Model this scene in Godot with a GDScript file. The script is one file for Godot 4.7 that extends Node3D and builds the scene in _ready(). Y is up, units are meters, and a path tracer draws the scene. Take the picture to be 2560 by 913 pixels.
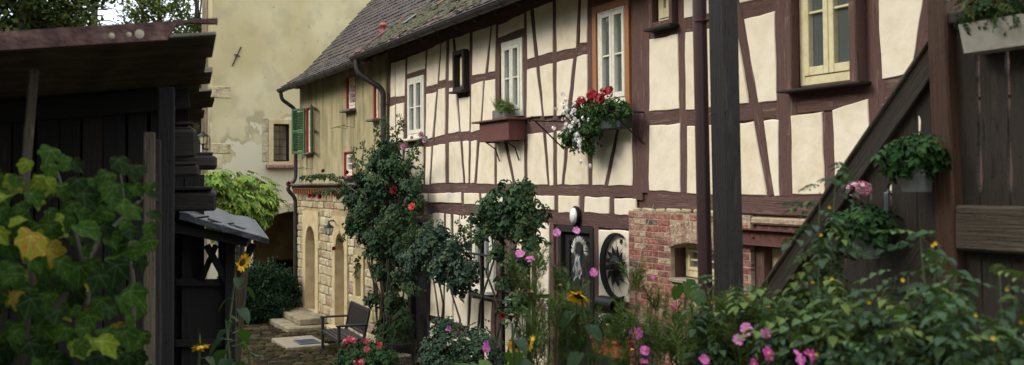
extends Node3D
# An old half-timbered house row beside a tower, seen from a raised garden. World axes follow the facade:
# x runs along it (towards the viewer), z points out of it, y is up. Courtyard level is y = 0.

var rng := RandomNumberGenerator.new()
var M := {}
var names := {}
var unit := {}

class MB:
	var v := PackedVector3Array()
	var n := PackedVector3Array()
	var uv := PackedVector2Array()
	var c := PackedColorArray()
	var ix := PackedInt32Array()
	var col := Color.WHITE
	var off := Vector2.ZERO
	func vert(p: Vector3, nn: Vector3, t: Vector2) -> int:
		v.append(p); n.append(nn); uv.append(t + off); c.append(col)
		return v.size() - 1
	func tri(a: Vector3, b: Vector3, d: Vector3) -> void:   # counter-clockwise from outside
		var nn := (b - a).cross(d - a).normalized()
		var k := vert(a, nn, Vector2(a.x, a.y)); vert(b, nn, Vector2(b.x, b.y)); vert(d, nn, Vector2(d.x, d.y))
		ix.append_array([k, k + 2, k + 1])
	func quad(a: Vector3, b: Vector3, d: Vector3, e: Vector3, ua := Vector2.ZERO, ub := Vector2.RIGHT, ud := Vector2.ONE, ue := Vector2.DOWN) -> void:
		var nn := (d - a).cross(e - b).normalized()
		var k := vert(a, nn, ua); vert(b, nn, ub); vert(d, nn, ud); vert(e, nn, ue)
		ix.append_array([k, k + 2, k + 1, k, k + 3, k + 2])
	func box(at: Vector3, s: Vector3, bs := Basis()) -> void:
		var h := s / 2.0
		for ax in 3:
			for sg in [-1.0, 1.0]:
				var w := Vector3.ZERO; w[ax] = h[ax] * sg
				var a1 := (ax + 1) % 3
				var a2 := (ax + 2) % 3
				var p := Vector3.ZERO; p[a1] = h[a1]
				var q := Vector3.ZERO; q[a2] = h[a2] * sg
				var l1: float = s[a1]
				var l2: float = s[a2]
				quad(at + bs * (w - p - q), at + bs * (w + p - q), at + bs * (w + p + q), at + bs * (w - p + q), Vector2(0, 0), Vector2(l1, 0), Vector2(l1, l2), Vector2(0, l2))
	# a box with chamfered edges; uv runs along the longest side in v
	func cbox(at: Vector3, s: Vector3, bev: float, bs := Basis()) -> void:
		var h := s / 2.0
		var g := Vector3(minf(bev, h.x * 0.6), minf(bev, h.y * 0.6), minf(bev, h.z * 0.6))
		var lng := 0
		if s.y > s[lng]: lng = 1
		if s.z > s[lng]: lng = 2
		var P := func(ax: int, sx: float, sy: float, sz: float) -> Vector3:
			var r := Vector3(sx * (h.x - (0.0 if ax == 0 else g.x)), sy * (h.y - (0.0 if ax == 1 else g.y)), sz * (h.z - (0.0 if ax == 2 else g.z)))
			return r
		var U := func(p: Vector3, ax: int) -> Vector2:
			var o1 := (ax + 1) % 3
			var o2 := (ax + 2) % 3
			if o1 == lng: return Vector2(p[o2] + ax * 0.37, p[o1])
			return Vector2(p[o1] + ax * 0.37, p[o2])
		for ax in 3:
			for sg in [-1.0, 1.0]:
				var q := []
				for k in [[-1.0, -1.0], [1.0, -1.0], [1.0, 1.0], [-1.0, 1.0]]:
					var sv := Vector3.ZERO
					sv[ax] = sg; sv[(ax + 1) % 3] = k[0] * sg; sv[(ax + 2) % 3] = k[1]
					q.append(P.call(ax, sv.x, sv.y, sv.z))
				quad(at + bs * q[0], at + bs * q[1], at + bs * q[2], at + bs * q[3], U.call(q[0], ax), U.call(q[1], ax), U.call(q[2], ax), U.call(q[3], ax))
		for ax in 3:   # twelve edges, along ax
			var b := (ax + 1) % 3
			var d := (ax + 2) % 3
			for s1 in [-1.0, 1.0]:
				for s2 in [-1.0, 1.0]:
					var lo := Vector3.ZERO; lo[ax] = -1.0; lo[b] = s1; lo[d] = s2
					var hi := lo; hi[ax] = 1.0
					var p1: Vector3 = P.call(b, lo.x, lo.y, lo.z)
					var p2: Vector3 = P.call(b, hi.x, hi.y, hi.z)
					var p3: Vector3 = P.call(d, hi.x, hi.y, hi.z)
					var p4: Vector3 = P.call(d, lo.x, lo.y, lo.z)
					if s1 * s2 < 0: quad(at + bs * p4, at + bs * p3, at + bs * p2, at + bs * p1, U.call(p4, d), U.call(p3, d), U.call(p2, d), U.call(p1, d))
					else: quad(at + bs * p1, at + bs * p2, at + bs * p3, at + bs * p4, U.call(p1, d), U.call(p2, d), U.call(p3, d), U.call(p4, d))
		for sx in [-1.0, 1.0]:
			for sy in [-1.0, 1.0]:
				for sz in [-1.0, 1.0]:
					var a: Vector3 = P.call(0, sx, sy, sz)
					var b: Vector3 = P.call(1, sx, sy, sz)
					var d: Vector3 = P.call(2, sx, sy, sz)
					if sx * sy * sz > 0: tri(at + bs * a, at + bs * b, at + bs * d)
					else: tri(at + bs * a, at + bs * d, at + bs * b)
	# a box from p to q, w wide and t thick
	func bar(p: Vector3, q: Vector3, w: float, t: float, bev := 0.004, up := Vector3.UP) -> void:
		var y := (q - p).normalized()
		if absf(y.dot(up)) > 0.98: up = Vector3(0, 0, 1)
		var z := (up - y * y.dot(up)).normalized()
		var x := y.cross(z)
		cbox((p + q) / 2.0, Vector3(w, p.distance_to(q), t), bev, Basis(x, y, z))
	func tube(pts: Array, rad: Array, sides := 8, cap := true) -> void:
		var m := pts.size()
		var x := Vector3.ZERO
		var run := 0.0
		var first := v.size()
		for i in m:
			var t: Vector3 = (pts[mini(i + 1, m - 1)] - pts[maxi(i - 1, 0)])
			t = t.normalized()
			if i == 0:
				x = t.cross(Vector3.UP if absf(t.y) < 0.9 else Vector3.RIGHT).normalized()
			else:
				x = (x - t * x.dot(t)).normalized()
				run += (pts[i] as Vector3).distance_to(pts[i - 1])
			var y := t.cross(x)
			var r: float = rad[mini(i, rad.size() - 1)]
			for k in sides + 1:
				var a := TAU * k / sides
				var d := x * cos(a) + y * sin(a)
				vert((pts[i] as Vector3) + d * r, d, Vector2(r * a, run))
		for i in m - 1:
			for k in sides:
				var a := first + i * (sides + 1) + k
				var b := a + sides + 1
				ix.append_array([a, b, a + 1, a + 1, b, b + 1])
		if cap:
			for e in [0, m - 1]:
				var t: Vector3 = ((pts[1] as Vector3) - pts[0]).normalized() * -1.0 if e == 0 else ((pts[m - 1] as Vector3) - pts[m - 2]).normalized()
				var k0 := vert(pts[e], t, Vector2.ZERO)
				for k in sides + 1:
					var p: Vector3 = v[first + e * (sides + 1) + k]
					vert(p, t, Vector2(p.x, p.y))
				for k in sides:
					if e == 0: ix.append_array([k0, k0 + 1 + k, k0 + 2 + k])
					else: ix.append_array([k0, k0 + 2 + k, k0 + 1 + k])
	func lathe(at: Vector3, prof: Array, sides := 16, bs := Basis()) -> void:   # prof: [radius, height], sharp rings doubled by hand
		var first := v.size()
		var m := prof.size()
		for i in m:
			var d: Vector2 = Vector2(prof[mini(i + 1, m - 1)][0], prof[mini(i + 1, m - 1)][1]) - Vector2(prof[maxi(i - 1, 0)][0], prof[maxi(i - 1, 0)][1])
			var nn := Vector2(d.y, -d.x).normalized()
			for k in sides + 1:
				var a := TAU * k / sides
				vert(at + bs * Vector3(cos(a) * prof[i][0], prof[i][1], sin(a) * prof[i][0]), bs * Vector3(cos(a) * nn.x, nn.y, sin(a) * nn.x), Vector2(a, prof[i][1]))
		for i in m - 1:
			for k in sides:
				var a := first + i * (sides + 1) + k
				var b := a + sides + 1
				ix.append_array([a, b + 1, b, a, a + 1, b + 1])
	# a flat outline (counter-clockwise in the xy plane of bs) given thickness
	func prism(poly: PackedVector2Array, t: float, at := Vector3.ZERO, bs := Basis()) -> void:
		if Geometry2D.is_polygon_clockwise(poly): poly.reverse()
		# Geometry2D counts y downwards, so make sure of the sense by area
		var ar := 0.0
		for i in poly.size(): ar += poly[i].cross(poly[(i + 1) % poly.size()])
		if ar < 0: poly.reverse()
		var tr := Geometry2D.triangulate_polygon(poly)
		for i in range(0, tr.size(), 3):
			var q := [poly[tr[i]], poly[tr[i + 1]], poly[tr[i + 2]]]
			if (q[1] - q[0]).cross(q[2] - q[0]) < 0: q = [q[0], q[2], q[1]]
			tri(at + bs * Vector3(q[0].x, q[0].y, t / 2), at + bs * Vector3(q[1].x, q[1].y, t / 2), at + bs * Vector3(q[2].x, q[2].y, t / 2))
			tri(at + bs * Vector3(q[0].x, q[0].y, -t / 2), at + bs * Vector3(q[2].x, q[2].y, -t / 2), at + bs * Vector3(q[1].x, q[1].y, -t / 2))
		for i in poly.size():
			var a := poly[i]
			var b := poly[(i + 1) % poly.size()]
			quad(at + bs * Vector3(a.x, a.y, -t / 2), at + bs * Vector3(b.x, b.y, -t / 2), at + bs * Vector3(b.x, b.y, t / 2), at + bs * Vector3(a.x, a.y, t / 2), Vector2(0, 0), Vector2(a.distance_to(b), 0), Vector2(a.distance_to(b), t), Vector2(0, t))
	# a wall slab in the xy plane with rectangular openings [x0, x1, y0, y1]
	func wall(x0: float, x1: float, y0: float, y1: float, z0: float, z1: float, holes: Array) -> void:
		var xs := [x0, x1]
		var ys := [y0, y1]
		for h in holes:
			for k in 2:
				if h[k] > x0 and h[k] < x1 and not xs.has(h[k]): xs.append(h[k])
				if h[k + 2] > y0 and h[k + 2] < y1 and not ys.has(h[k + 2]): ys.append(h[k + 2])
		xs.sort(); ys.sort()
		var solid := func(i: int, j: int) -> bool:
			if i < 0 or j < 0 or i >= xs.size() - 1 or j >= ys.size() - 1: return false
			var cx: float = (xs[i] + xs[i + 1]) / 2.0
			var cy: float = (ys[j] + ys[j + 1]) / 2.0
			for h in holes:
				if cx > h[0] and cx < h[1] and cy > h[2] and cy < h[3]: return false
			return true
		for i in xs.size() - 1:
			for j in ys.size() - 1:
				if not solid.call(i, j): continue
				var a: float = xs[i]
				var b: float = xs[i + 1]
				var d: float = ys[j]
				var e: float = ys[j + 1]
				quad(Vector3(a, d, z1), Vector3(b, d, z1), Vector3(b, e, z1), Vector3(a, e, z1), Vector2(a, d), Vector2(b, d), Vector2(b, e), Vector2(a, e))
				quad(Vector3(b, d, z0), Vector3(a, d, z0), Vector3(a, e, z0), Vector3(b, e, z0), Vector2(b, d), Vector2(a, d), Vector2(a, e), Vector2(b, e))
				if not solid.call(i - 1, j): quad(Vector3(a, d, z0), Vector3(a, d, z1), Vector3(a, e, z1), Vector3(a, e, z0), Vector2(z0, d), Vector2(z1, d), Vector2(z1, e), Vector2(z0, e))
				if not solid.call(i + 1, j): quad(Vector3(b, d, z1), Vector3(b, d, z0), Vector3(b, e, z0), Vector3(b, e, z1), Vector2(z1, d), Vector2(z0, d), Vector2(z0, e), Vector2(z1, e))
				if not solid.call(i, j - 1): quad(Vector3(a, d, z0), Vector3(b, d, z0), Vector3(b, d, z1), Vector3(a, d, z1), Vector2(a, z0), Vector2(b, z0), Vector2(b, z1), Vector2(a, z1))
				if not solid.call(i, j + 1): quad(Vector3(a, e, z1), Vector3(b, e, z1), Vector3(b, e, z0), Vector3(a, e, z0), Vector2(a, z1), Vector2(b, z1), Vector2(b, z0), Vector2(a, z0))
	# a rectangle frame in the xy plane
	func frame(x0: float, x1: float, y0: float, y1: float, z0: float, z1: float, w: float, wb := -1.0) -> void:
		if wb < 0: wb = w
		var zc := (z0 + z1) / 2
		var t := z1 - z0
		cbox(Vector3(x0 + w / 2, (y0 + y1) / 2, zc), Vector3(w, y1 - y0, t), 0.006)
		cbox(Vector3(x1 - w / 2, (y0 + y1) / 2, zc), Vector3(w, y1 - y0, t), 0.006)
		cbox(Vector3((x0 + x1) / 2, y1 - w / 2, zc), Vector3(x1 - x0 - 2 * w, w, t - 0.004), 0.006)
		cbox(Vector3((x0 + x1) / 2, y0 + wb / 2, zc), Vector3(x1 - x0 - 2 * w, wb, t - 0.004), 0.006)
	func grid(P: Array, rows: int, cols: int) -> void:   # smooth sheet, P row by row; counter-clockwise with rows upwards
		var first := v.size()
		for i in rows:
			for j in cols:
				var dx: Vector3 = P[i * cols + mini(j + 1, cols - 1)] - P[i * cols + maxi(j - 1, 0)]
				var dy: Vector3 = P[mini(i + 1, rows - 1) * cols + j] - P[maxi(i - 1, 0) * cols + j]
				var p: Vector3 = P[i * cols + j]
				vert(p, dx.cross(dy).normalized(), Vector2(p.x, p.y))
		for i in rows - 1:
			for j in cols - 1:
				var a := first + i * cols + j
				var b := a + cols
				ix.append_array([a, b + 1, a + 1, a, b, b + 1])
	func done() -> ArrayMesh:
		var ar := []
		ar.resize(Mesh.ARRAY_MAX)
		ar[Mesh.ARRAY_VERTEX] = v; ar[Mesh.ARRAY_NORMAL] = n; ar[Mesh.ARRAY_TEX_UV] = uv; ar[Mesh.ARRAY_COLOR] = c; ar[Mesh.ARRAY_INDEX] = ix
		var m := ArrayMesh.new()
		m.add_surface_from_arrays(Mesh.PRIMITIVE_TRIANGLES, ar)
		return m

func numbered(called: String) -> String:
	var k: int = names.get(called, 0)
	names[called] = k + 1
	return called if k == 0 else "%s_%03d" % [called, k]

func tag(o: Node, label: String, category: String, group := "") -> void:
	o.set_meta("label", label); o.set_meta("category", category)
	if group: o.set_meta("group", group)

func thing(called: String, label: String, category: String, at := Vector3.ZERO, group := "") -> Node3D:
	var o := Node3D.new()
	o.name = numbered(called)
	add_child(o)
	o.position = at
	tag(o, label, category, group)
	return o

func node(parent: Node3D, called: String, at := Vector3.ZERO) -> Node3D:
	var o := Node3D.new()
	o.name = called
	parent.add_child(o, true)
	o.position = at
	return o

func part(parent: Node3D, called: String, mesh, mat: Material, xf := Transform3D()) -> MeshInstance3D:
	var o := MeshInstance3D.new()
	o.name = called
	o.mesh = mesh.done() if mesh is MB else mesh
	o.material_override = mat
	parent.add_child(o, true)
	o.transform = xf
	return o

func solo(called: String, mesh, mat: Material, label: String, category: String, at := Vector3.ZERO, group := "") -> MeshInstance3D:
	var o := part(self, numbered(called), mesh, mat, Transform3D(Basis(), at))
	tag(o, label, category, group)
	return o

func setting(called: String, mesh, mat: Material) -> MeshInstance3D:
	var o := part(self, called, mesh, mat)
	o.set_meta("kind", "structure")
	return o

# moves a thing's origin to its base without moving its parts
func settle(t: Node3D, at: Vector3) -> void:
	for ch in t.get_children(): ch.position -= at
	t.position += at

func stuff(parent: Node3D, called: String, mesh: Mesh, mat: Material, xfs: Array, cols: Array) -> MultiMeshInstance3D:
	var mm := MultiMesh.new()
	mm.transform_format = MultiMesh.TRANSFORM_3D
	mm.use_colors = true
	mm.mesh = mesh
	mm.instance_count = xfs.size()
	for i in xfs.size():
		mm.set_instance_transform(i, xfs[i])
		mm.set_instance_color(i, cols[i])
	var o := MultiMeshInstance3D.new()
	o.name = called
	o.multimesh = mm
	o.material_override = mat
	parent.add_child(o, true)
	o.set_meta("kind", "stuff")
	return o

func rr(a: float, b: float) -> float: return rng.randf_range(a, b)
func lin(r: float, g: float, b: float) -> Color: return Color(r, g, b).linear_to_srgb()   # from a real-world base colour

# ---------------------------------------------------------------- textures and materials
func fnoise(s: int, freq: float, oct := 4, type := FastNoiseLite.TYPE_SIMPLEX_SMOOTH) -> FastNoiseLite:
	var f := FastNoiseLite.new()
	f.seed = s; f.frequency = freq; f.noise_type = type
	f.fractal_type = FastNoiseLite.FRACTAL_FBM; f.fractal_octaves = oct
	return f

func ntex(s: int, freq: float, ramp: Array, size := 512, oct := 4, type := FastNoiseLite.TYPE_SIMPLEX_SMOOTH) -> NoiseTexture2D:
	var t := NoiseTexture2D.new()
	t.width = size; t.height = size; t.seamless = true; t.noise = fnoise(s, freq, oct, type)
	if ramp.size():
		var g := Gradient.new()
		var offs := PackedFloat32Array()
		var cols := PackedColorArray()
		for r in ramp: offs.append(r[0]); cols.append(r[1])
		g.offsets = offs; g.colors = cols
		t.color_ramp = g
	return t

# wood: grain runs along v, with cracks and worn flecks
func grain(s: int, base: Color, dark: Color, worn: Color, wear: float) -> ImageTexture:
	var im := Image.create(256, 512, false, Image.FORMAT_RGB8)
	var f := fnoise(s, 0.02, 4)
	var p := fnoise(s + 1, 0.012, 3)
	var cr := fnoise(s + 2, 0.03, 2)
	for y in 512:
		for x in 256:
			var g := f.get_noise_2d(x * 6.0, y * 0.35) * 0.5 + 0.5
			var c := base.lerp(dark, clampf(g * 1.3 - 0.25, 0, 1) * 0.55)
			var k := absf(cr.get_noise_2d(x * 2.2, y * 0.16))
			if k < 0.018: c = c.lerp(dark.darkened(0.6), 0.75)
			var w := p.get_noise_2d(x * 1.5 + 300, y * 0.5) + (g - 0.5) * 0.5
			if w > 0.5 - wear: c = c.lerp(worn, clampf((w - 0.5 + wear) * 3.0, 0, 0.7))
			im.set_pixel(x, y, c)
	return ImageTexture.create_from_image(im)

func grain_height(s: int) -> ImageTexture:
	var im := Image.create(256, 512, false, Image.FORMAT_RGB8)
	var f := fnoise(s, 0.02, 4)
	var cr := fnoise(s + 2, 0.03, 2)
	for y in 512:
		for x in 256:
			var g := f.get_noise_2d(x * 6.0, y * 0.35) * 0.3 + 0.55
			if absf(cr.get_noise_2d(x * 2.2, y * 0.16)) < 0.02: g -= 0.4
			im.set_pixel(x, y, Color(g, g, g))
	return ImageTexture.create_from_image(im)

func mat(col: Color, rough := 0.85, metal := 0.0, spec := 0.5) -> StandardMaterial3D:
	var m := StandardMaterial3D.new()
	m.albedo_color = col; m.roughness = rough; m.metallic = metal; m.metallic_specular = spec
	return m

func tri_mat(tex: Texture2D, scale: float, rough := 0.9, bump: Texture2D = null, depth := 0.0, world := true) -> StandardMaterial3D:
	var m := mat(Color.WHITE, rough)
	m.albedo_texture = tex
	m.uv1_triplanar = true; m.uv1_world_triplanar = world
	m.uv1_scale = Vector3.ONE * scale
	if bump: m.heightmap_enabled = true; m.heightmap_texture = bump; m.heightmap_scale = depth
	return m

func wood_mat(s: int, base: Color, dark: Color, worn: Color, wear: float, rough := 0.75, bump := 0.4, su := 2.0, sv := 0.5) -> StandardMaterial3D:
	var m := mat(Color.WHITE, rough)
	m.albedo_texture = grain(s, base, dark, worn, wear)
	m.uv1_scale = Vector3(su, sv, 1)
	m.heightmap_enabled = true
	if not unit.has("gh"): unit["gh"] = grain_height(70)
	m.heightmap_texture = unit["gh"]; m.heightmap_scale = bump
	return m

func leaf_mat(k := 1.0, rough := 0.5, trans := 0.5) -> StandardMaterial3D:
	var m := mat(Color(k, k, k), rough, 0.0, 0.16)
	m.vertex_color_use_as_albedo = true
	m.backlight_enabled = true
	m.backlight = Color(0.55, 0.7, 0.25) * trans
	m.cull_mode = BaseMaterial3D.CULL_DISABLED
	return m

func materials() -> void:
	var c8 := func(r: int, g: int, b: int) -> Color: return Color8(r, g, b)
	var fine := ntex(3, 0.02, [], 512, 5)
	var lumps := ntex(4, 0.008, [], 512, 4)
	unit["fine"] = fine; unit["lumps"] = lumps
	M.cream = tri_mat(ntex(11, 0.006, [[0.0, Color8(220, 205, 177)], [0.35, Color8(228, 214, 189)], [0.6, Color8(231, 218, 194)], [1.0, Color8(235, 223, 201)]], 1024, 6), 0.45, 0.92, fine, 0.45)
	M.cream2 = tri_mat(ntex(12, 0.007, [[0.0, Color8(213, 197, 167)], [0.4, Color8(224, 209, 181)], [1.0, Color8(232, 219, 195)]], 1024, 6), 0.5, 0.92, fine, 0.5)
	# hairline cracks and dingy patches over the limewash
	var ridg := ntex(13, 0.009, [[0.0, Color(1, 1, 1)], [0.9, Color(1, 1, 1)], [0.955, Color(0.95, 0.93, 0.9)], [0.98, Color(0.8, 0.76, 0.7)], [1.0, Color(0.8, 0.76, 0.7)]], 1024, 3)
	(ridg.noise as FastNoiseLite).fractal_type = FastNoiseLite.FRACTAL_RIDGED
	for k in [M.cream, M.cream2]:
		k.detail_enabled = true; k.detail_albedo = ridg; k.detail_blend_mode = BaseMaterial3D.BLEND_MODE_MUL
	M.beam = wood_mat(21, Color8(101, 72, 64), Color8(70, 48, 43), Color8(122, 100, 90), 0.14, 0.88, 1.0)
	M.beam2 = wood_mat(22, Color8(94, 66, 58), Color8(64, 43, 38), Color8(124, 104, 94), 0.2, 0.88, 1.1)
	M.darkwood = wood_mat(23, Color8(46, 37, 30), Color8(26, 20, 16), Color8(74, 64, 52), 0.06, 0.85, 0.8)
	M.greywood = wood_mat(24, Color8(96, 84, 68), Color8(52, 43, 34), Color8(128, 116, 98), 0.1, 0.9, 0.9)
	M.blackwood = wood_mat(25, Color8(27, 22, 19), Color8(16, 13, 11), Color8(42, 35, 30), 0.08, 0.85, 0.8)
	M.postwood = wood_mat(32, Color8(44, 39, 32), Color8(24, 21, 17), Color8(66, 60, 48), 0.06, 0.8, 1.2)
	M.brownpost = wood_mat(26, Color8(92, 60, 40), Color8(52, 34, 24), Color8(110, 80, 58), 0.06, 0.7, 0.7)
	M.stairwood = wood_mat(27, Color8(70, 60, 49), Color8(42, 35, 28), Color8(94, 84, 70), 0.06, 0.82, 0.6)
	M.redwood = wood_mat(28, Color8(104, 56, 48), Color8(76, 40, 34), Color8(122, 78, 66), 0.04, 0.6, 0.3)
	M.orangewood = wood_mat(29, Color8(172, 112, 66), Color8(128, 78, 42), Color8(180, 130, 86), 0.05, 0.6, 0.2)
	M.benchwood = wood_mat(30, Color8(46, 37, 34), Color8(30, 24, 22), Color8(70, 60, 55), 0.05, 0.6, 0.3)
	M.tandoor = wood_mat(31, Color8(168, 134, 90), Color8(128, 96, 60), Color8(178, 150, 110), 0.05, 0.7, 0.2)
	M.white_paint = tri_mat(ntex(41, 0.02, [[0.0, Color8(206, 200, 180)], [0.5, Color8(226, 221, 202)], [1.0, Color8(232, 228, 212)]], 256), 1.3, 0.45)
	M.cream_paint = tri_mat(ntex(42, 0.02, [[0.0, Color8(200, 186, 142)], [0.5, Color8(216, 203, 160)], [1.0, Color8(224, 212, 172)]], 256), 1.3, 0.45)
	M.red_paint = mat(Color8(158, 40, 34), 0.6)
	M.green_paint = tri_mat(ntex(43, 0.03, [[0.0, Color8(48, 92, 54)], [1.0, Color8(66, 116, 68)]], 256), 2.0, 0.55)
	M.zinc = tri_mat(ntex(44, 0.02, [[0.0, Color8(44, 40, 38)], [0.6, Color8(62, 56, 52)], [1.0, Color8(84, 78, 70)]], 256, 5), 1.2, 0.55)
	M.zinc.metallic = 0.3
	M.brownpipe = mat(Color8(74, 52, 50), 0.42, 0.0, 0.5)
	M.blackiron = mat(Color8(30, 28, 28), 0.5, 0.4)
	M.rustiron = tri_mat(ntex(45, 0.03, [[0.0, Color8(66, 40, 34)], [0.5, Color8(92, 52, 44)], [1.0, Color8(112, 66, 52)]], 256), 1.5, 0.75)
	M.galv = tri_mat(ntex(46, 0.03, [[0.0, Color8(120, 122, 120)], [1.0, Color8(160, 162, 158)]], 256), 3.0, 0.42)
	M.galv.metallic = 0.6
	M.room = mat(Color8(168, 158, 142), 0.95)
	M.glass = mat(Color(0.9, 0.95, 0.95, 0.06), 0.03, 0.0, 0.75)
	M.glass.transparency = BaseMaterial3D.TRANSPARENCY_ALPHA
	M.lampglass = mat(Color8(226, 214, 160), 0.35, 0.0, 0.5)
	M.milkglass = mat(Color8(232, 230, 222), 0.3, 0.0, 0.5)
	M.curtain = mat(Color8(206, 204, 196), 0.95)
	M.curtain.backlight_enabled = true; M.curtain.backlight = Color(0.4, 0.4, 0.4)
	# stained vertical render of the narrow house: rain streaks and lichen, in metres on the wall
	var im := Image.create(512, 512, false, Image.FORMAT_RGB8)
	var a := fnoise(51, 0.012, 5)
	var b := fnoise(52, 0.04, 4)
	var d := fnoise(53, 0.1, 3)
	for y in 512:
		for x in 512:
			var st := a.get_noise_2d(x * 2.6, y * 0.22) + 0.45 * b.get_noise_2d(x * 2.0, y * 0.3)
			var bl := b.get_noise_2d(x * 0.35 + 90, y * 0.35)
			var c := Color8(166, 153, 114).lerp(Color8(130, 117, 84), clampf(0.35 + st * 1.3, 0, 1))
			c = c.lerp(Color8(184, 170, 132), clampf(bl * 1.2, 0, 0.55))
			c = c.lerp(Color8(118, 116, 82), clampf(d.get_noise_2d(x * 0.4, y * 0.16) * 1.1 - 0.1, 0, 0.4))
			im.set_pixel(x, y, c)
	M.render_wall = mat(Color.WHITE, 0.95)
	M.render_wall.albedo_texture = ImageTexture.create_from_image(im)
	M.render_wall.uv1_scale = Vector3(1 / 8.4, 1 / 8.4, 1)
	M.render_wall.heightmap_enabled = true; M.render_wall.heightmap_texture = fine; M.render_wall.heightmap_scale = 0.8
	# tower plaster: old yellow coat with a paler repaired coat low down and small losses
	im = Image.create(640, 640, false, Image.FORMAT_RGB8)
	var big := fnoise(61, 0.0064, 5)
	var mid := fnoise(62, 0.019, 5)
	var spk := fnoise(63, 0.072, 3)
	for y in 640:
		for x in 640:
			var wx := x / 640.0 * 12.0 - 3.0    # metres from the window axis side
			var wy := 14.0 - y / 640.0 * 14.0
			var m1 := mid.get_noise_2d(x, y)
			var c := Color8(180, 165, 122).lerp(Color8(198, 185, 146), clampf(0.5 + big.get_noise_2d(x, y) * 1.5, 0, 1))
			c = c.lerp(Color8(158, 147, 116), clampf(m1 * 0.9, 0, 0.35))
			var lim := 5.05 + 0.5 * sin(wx * 1.7 + 0.6) + m1 * 1.1
			if wy < lim: c = c.lerp(Color8(210, 201, 176), 0.75)
			elif wy < lim + 0.5: c = c.lerp(Color8(150, 138, 104), clampf(0.5 - (wy - lim) + m1, 0, 0.5))
			var sp := spk.get_noise_2d(x * 0.8, y * 1.4)
			if sp > 0.58 and big.get_noise_2d(x * 1.7 + 400, y * 1.7) > 0.05: c = c.lerp(Color8(132, 122, 98), clampf((sp - 0.58) * 6.0, 0, 0.6))
			im.set_pixel(x, y, c)
	M.tower = mat(Color.WHITE, 0.95)
	M.tower.albedo_texture = ImageTexture.create_from_image(im)
	M.tower.uv1_scale = Vector3(1 / 12.0, -1 / 14.0, 1); M.tower.uv1_offset = Vector3(0.25, 1.0, 0)
	M.tower.heightmap_enabled = true; M.tower.heightmap_texture = lumps; M.tower.heightmap_scale = 2.0
	M.passage = tri_mat(ntex(64, 0.008, [[0.0, Color8(112, 96, 68)], [0.5, Color8(150, 130, 94)], [1.0, Color8(172, 152, 114)]], 512, 5), 0.25, 0.95, lumps, 1.5)
	M.stones = []
	for k in [[182, 165, 126], [194, 179, 142], [172, 154, 116], [178, 164, 134], [160, 142, 110], [166, 140, 118], [198, 184, 150]]:
		var t := Color8(k[0], k[1], k[2])
		M.stones.append(tri_mat(ntex(100 + k[0], 0.012, [[0.0, t.darkened(0.32)], [0.45, t], [1.0, t.lightened(0.12)]], 256, 5), 0.9, 0.92, fine, 1.6))
	M.mortar = tri_mat(ntex(111, 0.02, [[0.0, Color8(150, 132, 96)], [1.0, Color8(188, 170, 130)]], 256, 5), 1.5, 0.95, fine, 1.2)
	M.dressed = tri_mat(ntex(112, 0.01, [[0.0, Color8(176, 154, 110)], [0.5, Color8(194, 174, 132)], [1.0, Color8(204, 186, 146)]], 256, 5), 0.8, 0.85, fine, 0.6)
	M.bricks = []
	for k in [[146, 86, 73], [152, 94, 80], [134, 77, 68], [160, 120, 102], [128, 83, 76], [170, 144, 120], [102, 80, 74]]:
		var t := Color8(k[0], k[1], k[2])
		M.bricks.append(tri_mat(ntex(120 + k[1], 0.02, [[0.0, t.darkened(0.3)], [0.5, t], [0.8, t.lightened(0.1)], [1.0, t.lerp(Color8(190, 160, 128), 0.6)]], 256, 5), 1.6, 0.92, fine, 1.5))
	M.brickmortar = tri_mat(ntex(113, 0.02, [[0.0, Color8(138, 120, 98)], [1.0, Color8(178, 160, 134)]], 256, 5), 1.5, 0.95, fine, 1.0)
	M.tiles = []
	for k in [[62, 47, 38], [54, 41, 34], [70, 53, 42], [48, 39, 33], [76, 53, 41], [98, 54, 42], [62, 62, 36]]:
		var t := Color8(k[0], k[1], k[2])
		M.tiles.append(tri_mat(ntex(130 + k[0], 0.02, [[0.0, t.darkened(0.35)], [0.5, t], [0.85, t.lightened(0.08)], [1.0, t.lerp(Color8(150, 146, 120), 0.5)]], 256, 5), 1.2, 0.9, fine, 0.8))
	M.tile_any = mat(Color.WHITE, 0.9)
	M.tile_any.vertex_color_use_as_albedo = true
	M.terracotta = tri_mat(ntex(114, 0.02, [[0.0, Color8(134, 62, 44)], [1.0, Color8(176, 92, 66)]], 256, 4), 2.0, 0.85)
	M.stepstone = tri_mat(ntex(144, 0.012, [[0.0, Color8(104, 94, 74)], [0.5, Color8(138, 125, 100)], [1.0, Color8(158, 146, 118)]], 256, 5), 0.9, 0.9, fine, 1.2)
	M.clay = tri_mat(ntex(145, 0.02, [[0.0, Color8(132, 82, 56)], [1.0, Color8(172, 114, 78)]], 256, 4), 2.0, 0.85)
	M.wooded = tri_mat(ntex(146, 0.03, [[0.0, Color8(22, 32, 14)], [0.5, Color8(50, 62, 26)], [1.0, Color8(92, 98, 44)]], 512, 5), 0.12, 1.0)
	M.moss = mat(lin(0.10, 0.105, 0.02), 1.0)
	M.soil = tri_mat(ntex(115, 0.03, [[0.0, Color8(34, 27, 20)], [0.6, Color8(58, 46, 34)], [1.0, Color8(80, 66, 46)]], 512, 5), 0.8, 1.0, fine, 2.0)
	M.paving = tri_mat(ntex(116, 0.012, [[0.0, Color8(56, 50, 40)], [0.45, Color8(84, 76, 60)], [0.7, Color8(96, 90, 64)], [1.0, Color8(126, 112, 86)]], 512, 5), 0.5, 0.9, fine, 1.5)
	M.concrete = tri_mat(ntex(117, 0.02, [[0.0, Color8(122, 110, 92)], [1.0, Color8(160, 146, 122)]], 256, 5), 1.0, 0.9, fine, 0.6)
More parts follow.
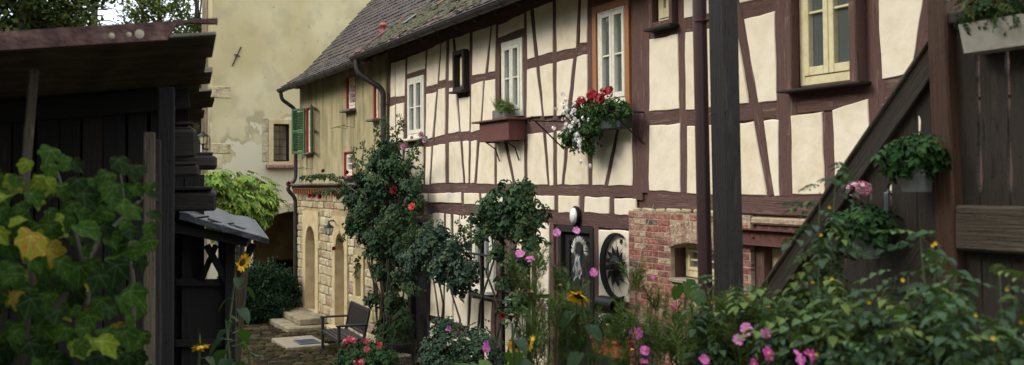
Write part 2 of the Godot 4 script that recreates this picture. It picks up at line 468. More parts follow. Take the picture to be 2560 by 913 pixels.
	M.slate = tri_mat(ntex(118, 0.02, [[0.0, Color8(74, 72, 72)], [1.0, Color8(118, 114, 110)]], 256, 5), 1.2, 0.7)
	M.tar = tri_mat(ntex(119, 0.012, [[0.0, Color8(30, 30, 32)], [0.6, Color8(44, 44, 47)], [1.0, Color8(68, 68, 70)]], 256, 5), 1.4, 0.5, lumps, 1.5)
	M.rustboard = tri_mat(ntex(140, 0.02, [[0.0, Color8(52, 35, 31)], [0.55, Color8(86, 60, 54)], [0.8, Color8(98, 72, 64)], [1.0, Color8(128, 106, 90)]], 256, 5), 1.6, 0.9, fine, 0.8)
	M.sheet = tri_mat(ntex(141, 0.015, [[0.0, Color8(48, 44, 32)], [0.6, Color8(78, 72, 54)], [1.0, Color8(98, 92, 70)]], 256, 5), 0.9, 0.9)
	M.lichen = mat(Color8(168, 154, 130), 1.0)
	M.leaf = leaf_mat(1.0, 0.6, 0.45)
	M.leaf_gloss = leaf_mat(1.0, 0.5, 0.3)
	M.petal = leaf_mat(1.0, 0.7, 0.3)
	M.petal.backlight = Color(0.5, 0.35, 0.4)
	M.stem = mat(lin(0.055, 0.075, 0.025), 0.7)
	M.cane = mat(lin(0.05, 0.042, 0.024), 0.8)
	M.bark = tri_mat(ntex(142, 0.03, [[0.0, Color8(48, 40, 32)], [1.0, Color8(104, 92, 76)]], 256, 5), 1.5, 0.95, fine, 2.5)
	M.white_box = tri_mat(ntex(143, 0.02, [[0.0, Color8(190, 182, 164)], [0.5, Color8(214, 208, 192)], [1.0, Color8(222, 217, 203)]], 256, 4), 2.0, 0.5)

# ---------------------------------------------------------------- plants
func leaflet(m: MB, p: Vector3, dir: Vector3, nrm: Vector3, ln: float, w: float, fold := 0.25, droop := 0.15) -> void:
	var s := dir.cross(nrm).normalized()
	var up := s.cross(dir).normalized()
	var m1 := p + dir * ln * 0.35 - up * ln * droop * 0.15
	var m2 := p + dir * ln * 0.7 - up * ln * droop * 0.5
	var tip := p + dir * ln - up * ln * droop
	var f := up * w * fold
	var l1 := m1 + s * w * 0.5 + f
	var r1 := m1 - s * w * 0.5 + f
	var l2 := m2 + s * w * 0.36 + f * 0.8
	var r2 := m2 - s * w * 0.36 + f * 0.8
	m.tri(p, m1, l1); m.tri(p, r1, m1)
	m.quad(m1, m2, l2, l1); m.quad(m1, r1, r2, m2)
	m.tri(m2, tip, l2); m.tri(m2, r2, tip)

# a compound leaf along +y, facing +z
func spray(pairs: int, ln: float, leaf: float, w: float, droop := 0.3, toothed := false) -> ArrayMesh:
	var m := MB.new()
	var at := func(t: float) -> Vector3: return Vector3(0, t * ln, -droop * ln * t * t)
	m.tube([at.call(0.0), at.call(0.5), at.call(1.0)], [0.008 * ln, 0.006 * ln, 0.004 * ln], 3, false)
	for i in pairs:
		var t := 0.35 + 0.5 * i / maxf(1, pairs - 1)
		for sg in [-1.0, 1.0]:
			var d := Vector3(sg * 0.9, 0.42, -0.15 - 0.2 * droop).normalized()
			leaflet(m, at.call(t), d, Vector3(0, 0.1, 1), leaf * rr(0.8, 1.05), w * rr(0.85, 1.1), 0.2, 0.25)
			if toothed: leaflet(m, at.call(t - 0.12), Vector3(sg * 0.85, 0.1, -0.2).normalized(), Vector3(0, 0, 1), leaf * 0.4, w * 0.5)
	leaflet(m, at.call(0.95), Vector3(0, 0.9, -0.4 * droop - 0.1).normalized(), Vector3(0, 0, 1), leaf * 1.15, w * 1.1, 0.2, 0.25)
	return m.done()

func clump(count: int, r: float, ln: float, w: float) -> ArrayMesh:
	var m := MB.new()
	for i in count:
		var p := Vector3(rr(-1, 1), rr(-1, 1), rr(-1, 1))
		if p.length() > 1: p = p.normalized() * rr(0.5, 1)
		var d := Vector3(rr(-1, 1), rr(-0.8, 0.5), rr(-1, 1)).normalized()
		var nr := Vector3(rr(-0.6, 0.6), 1, rr(-0.6, 0.6))
		var s := d.cross(nr).normalized() * w * 0.5
		p *= r
		m.quad(p, p + d * ln * 0.55 - s, p + d * ln, p + d * ln * 0.55 + s)
	return m.done()

func plume(count: int, ln: float) -> ArrayMesh:   # feathery thread-leaved shoot, +y up
	var m := MB.new()
	m.tube([Vector3.ZERO, Vector3(0, ln, 0)], [0.004, 0.002], 3, false)
	for i in count:
		var t := rr(0.05, 1.0)
		var a := rr(0, TAU)
		var d := Vector3(cos(a), rr(0.5, 1.1), sin(a)).normalized()
		var p := Vector3(0, t * ln, 0)
		var l := rr(0.035, 0.08)
		var s := d.cross(Vector3(0, 1, 0.3)).normalized() * 0.0022
		var e := p + d * l
		m.quad(p - s, p + s, e + s * 0.6, e - s * 0.6)
		for k in 3:
			var q := p + d * l * rr(0.3, 0.9)
			var dd := (d + Vector3(rr(-1, 1), rr(-0.5, 1), rr(-1, 1)) * 0.8).normalized()
			m.tri(q - s * 0.7, q + s * 0.7, q + dd * l * 0.5)
	return m.done()

func facing(nrm: Vector3, spin: float) -> Basis:   # z axis along nrm
	var z := nrm.normalized()
	var x := Vector3.UP.cross(z)
	if x.length() < 0.01: x = Vector3.RIGHT
	x = x.normalized()
	return Basis(x, z.cross(x), z).rotated(z, spin)

# scatters sprays through a list of [centre, radius] balls: mostly near the outside, leaning outwards and up
func leafy(blobs: Array, count: int, lo: float, hi: float, tints: Array, flat := 1.0, core := 0.5, up := 0.5) -> Array:
	var xfs := []
	var cols := []
	var tot := 0.0
	for b in blobs: tot += b[1] * b[1]
	for b in blobs:
		var k := int(round(count * b[1] * b[1] / tot))
		for i in k:
			var d := Vector3(rng.randfn(), rng.randfn(), rng.randfn()).normalized()
			var r: float = b[1] * (core + (1.0 - core) * sqrt(rng.randf())) * rr(0.8, 1.12)
			if rng.randf() < 0.16: r *= rr(1.0, 1.45)
			var p: Vector3 = b[0] + Vector3(d.x, d.y, d.z * flat) * r
			var nr := (d + Vector3(0, up, 0) + Vector3(rr(-1, 1), rr(-1, 1), rr(-1, 1)) * 0.55).normalized()
			var s := rr(lo, hi)
			xfs.append(Transform3D(facing(nr, PI + rr(-1.3, 1.3)).scaled(Vector3.ONE * s), p))
			var t: Color = tints[rng.randi() % tints.size()]
			var g := rr(0.75, 1.25)
			cols.append(Color(t.r * g * rr(0.9, 1.1), t.g * g, t.b * g))
	return [xfs, cols]

func foliage(parent: Node3D, called: String, mesh: Mesh, mt: Material, blobs: Array, count: int, lo: float, hi: float, tints: Array, flat := 1.0, core := 0.5, up := 0.5) -> void:
	var a := leafy(blobs, count, lo, hi, tints, flat, core, up)
	stuff(parent, called, mesh, mt, a[0], a[1])

# leaves along a stem
func shoot(parent: Node3D, pts: Array, r: float, mesh: Mesh, mt: Material, step: float, lo: float, hi: float, tints: Array) -> void:
	var m := MB.new()
	m.tube(pts, [r, r * 0.8, r * 0.5], 5)
	part(parent, "stem", m, M.cane)
	var xfs := []
	var cols := []
	for i in pts.size() - 1:
		var l: float = (pts[i] as Vector3).distance_to(pts[i + 1])
		for k in int(l / step):
			var p: Vector3 = (pts[i] as Vector3).lerp(pts[i + 1], (k + rng.randf()) / (l / step))
			var d := Vector3(rr(-1, 1), rr(-0.2, 1), rr(-0.4, 1))
			xfs.append(Transform3D(facing(d, PI + rr(-1.5, 1.5)).scaled(Vector3.ONE * rr(lo, hi)), p))
			var t: Color = tints[rng.randi() % tints.size()]
			cols.append(t * rr(0.8, 1.2))
	stuff(parent, "leaves", mesh, mt, xfs, cols)

# a many-petalled round bloom
func bloom(r: float, petals: int, rows: int) -> ArrayMesh:
	var m := MB.new()
	for j in rows:
		var f := 1.0 - j / float(rows) * 0.75
		for i in petals:
			var a := TAU * i / petals + j * 0.7
			var tilt := 0.25 + 1.05 * j / rows
			var d := Vector3(cos(a) * cos(tilt), sin(a) * cos(tilt), sin(tilt)).normalized()
			leaflet(m, Vector3(0, 0, -r * 0.2), d, Vector3(0, 0, 1), r * f * 1.1, r * 0.9 * f, 0.3, -0.2)
	return m.done()

func cluster(r: float, count: int, petal: float) -> ArrayMesh:   # a ball of small open flowers
	var m := MB.new()
	for i in count:
		var d := Vector3(rng.randfn(), rng.randfn(), rng.randfn()).normalized()
		var bs := facing(d, rr(0, TAU))
		for k in 5:
			var a := TAU * k / 5
			var e := bs * Vector3(cos(a), sin(a), 0.25)
			leaflet(m, d * r * rr(0.75, 1.0), e.normalized(), d, petal, petal * 0.8, 0.1, 0.1)
	return m.done()

func flower_of(parent: Node3D, called: String, at: Vector3, look: Vector3, r: float, petals: int, pm: Material, dm: Material, pmesh: Mesh) -> void:
	var f := node(parent, called, at)
	f.basis = facing(look, rr(0, 1))
	for i in petals:
		part(f, "petal", pmesh, pm, Transform3D(Basis(Vector3(0, 0, 1), TAU * i / petals + rr(-0.06, 0.06)) * Basis(Vector3(1, 0, 0), rr(-0.3, 0.45)) * Basis.from_scale(Vector3.ONE * r), Vector3.ZERO))
	part(f, "disc", unit.dome, dm, Transform3D(Basis.from_scale(Vector3.ONE * r * 0.24), Vector3(0, 0, r * 0.03)))

func stem_to(parent: Node3D, a: Vector3, b: Vector3, r: float, bend := 0.05) -> void:
	var m := MB.new()
	var c := a.lerp(b, 0.5) + Vector3(rr(-bend, bend), 0, rr(-bend, bend))
	m.tube([a, a.lerp(c, 0.5) + (c - a.lerp(b, 0.5)) * 0.25, c, c.lerp(b, 0.6) + (c - a.lerp(b, 0.5)) * 0.2, b], [r, r, r * 0.8, r * 0.7, r * 0.5], 5)
	part(parent, "stem", m, M.stem)

func plant_meshes() -> void:
	unit.rose = spray(2, 0.12, 0.06, 0.042, 0.25)
	unit.small = spray(3, 0.1, 0.035, 0.02, 0.2)
	unit.wist = spray(4, 0.17, 0.075, 0.032, 0.15)
	unit.clump = clump(26, 0.5, 0.24, 0.13)
	unit.needle = clump(30, 0.35, 0.3, 0.02)
	unit.plume = plume(46, 0.22)
	unit.hedge = clump(12, 0.1, 0.07, 0.045)
	var m := MB.new()   # unit dome towards +z
	m.lathe(Vector3.ZERO, [[1.0, 0.0], [0.95, 0.25], [0.7, 0.5], [0.35, 0.62], [0.001, 0.65]], 10, Basis(Vector3.RIGHT, PI / 2))
	unit.dome = m.done()
	m = MB.new()        # cosmos petal along +y, unit length, notched tip
	m.grid([Vector3(-0.08, 0.1, 0), Vector3(0, 0.1, -0.02), Vector3(0.08, 0.1, 0), Vector3(-0.24, 0.55, 0.06), Vector3(0, 0.55, 0), Vector3(0.24, 0.55, 0.06), Vector3(-0.28, 0.92, 0.04), Vector3(0, 0.95, 0.02), Vector3(0.28, 0.92, 0.04), Vector3(-0.2, 1.0, 0), Vector3(0, 0.98, 0), Vector3(0.2, 1.0, 0)], 4, 3)
	unit.petal = m.done()
	m = MB.new()        # heart-shaped sunflower leaf along +y, unit length
	m.grid([Vector3(-0.1, -0.12, 0), Vector3(0, 0, 0), Vector3(0.1, -0.12, 0), Vector3(-0.4, 0.08, 0.12), Vector3(0, 0.2, 0), Vector3(0.4, 0.08, 0.12), Vector3(-0.38, 0.42, 0.08), Vector3(0, 0.5, -0.03), Vector3(0.38, 0.42, 0.08), Vector3(-0.18, 0.78, -0.02), Vector3(0, 0.8, -0.12), Vector3(0.18, 0.78, -0.02), Vector3(-0.02, 1.0, -0.22), Vector3(0, 1.02, -0.24), Vector3(0.02, 1.0, -0.22)], 5, 3)
	unit.heart = m.done()
	# vine leaf: five lobes, base at the origin, tip towards +y
	var out := [[0.0, -0.16], [0.2, -0.22], [0.42, -0.1], [0.52, 0.12], [0.45, 0.24], [0.54, 0.42], [0.5, 0.62], [0.37, 0.6], [0.26, 0.72], [0.12, 0.92], [0.0, 1.02]]
	var ring := []
	for q in out: ring.append(Vector2(q[0], q[1]))
	for i in range(out.size() - 2, 0, -1): ring.append(Vector2(-out[i][0], out[i][1]))
	for vv in 3:
		m = MB.new()
		var cup: float = [0.25, 0.4, -0.15][vv]
		var H := func(p: Vector2) -> Vector3: return Vector3(p.x, p.y, cup * (p.x * p.x - 0.3 * (p.y - 0.3) * (p.y - 0.3)) + 0.06 * sin(p.x * 7 + vv) * p.y + 0.12 * absf(p.x))
		var centre: Vector3 = H.call(Vector2(0, 0.25))
		for i in ring.size():
			var a: Vector2 = ring[i]
			var b: Vector2 = ring[(i + 1) % ring.size()]
			var am := a.lerp(Vector2(0, 0.25), 0.5)
			var bm := b.lerp(Vector2(0, 0.25), 0.5)
			m.tri(centre, H.call(am), H.call(bm))
			m.quad(H.call(am), H.call(a), H.call(b), H.call(bm))
		# uv = leaf plane
		for i in m.v.size(): m.uv[i] = Vector2(m.v[i].x + 0.6, 1.1 - m.v[i].y) / 1.3
		unit["vine%d" % vv] = m.done()
	unit.tomato = []
	for k in 4: unit.tomato.append(spray(3, 0.17, 0.075, 0.036 + 0.004 * k, 0.5 + 0.2 * k, true))

func vine_mats() -> Array:
	var res := []
	var sets := [[Color8(14, 27, 8), Color8(28, 43, 14)], [Color8(27, 47, 12), Color8(49, 68, 20)], [Color8(66, 80, 17), Color8(94, 102, 33)], [Color8(98, 92, 23), Color8(122, 111, 42)]]
	for k in sets.size():
		var im := Image.create(128, 128, false, Image.FORMAT_RGB8)
		var f := fnoise(200 + k, 0.04, 4)
		for y in 128:
			for x in 128:
				var p := Vector2(x / 128.0 * 1.3 - 0.6, 1.1 - y / 128.0 * 1.3)
				var n := f.get_noise_2d(x, y)
				var c: Color = sets[k][0].lerp(sets[k][1], clampf(0.35 + n * 0.8, 0, 1))
				var vein := 9.0
				for a in [0.0, 0.75, -0.75, 1.75, -1.75]:
					var d := Vector2(sin(a), cos(a))
					var al := p.dot(d)
					if al > 0: vein = minf(vein, absf(p.cross(d)) + 0.012 * al)
				if vein < 0.022: c = c.lerp(sets[k][1].lightened(0.15), 0.6)
				if k == 3 and n > 0.18: c = c.lerp(Color8(122, 62, 36), clampf((n - 0.18) * 5, 0, 0.8))
				im.set_pixel(x, y, c)
		var m := mat(Color.WHITE, 0.7, 0.0, 0.12)
		m.albedo_texture = ImageTexture.create_from_image(im)
		m.backlight_enabled = true; m.backlight = Color(0.3, 0.36, 0.1)
		m.cull_mode = BaseMaterial3D.CULL_DISABLED
		res.append(m)
	return res

func tree(called: String, label: String, at: Vector3, h: float, trunk: float, blobs: Array, count: int, lo: float, hi: float, tints: Array, mesh: Mesh, group: String) -> Node3D:
	var t := thing(called, label, "tree", at, group)
	var m := MB.new()
	var lean := rr(-0.04, 0.04) * h
	m.tube([Vector3.ZERO, Vector3(lean * 0.3, h * 0.35, 0), Vector3(lean * 0.7, h * 0.7, rr(-0.2, 0.2)), Vector3(lean, h * 0.97, 0)], [trunk, trunk * 0.75, trunk * 0.4, trunk * 0.08], 9)
	part(t, "trunk", m, M.bark)
	m = MB.new()
	for b in blobs:
		var c: Vector3 = b[0]
		var y0 := maxf(h * 0.2, c.y - rr(0.8, 2.0))
		var s := Vector3(lean * y0 / h, y0, 0)
		m.tube([s, s.lerp(c, 0.5) + Vector3(0, -0.2, 0), c, c + (c - s) * 0.25 + Vector3(0, 0.2, 0)], [trunk * 0.35, trunk * 0.25, trunk * 0.14, trunk * 0.03], 5)
	part(t, "limbs", m, M.bark)
	var a := leafy(blobs, count, lo, hi, tints, 1.0, 0.35, 0.3)
	stuff(t, "crown", mesh, M.leaf, a[0], a[1])
	return t

# ---------------------------------------------------------------- the light, the camera, the setting
func ground_y(x: float, z: float) -> float:
	var k := [[-200.0, -0.6], [-33.0, -0.22], [-26.0, -0.13], [-21.0, 0.0], [-18.0, 0.15], [-12.0, 0.85], [-7.5, 1.75], [-5.0, 1.95], [0.0, 2.0], [200.0, 2.2]]
	var y := 2.2
	for i in k.size() - 1:
		if x <= k[i + 1][0]:
			var t := clampf((x - k[i][0]) / (k[i + 1][0] - k[i][0]), 0, 1)
			y = lerpf(k[i][1], k[i + 1][1], t * t * (3 - 2 * t) if i > 2 else t)
			break
	# the garden bank stays high beside the shed, the courtyard lies low along the houses
	if x > -19.0 and z > 1.5:
		y += clampf((z - 2.0) / 2.5, 0, 1) * clampf((x + 19.0) / 7.0, 0, 1) * maxf(0.0, 1.6 - y) * 0.6
	return y

func light_and_camera() -> void:
	var cam := Camera3D.new()
	cam.name = "camera"
	cam.position = Vector3(0, 3.6, 7.12)
	cam.rotation_degrees = Vector3(2, 63.8048, -0.4)
	var lens := CameraAttributesPhysical.new()
	lens.frustum_focal_length = 65.0
	lens.exposure_aperture = 5.0
	lens.frustum_focus_distance = 14.0
	lens.frustum_near = 0.1
	lens.frustum_far = 600.0
	cam.attributes = lens
	cam.projection = Camera3D.PROJECTION_FRUSTUM
	cam.near = 0.1
	cam.far = 600.0
	cam.size = 913.0 / 2500.0 * 0.1
	cam.frustum_offset = Vector2(0, -0.03496 * 0.1)
	add_child(cam)
	cam.current = true

	var sky := ProceduralSkyMaterial.new()
	sky.sky_top_color = Color8(226, 232, 240)
	sky.sky_horizon_color = Color8(158, 169, 177)
	sky.sky_curve = 0.25
	sky.sky_energy_multiplier = 1.35
	sky.ground_horizon_color = Color8(120, 120, 112)
	sky.ground_bottom_color = Color8(60, 60, 54)
	sky.sun_angle_max = 30.0
	var env := Environment.new()
	env.background_mode = Environment.BG_SKY
	env.sky = Sky.new()
	env.sky.sky_material = sky
	env.background_energy_multiplier = 1.0
	env.tonemap_mode = Environment.TONE_MAPPER_LINEAR
	env.tonemap_exposure = 1.62
	env.sdfgi_enabled = true; env.ssao_enabled = true; env.ssil_enabled = true
	var we := WorldEnvironment.new()
	we.name = "environment"
	we.environment = env
	add_child(we)
	var sun := DirectionalLight3D.new()
	sun.name = "sun"
	sun.light_color = Color8(255, 250, 240)
	sun.light_energy = 0.5
	sun.light_angular_distance = 22.0
	sun.shadow_enabled = true
	add_child(sun)
	sun.look_at_from_position(Vector3(-4.0, 8.5, 11), Vector3.ZERO)

func terrain() -> void:
	var m := MB.new()
	var xs := []
	var x := -200.0
	while x < 201: xs.append(x); x += (0.5 if x >= -34 and x < 6 else 8.0 if x < -42 or x >= 6 else 1.0)
	var zs := []
	var z := -150.0
	while z < 151: zs.append(z); z += (0.5 if z >= -3 and z < 12 else 7.0 if z < -17 or z >= 12 else 1.0)
	var P := []
	var nf := fnoise(300, 0.6, 3)
	zs.reverse()
	for zz in zs:
		for xx in xs: P.append(Vector3(xx, ground_y(xx, zz) + nf.get_noise_2d(xx, zz) * 0.03, zz))
	m.grid(P, zs.size(), xs.size())
	setting("ground", m, M.soil)
	# wooded slope across the valley, mirrored in the windows
	var Q := []
	var hn := fnoise(310, 0.05, 5)
	for i in 22:
		for j in 90:
			var hx := -190.0 + j * 2.8
			var hz := 84.0 - i * 2.6
			Q.append(Vector3(hx, clampf((hz - 29.0) * 0.62, -1.5, 20.0) + hn.get_noise_2d(hx * 2, hz * 2) * 4.0 * clampf((hz - 30.0) * 0.1, 0, 1), hz))
	m = MB.new()
	m.grid(Q, 22, 90)
	setting("hill", m, M.wooded)
	# uneven, mossy setts of the courtyard
	m = MB.new()
	m.cbox(Vector3.ZERO, Vector3(1, 1, 1), 0.16)
	var sett := m.done()
	var xfs := []
	var cols := []
	var tints := [Color(0.034, 0.025, 0.014), Color(0.046, 0.034, 0.018), Color(0.034, 0.031, 0.01), Color(0.066, 0.049, 0.026), Color(0.024, 0.019, 0.012)]
	var rx := -31.0
	while rx < -15.2:
		var rz := 0.15
		while rz < 4.6:
			var w := rr(0.16, 0.3)
			var px := rx + rr(-0.02, 0.02)
			xfs.append(Transform3D(Basis(Vector3.UP, rr(-0.08, 0.08)) * Basis.from_scale(Vector3(rr(0.15, 0.185), 0.12, w - 0.03)), Vector3(px, ground_y(px, rz) + rr(-0.035, -0.005), rz + w / 2)))
			cols.append((tints[rng.randi() % 5] as Color) * rr(0.75, 1.2))
			rz += w
		rx += 0.19
	var st := mat(Color.WHITE, 0.95, 0.0, 0.12)
	st.vertex_color_use_as_albedo = true
	st.heightmap_enabled = true; st.heightmap_texture = unit.fine; st.heightmap_scale = 1.5; st.uv1_triplanar = true; st.uv1_world_triplanar = true
	var o := stuff(self, "courtyard_paving", sett, st, xfs, cols)
	tag(o, "dark mossy stone setts paving the courtyard in front of the bench", "paving")

# ---------------------------------------------------------------- pieces of the houses
var wobble := FastNoiseLite.new()

# bulging plaster infill between timbers: corners TL TR BR BL on the facade
func infill(q: Array, zf := 0.01) -> MB:
	var g := Vector2(0.02, 0.014)   # the plaster laps over the timber
	var a := Vector2(q[0] - g.x, q[1] + g.y)
	var b := Vector2(q[2] + g.x, q[3] + g.y)
	var c := Vector2(q[4] + g.x, q[5] - g.y)
	var d := Vector2(q[6] - g.x, q[7] - g.y)
	var w := maxf(a.distance_to(b), 0.05)
	var h := maxf(a.distance_to(d), 0.05)
	var ss := [0.0, minf(0.006 / w, 0.2), minf(0.016 / w, 0.35)]
	var ts := [0.0, minf(0.006 / h, 0.2), minf(0.016 / h, 0.35)]
	var n1 := clampi(int(w / 0.12), 1, 8)
	var n2 := clampi(int(h / 0.12), 1, 9)
	var e1: float = ss[2]
	var e2: float = ts[2]
	for i in range(1, n1): ss.append(lerpf(e1, 1 - e1, i / float(n1)))
	for i in range(1, n2): ts.append(lerpf(e2, 1 - e2, i / float(n2)))
	ss.append_array([1 - e1, 1 - minf(0.006 / w, 0.2), 1.0])
	ts.append_array([1 - e2, 1 - minf(0.006 / h, 0.2), 1.0])
	var P := []
	for j in range(ts.size() - 1, -1, -1):
		for i in ss.size():
			var s: float = ss[i]
			var t: float = ts[j]
			var p := a.lerp(b, s).lerp(d.lerp(c, s), t)
			var ring := mini(mini(i, ss.size() - 1 - i), mini(j, ts.size() - 1 - j))
			var amp := 0.010 if ring < 3 else 0.0
			p += Vector2(wobble.get_noise_2d(p.x * 40, p.y * 40), wobble.get_noise_2d(p.x * 40 + 500, p.y * 40)) * amp * 1.6
			var z: float = [-0.012, zf * 0.75, zf][mini(ring, 2)]
			if ring >= 2: z += wobble.get_noise_2d(p.x * 10 + 90, p.y * 10) * 0.004
			P.append(Vector3(p.x, p.y, z))
	var m := MB.new()
	m.grid(P, ts.size(), ss.size())
	return m

# a hewn timber on the facade from p to q
func timber(p: Vector2, q: Vector2, w: float, zf: float, back := -0.06) -> MB:
	var m := MB.new()
	m.off = Vector2(rr(0, 1), rr(0, 3))
	var d := (q - p).normalized()
	var s := Vector2(d.y, -d.x)
	var ln := p.distance_to(q)
	var k := maxi(2, int(ln / 0.3))
	var A := []
	for i in k + 1:
		var c := p.lerp(q, i / float(k))
		var l := c - s * (w / 2 + wobble.get_noise_2d(c.x * 30 + 70, c.y * 30) * 0.012)
		var r := c + s * (w / 2 + wobble.get_noise_2d(c.x * 30 + 170, c.y * 30) * 0.012)
		A.append([l, r, ln * i / k])
	for i in k:
		var l0: Vector2 = A[i][0]
		var r0: Vector2 = A[i][1]
		var l1: Vector2 = A[i + 1][0]
		var r1: Vector2 = A[i + 1][1]
		var v0: float = A[i][2]
		var v1: float = A[i + 1][2]
		var b := 0.012
		var z1 := zf - b
		m.quad(Vector3(l0.x, l0.y, zf) + Vector3(s.x, s.y, 0) * b, Vector3(r0.x, r0.y, zf) - Vector3(s.x, s.y, 0) * b, Vector3(r1.x, r1.y, zf) - Vector3(s.x, s.y, 0) * b, Vector3(l1.x, l1.y, zf) + Vector3(s.x, s.y, 0) * b, Vector2(0, v0), Vector2(w, v0), Vector2(w, v1), Vector2(0, v1))
		m.quad(Vector3(l0.x, l0.y, z1), Vector3(l0.x, l0.y, zf) + Vector3(s.x, s.y, 0) * b, Vector3(l1.x, l1.y, zf) + Vector3(s.x, s.y, 0) * b, Vector3(l1.x, l1.y, z1), Vector2(0.3, v0), Vector2(0.31, v0), Vector2(0.31, v1), Vector2(0.3, v1))
		m.quad(Vector3(r0.x, r0.y, zf) - Vector3(s.x, s.y, 0) * b, Vector3(r0.x, r0.y, z1), Vector3(r1.x, r1.y, z1), Vector3(r1.x, r1.y, zf) - Vector3(s.x, s.y, 0) * b, Vector2(0.3, v0), Vector2(0.31, v0), Vector2(0.31, v1), Vector2(0.3, v1))
		m.quad(Vector3(l0.x, l0.y, back), Vector3(l0.x, l0.y, z1), Vector3(l1.x, l1.y, z1), Vector3(l1.x, l1.y, back), Vector2(0.4, v0), Vector2(0.46, v0), Vector2(0.46, v1), Vector2(0.4, v1))
		m.quad(Vector3(r0.x, r0.y, z1), Vector3(r0.x, r0.y, back), Vector3(r1.x, r1.y, back), Vector3(r1.x, r1.y, z1), Vector2(0.4, v0), Vector2(0.46, v0), Vector2(0.46, v1), Vector2(0.4, v1))
	for e in [0, k]:
		var l: Vector2 = A[e][0]
		var r: Vector2 = A[e][1]
		if e == 0: m.quad(Vector3(l.x, l.y, back), Vector3(r.x, r.y, back), Vector3(r.x, r.y, zf - 0.012), Vector3(l.x, l.y, zf - 0.012))
		else: m.quad(Vector3(r.x, r.y, back), Vector3(l.x, l.y, back), Vector3(l.x, l.y, zf - 0.012), Vector3(r.x, r.y, zf - 0.012))
	return m

# a casement window: frame, leaves with a glazing bar, panes; returns its node
func window(parent: Node3D, x0: float, x1: float, y0: float, y1: float, z: float, leaves: int, rows: int, fm: Material, fw := 0.05, cw := 0.045) -> Node3D:
	var w := node(parent, "window")
	var m := MB.new()
	m.frame(x0, x1, y0, y1, z - 0.07, z, fw, fw * 1.3)
	part(w, "frame", m, fm)
	var ix0 := x0 + fw
	var iw := (x1 - x0 - 2 * fw) / leaves
	var b0 := y0 + fw * 1.3
	var b1 := y1 - fw
	for i in leaves:
		var a := ix0 + iw * i + 0.003
		var b := ix0 + iw * (i + 1) - 0.003
		m = MB.new()
		m.frame(a, b, b0 + 0.004, b1 - 0.004, z - 0.055, z + 0.012, cw, cw * 1.25)
		for r in range(1, rows): m.cbox(Vector3((a + b) / 2, lerpf(b0 + cw, b1 - cw, r / float(rows)), z - 0.02), Vector3(b - a - 2 * cw, 0.026, 0.04), 0.005)
		part(w, "casement", m, fm)
		for r in rows:
			m = MB.new()
			var h0 := lerpf(b0 + cw, b1 - cw, r / float(rows))
			var h1 := lerpf(b0 + cw, b1 - cw, (r + 1) / float(rows))
			var tw := rr(-0.004, 0.004)
			m.quad(Vector3(a + cw * 0.8, h0 - 0.01, z - 0.025 + tw), Vector3(b - cw * 0.8, h0 - 0.01, z - 0.025 - tw), Vector3(b - cw * 0.8, h1 + 0.01, z - 0.025 - tw * 0.5), Vector3(a + cw * 0.8, h1 + 0.01, z - 0.025 + tw * 0.5))
			m.quad(Vector3(a + cw * 0.8, h0 - 0.01, z - 0.045 - tw), Vector3(b - cw * 0.8, h0 - 0.01, z - 0.045 + tw), Vector3(b - cw * 0.8, h1 + 0.01, z - 0.045 + tw), Vector3(a + cw * 0.8, h1 + 0.01, z - 0.045 - tw))
			part(w, "pane", m, M.glass)
	return w

func curtain(w: Node3D, x0: float, x1: float, y0: float, y1: float, z: float) -> void:
	var m := MB.new()
	var P := []
	var k := 16
	for y in [y0, y1]:
		for i in k + 1: P.append(Vector3(lerpf(x0, x1, i / float(k)), y, z + 0.02 * sin(i * 1.7)))
	m.grid(P, 2, k + 1)
	part(w, "curtain", m, M.curtain)

func blinds(w: Node3D, x0: float, x1: float, y0: float, y1: float, z: float, mt: Material) -> void:
	var y := y0
	while y < y1:
		var m := MB.new()
		m.box(Vector3((x0 + x1) / 2, y, z), Vector3(x1 - x0, 0.003, 0.035), Basis(Vector3.RIGHT, 0.7))
		part(w, "blind_slat", m, mt)
		y += 0.04

func gutter(parent: Node3D, x0: float, x1: float, y: float, z: float, r: float, mt: Material) -> void:
	var m := MB.new()
	var P := []
	var Q := []
	for i in 9:
		var a := PI + PI * i / 8
		for x in [x0, x1]:
			P.append(Vector3(x, y + sin(a) * r, z - cos(a) * r * -1.0))
			Q.append(Vector3(x, y + sin(a) * (r - 0.008), z - cos(a) * (r - 0.008) * -1.0))
	m.grid(P, 9, 2)
	m.grid(Q, 9, 2)
	m.tube([Vector3(x0, y + 0.004, z + r), Vector3(x1, y + 0.004, z + r)], [0.011], 6)
	for x in [x0, x1]:
		var poly := PackedVector2Array()
		for i in 9: poly.append(Vector2(cos(PI + PI * i / 8), sin(PI + PI * i / 8)) * r)
		m.prism(poly, 0.006, Vector3(x, y, z), Basis(Vector3.UP, PI / 2))
	var g := part(parent, "gutter", m, mt)
	var x := x0 + 0.4
	while x < x1:
		m = MB.new()
		var pts := []
		for i in 7: pts.append(Vector3(x, y + sin(PI + PI * i / 6) * (r + 0.006), z + cos(PI + PI * i / 6) * (r + 0.006)))
		m.tube(pts, [0.008], 5)
		part(g, "bracket", m, mt)
		x += 0.9

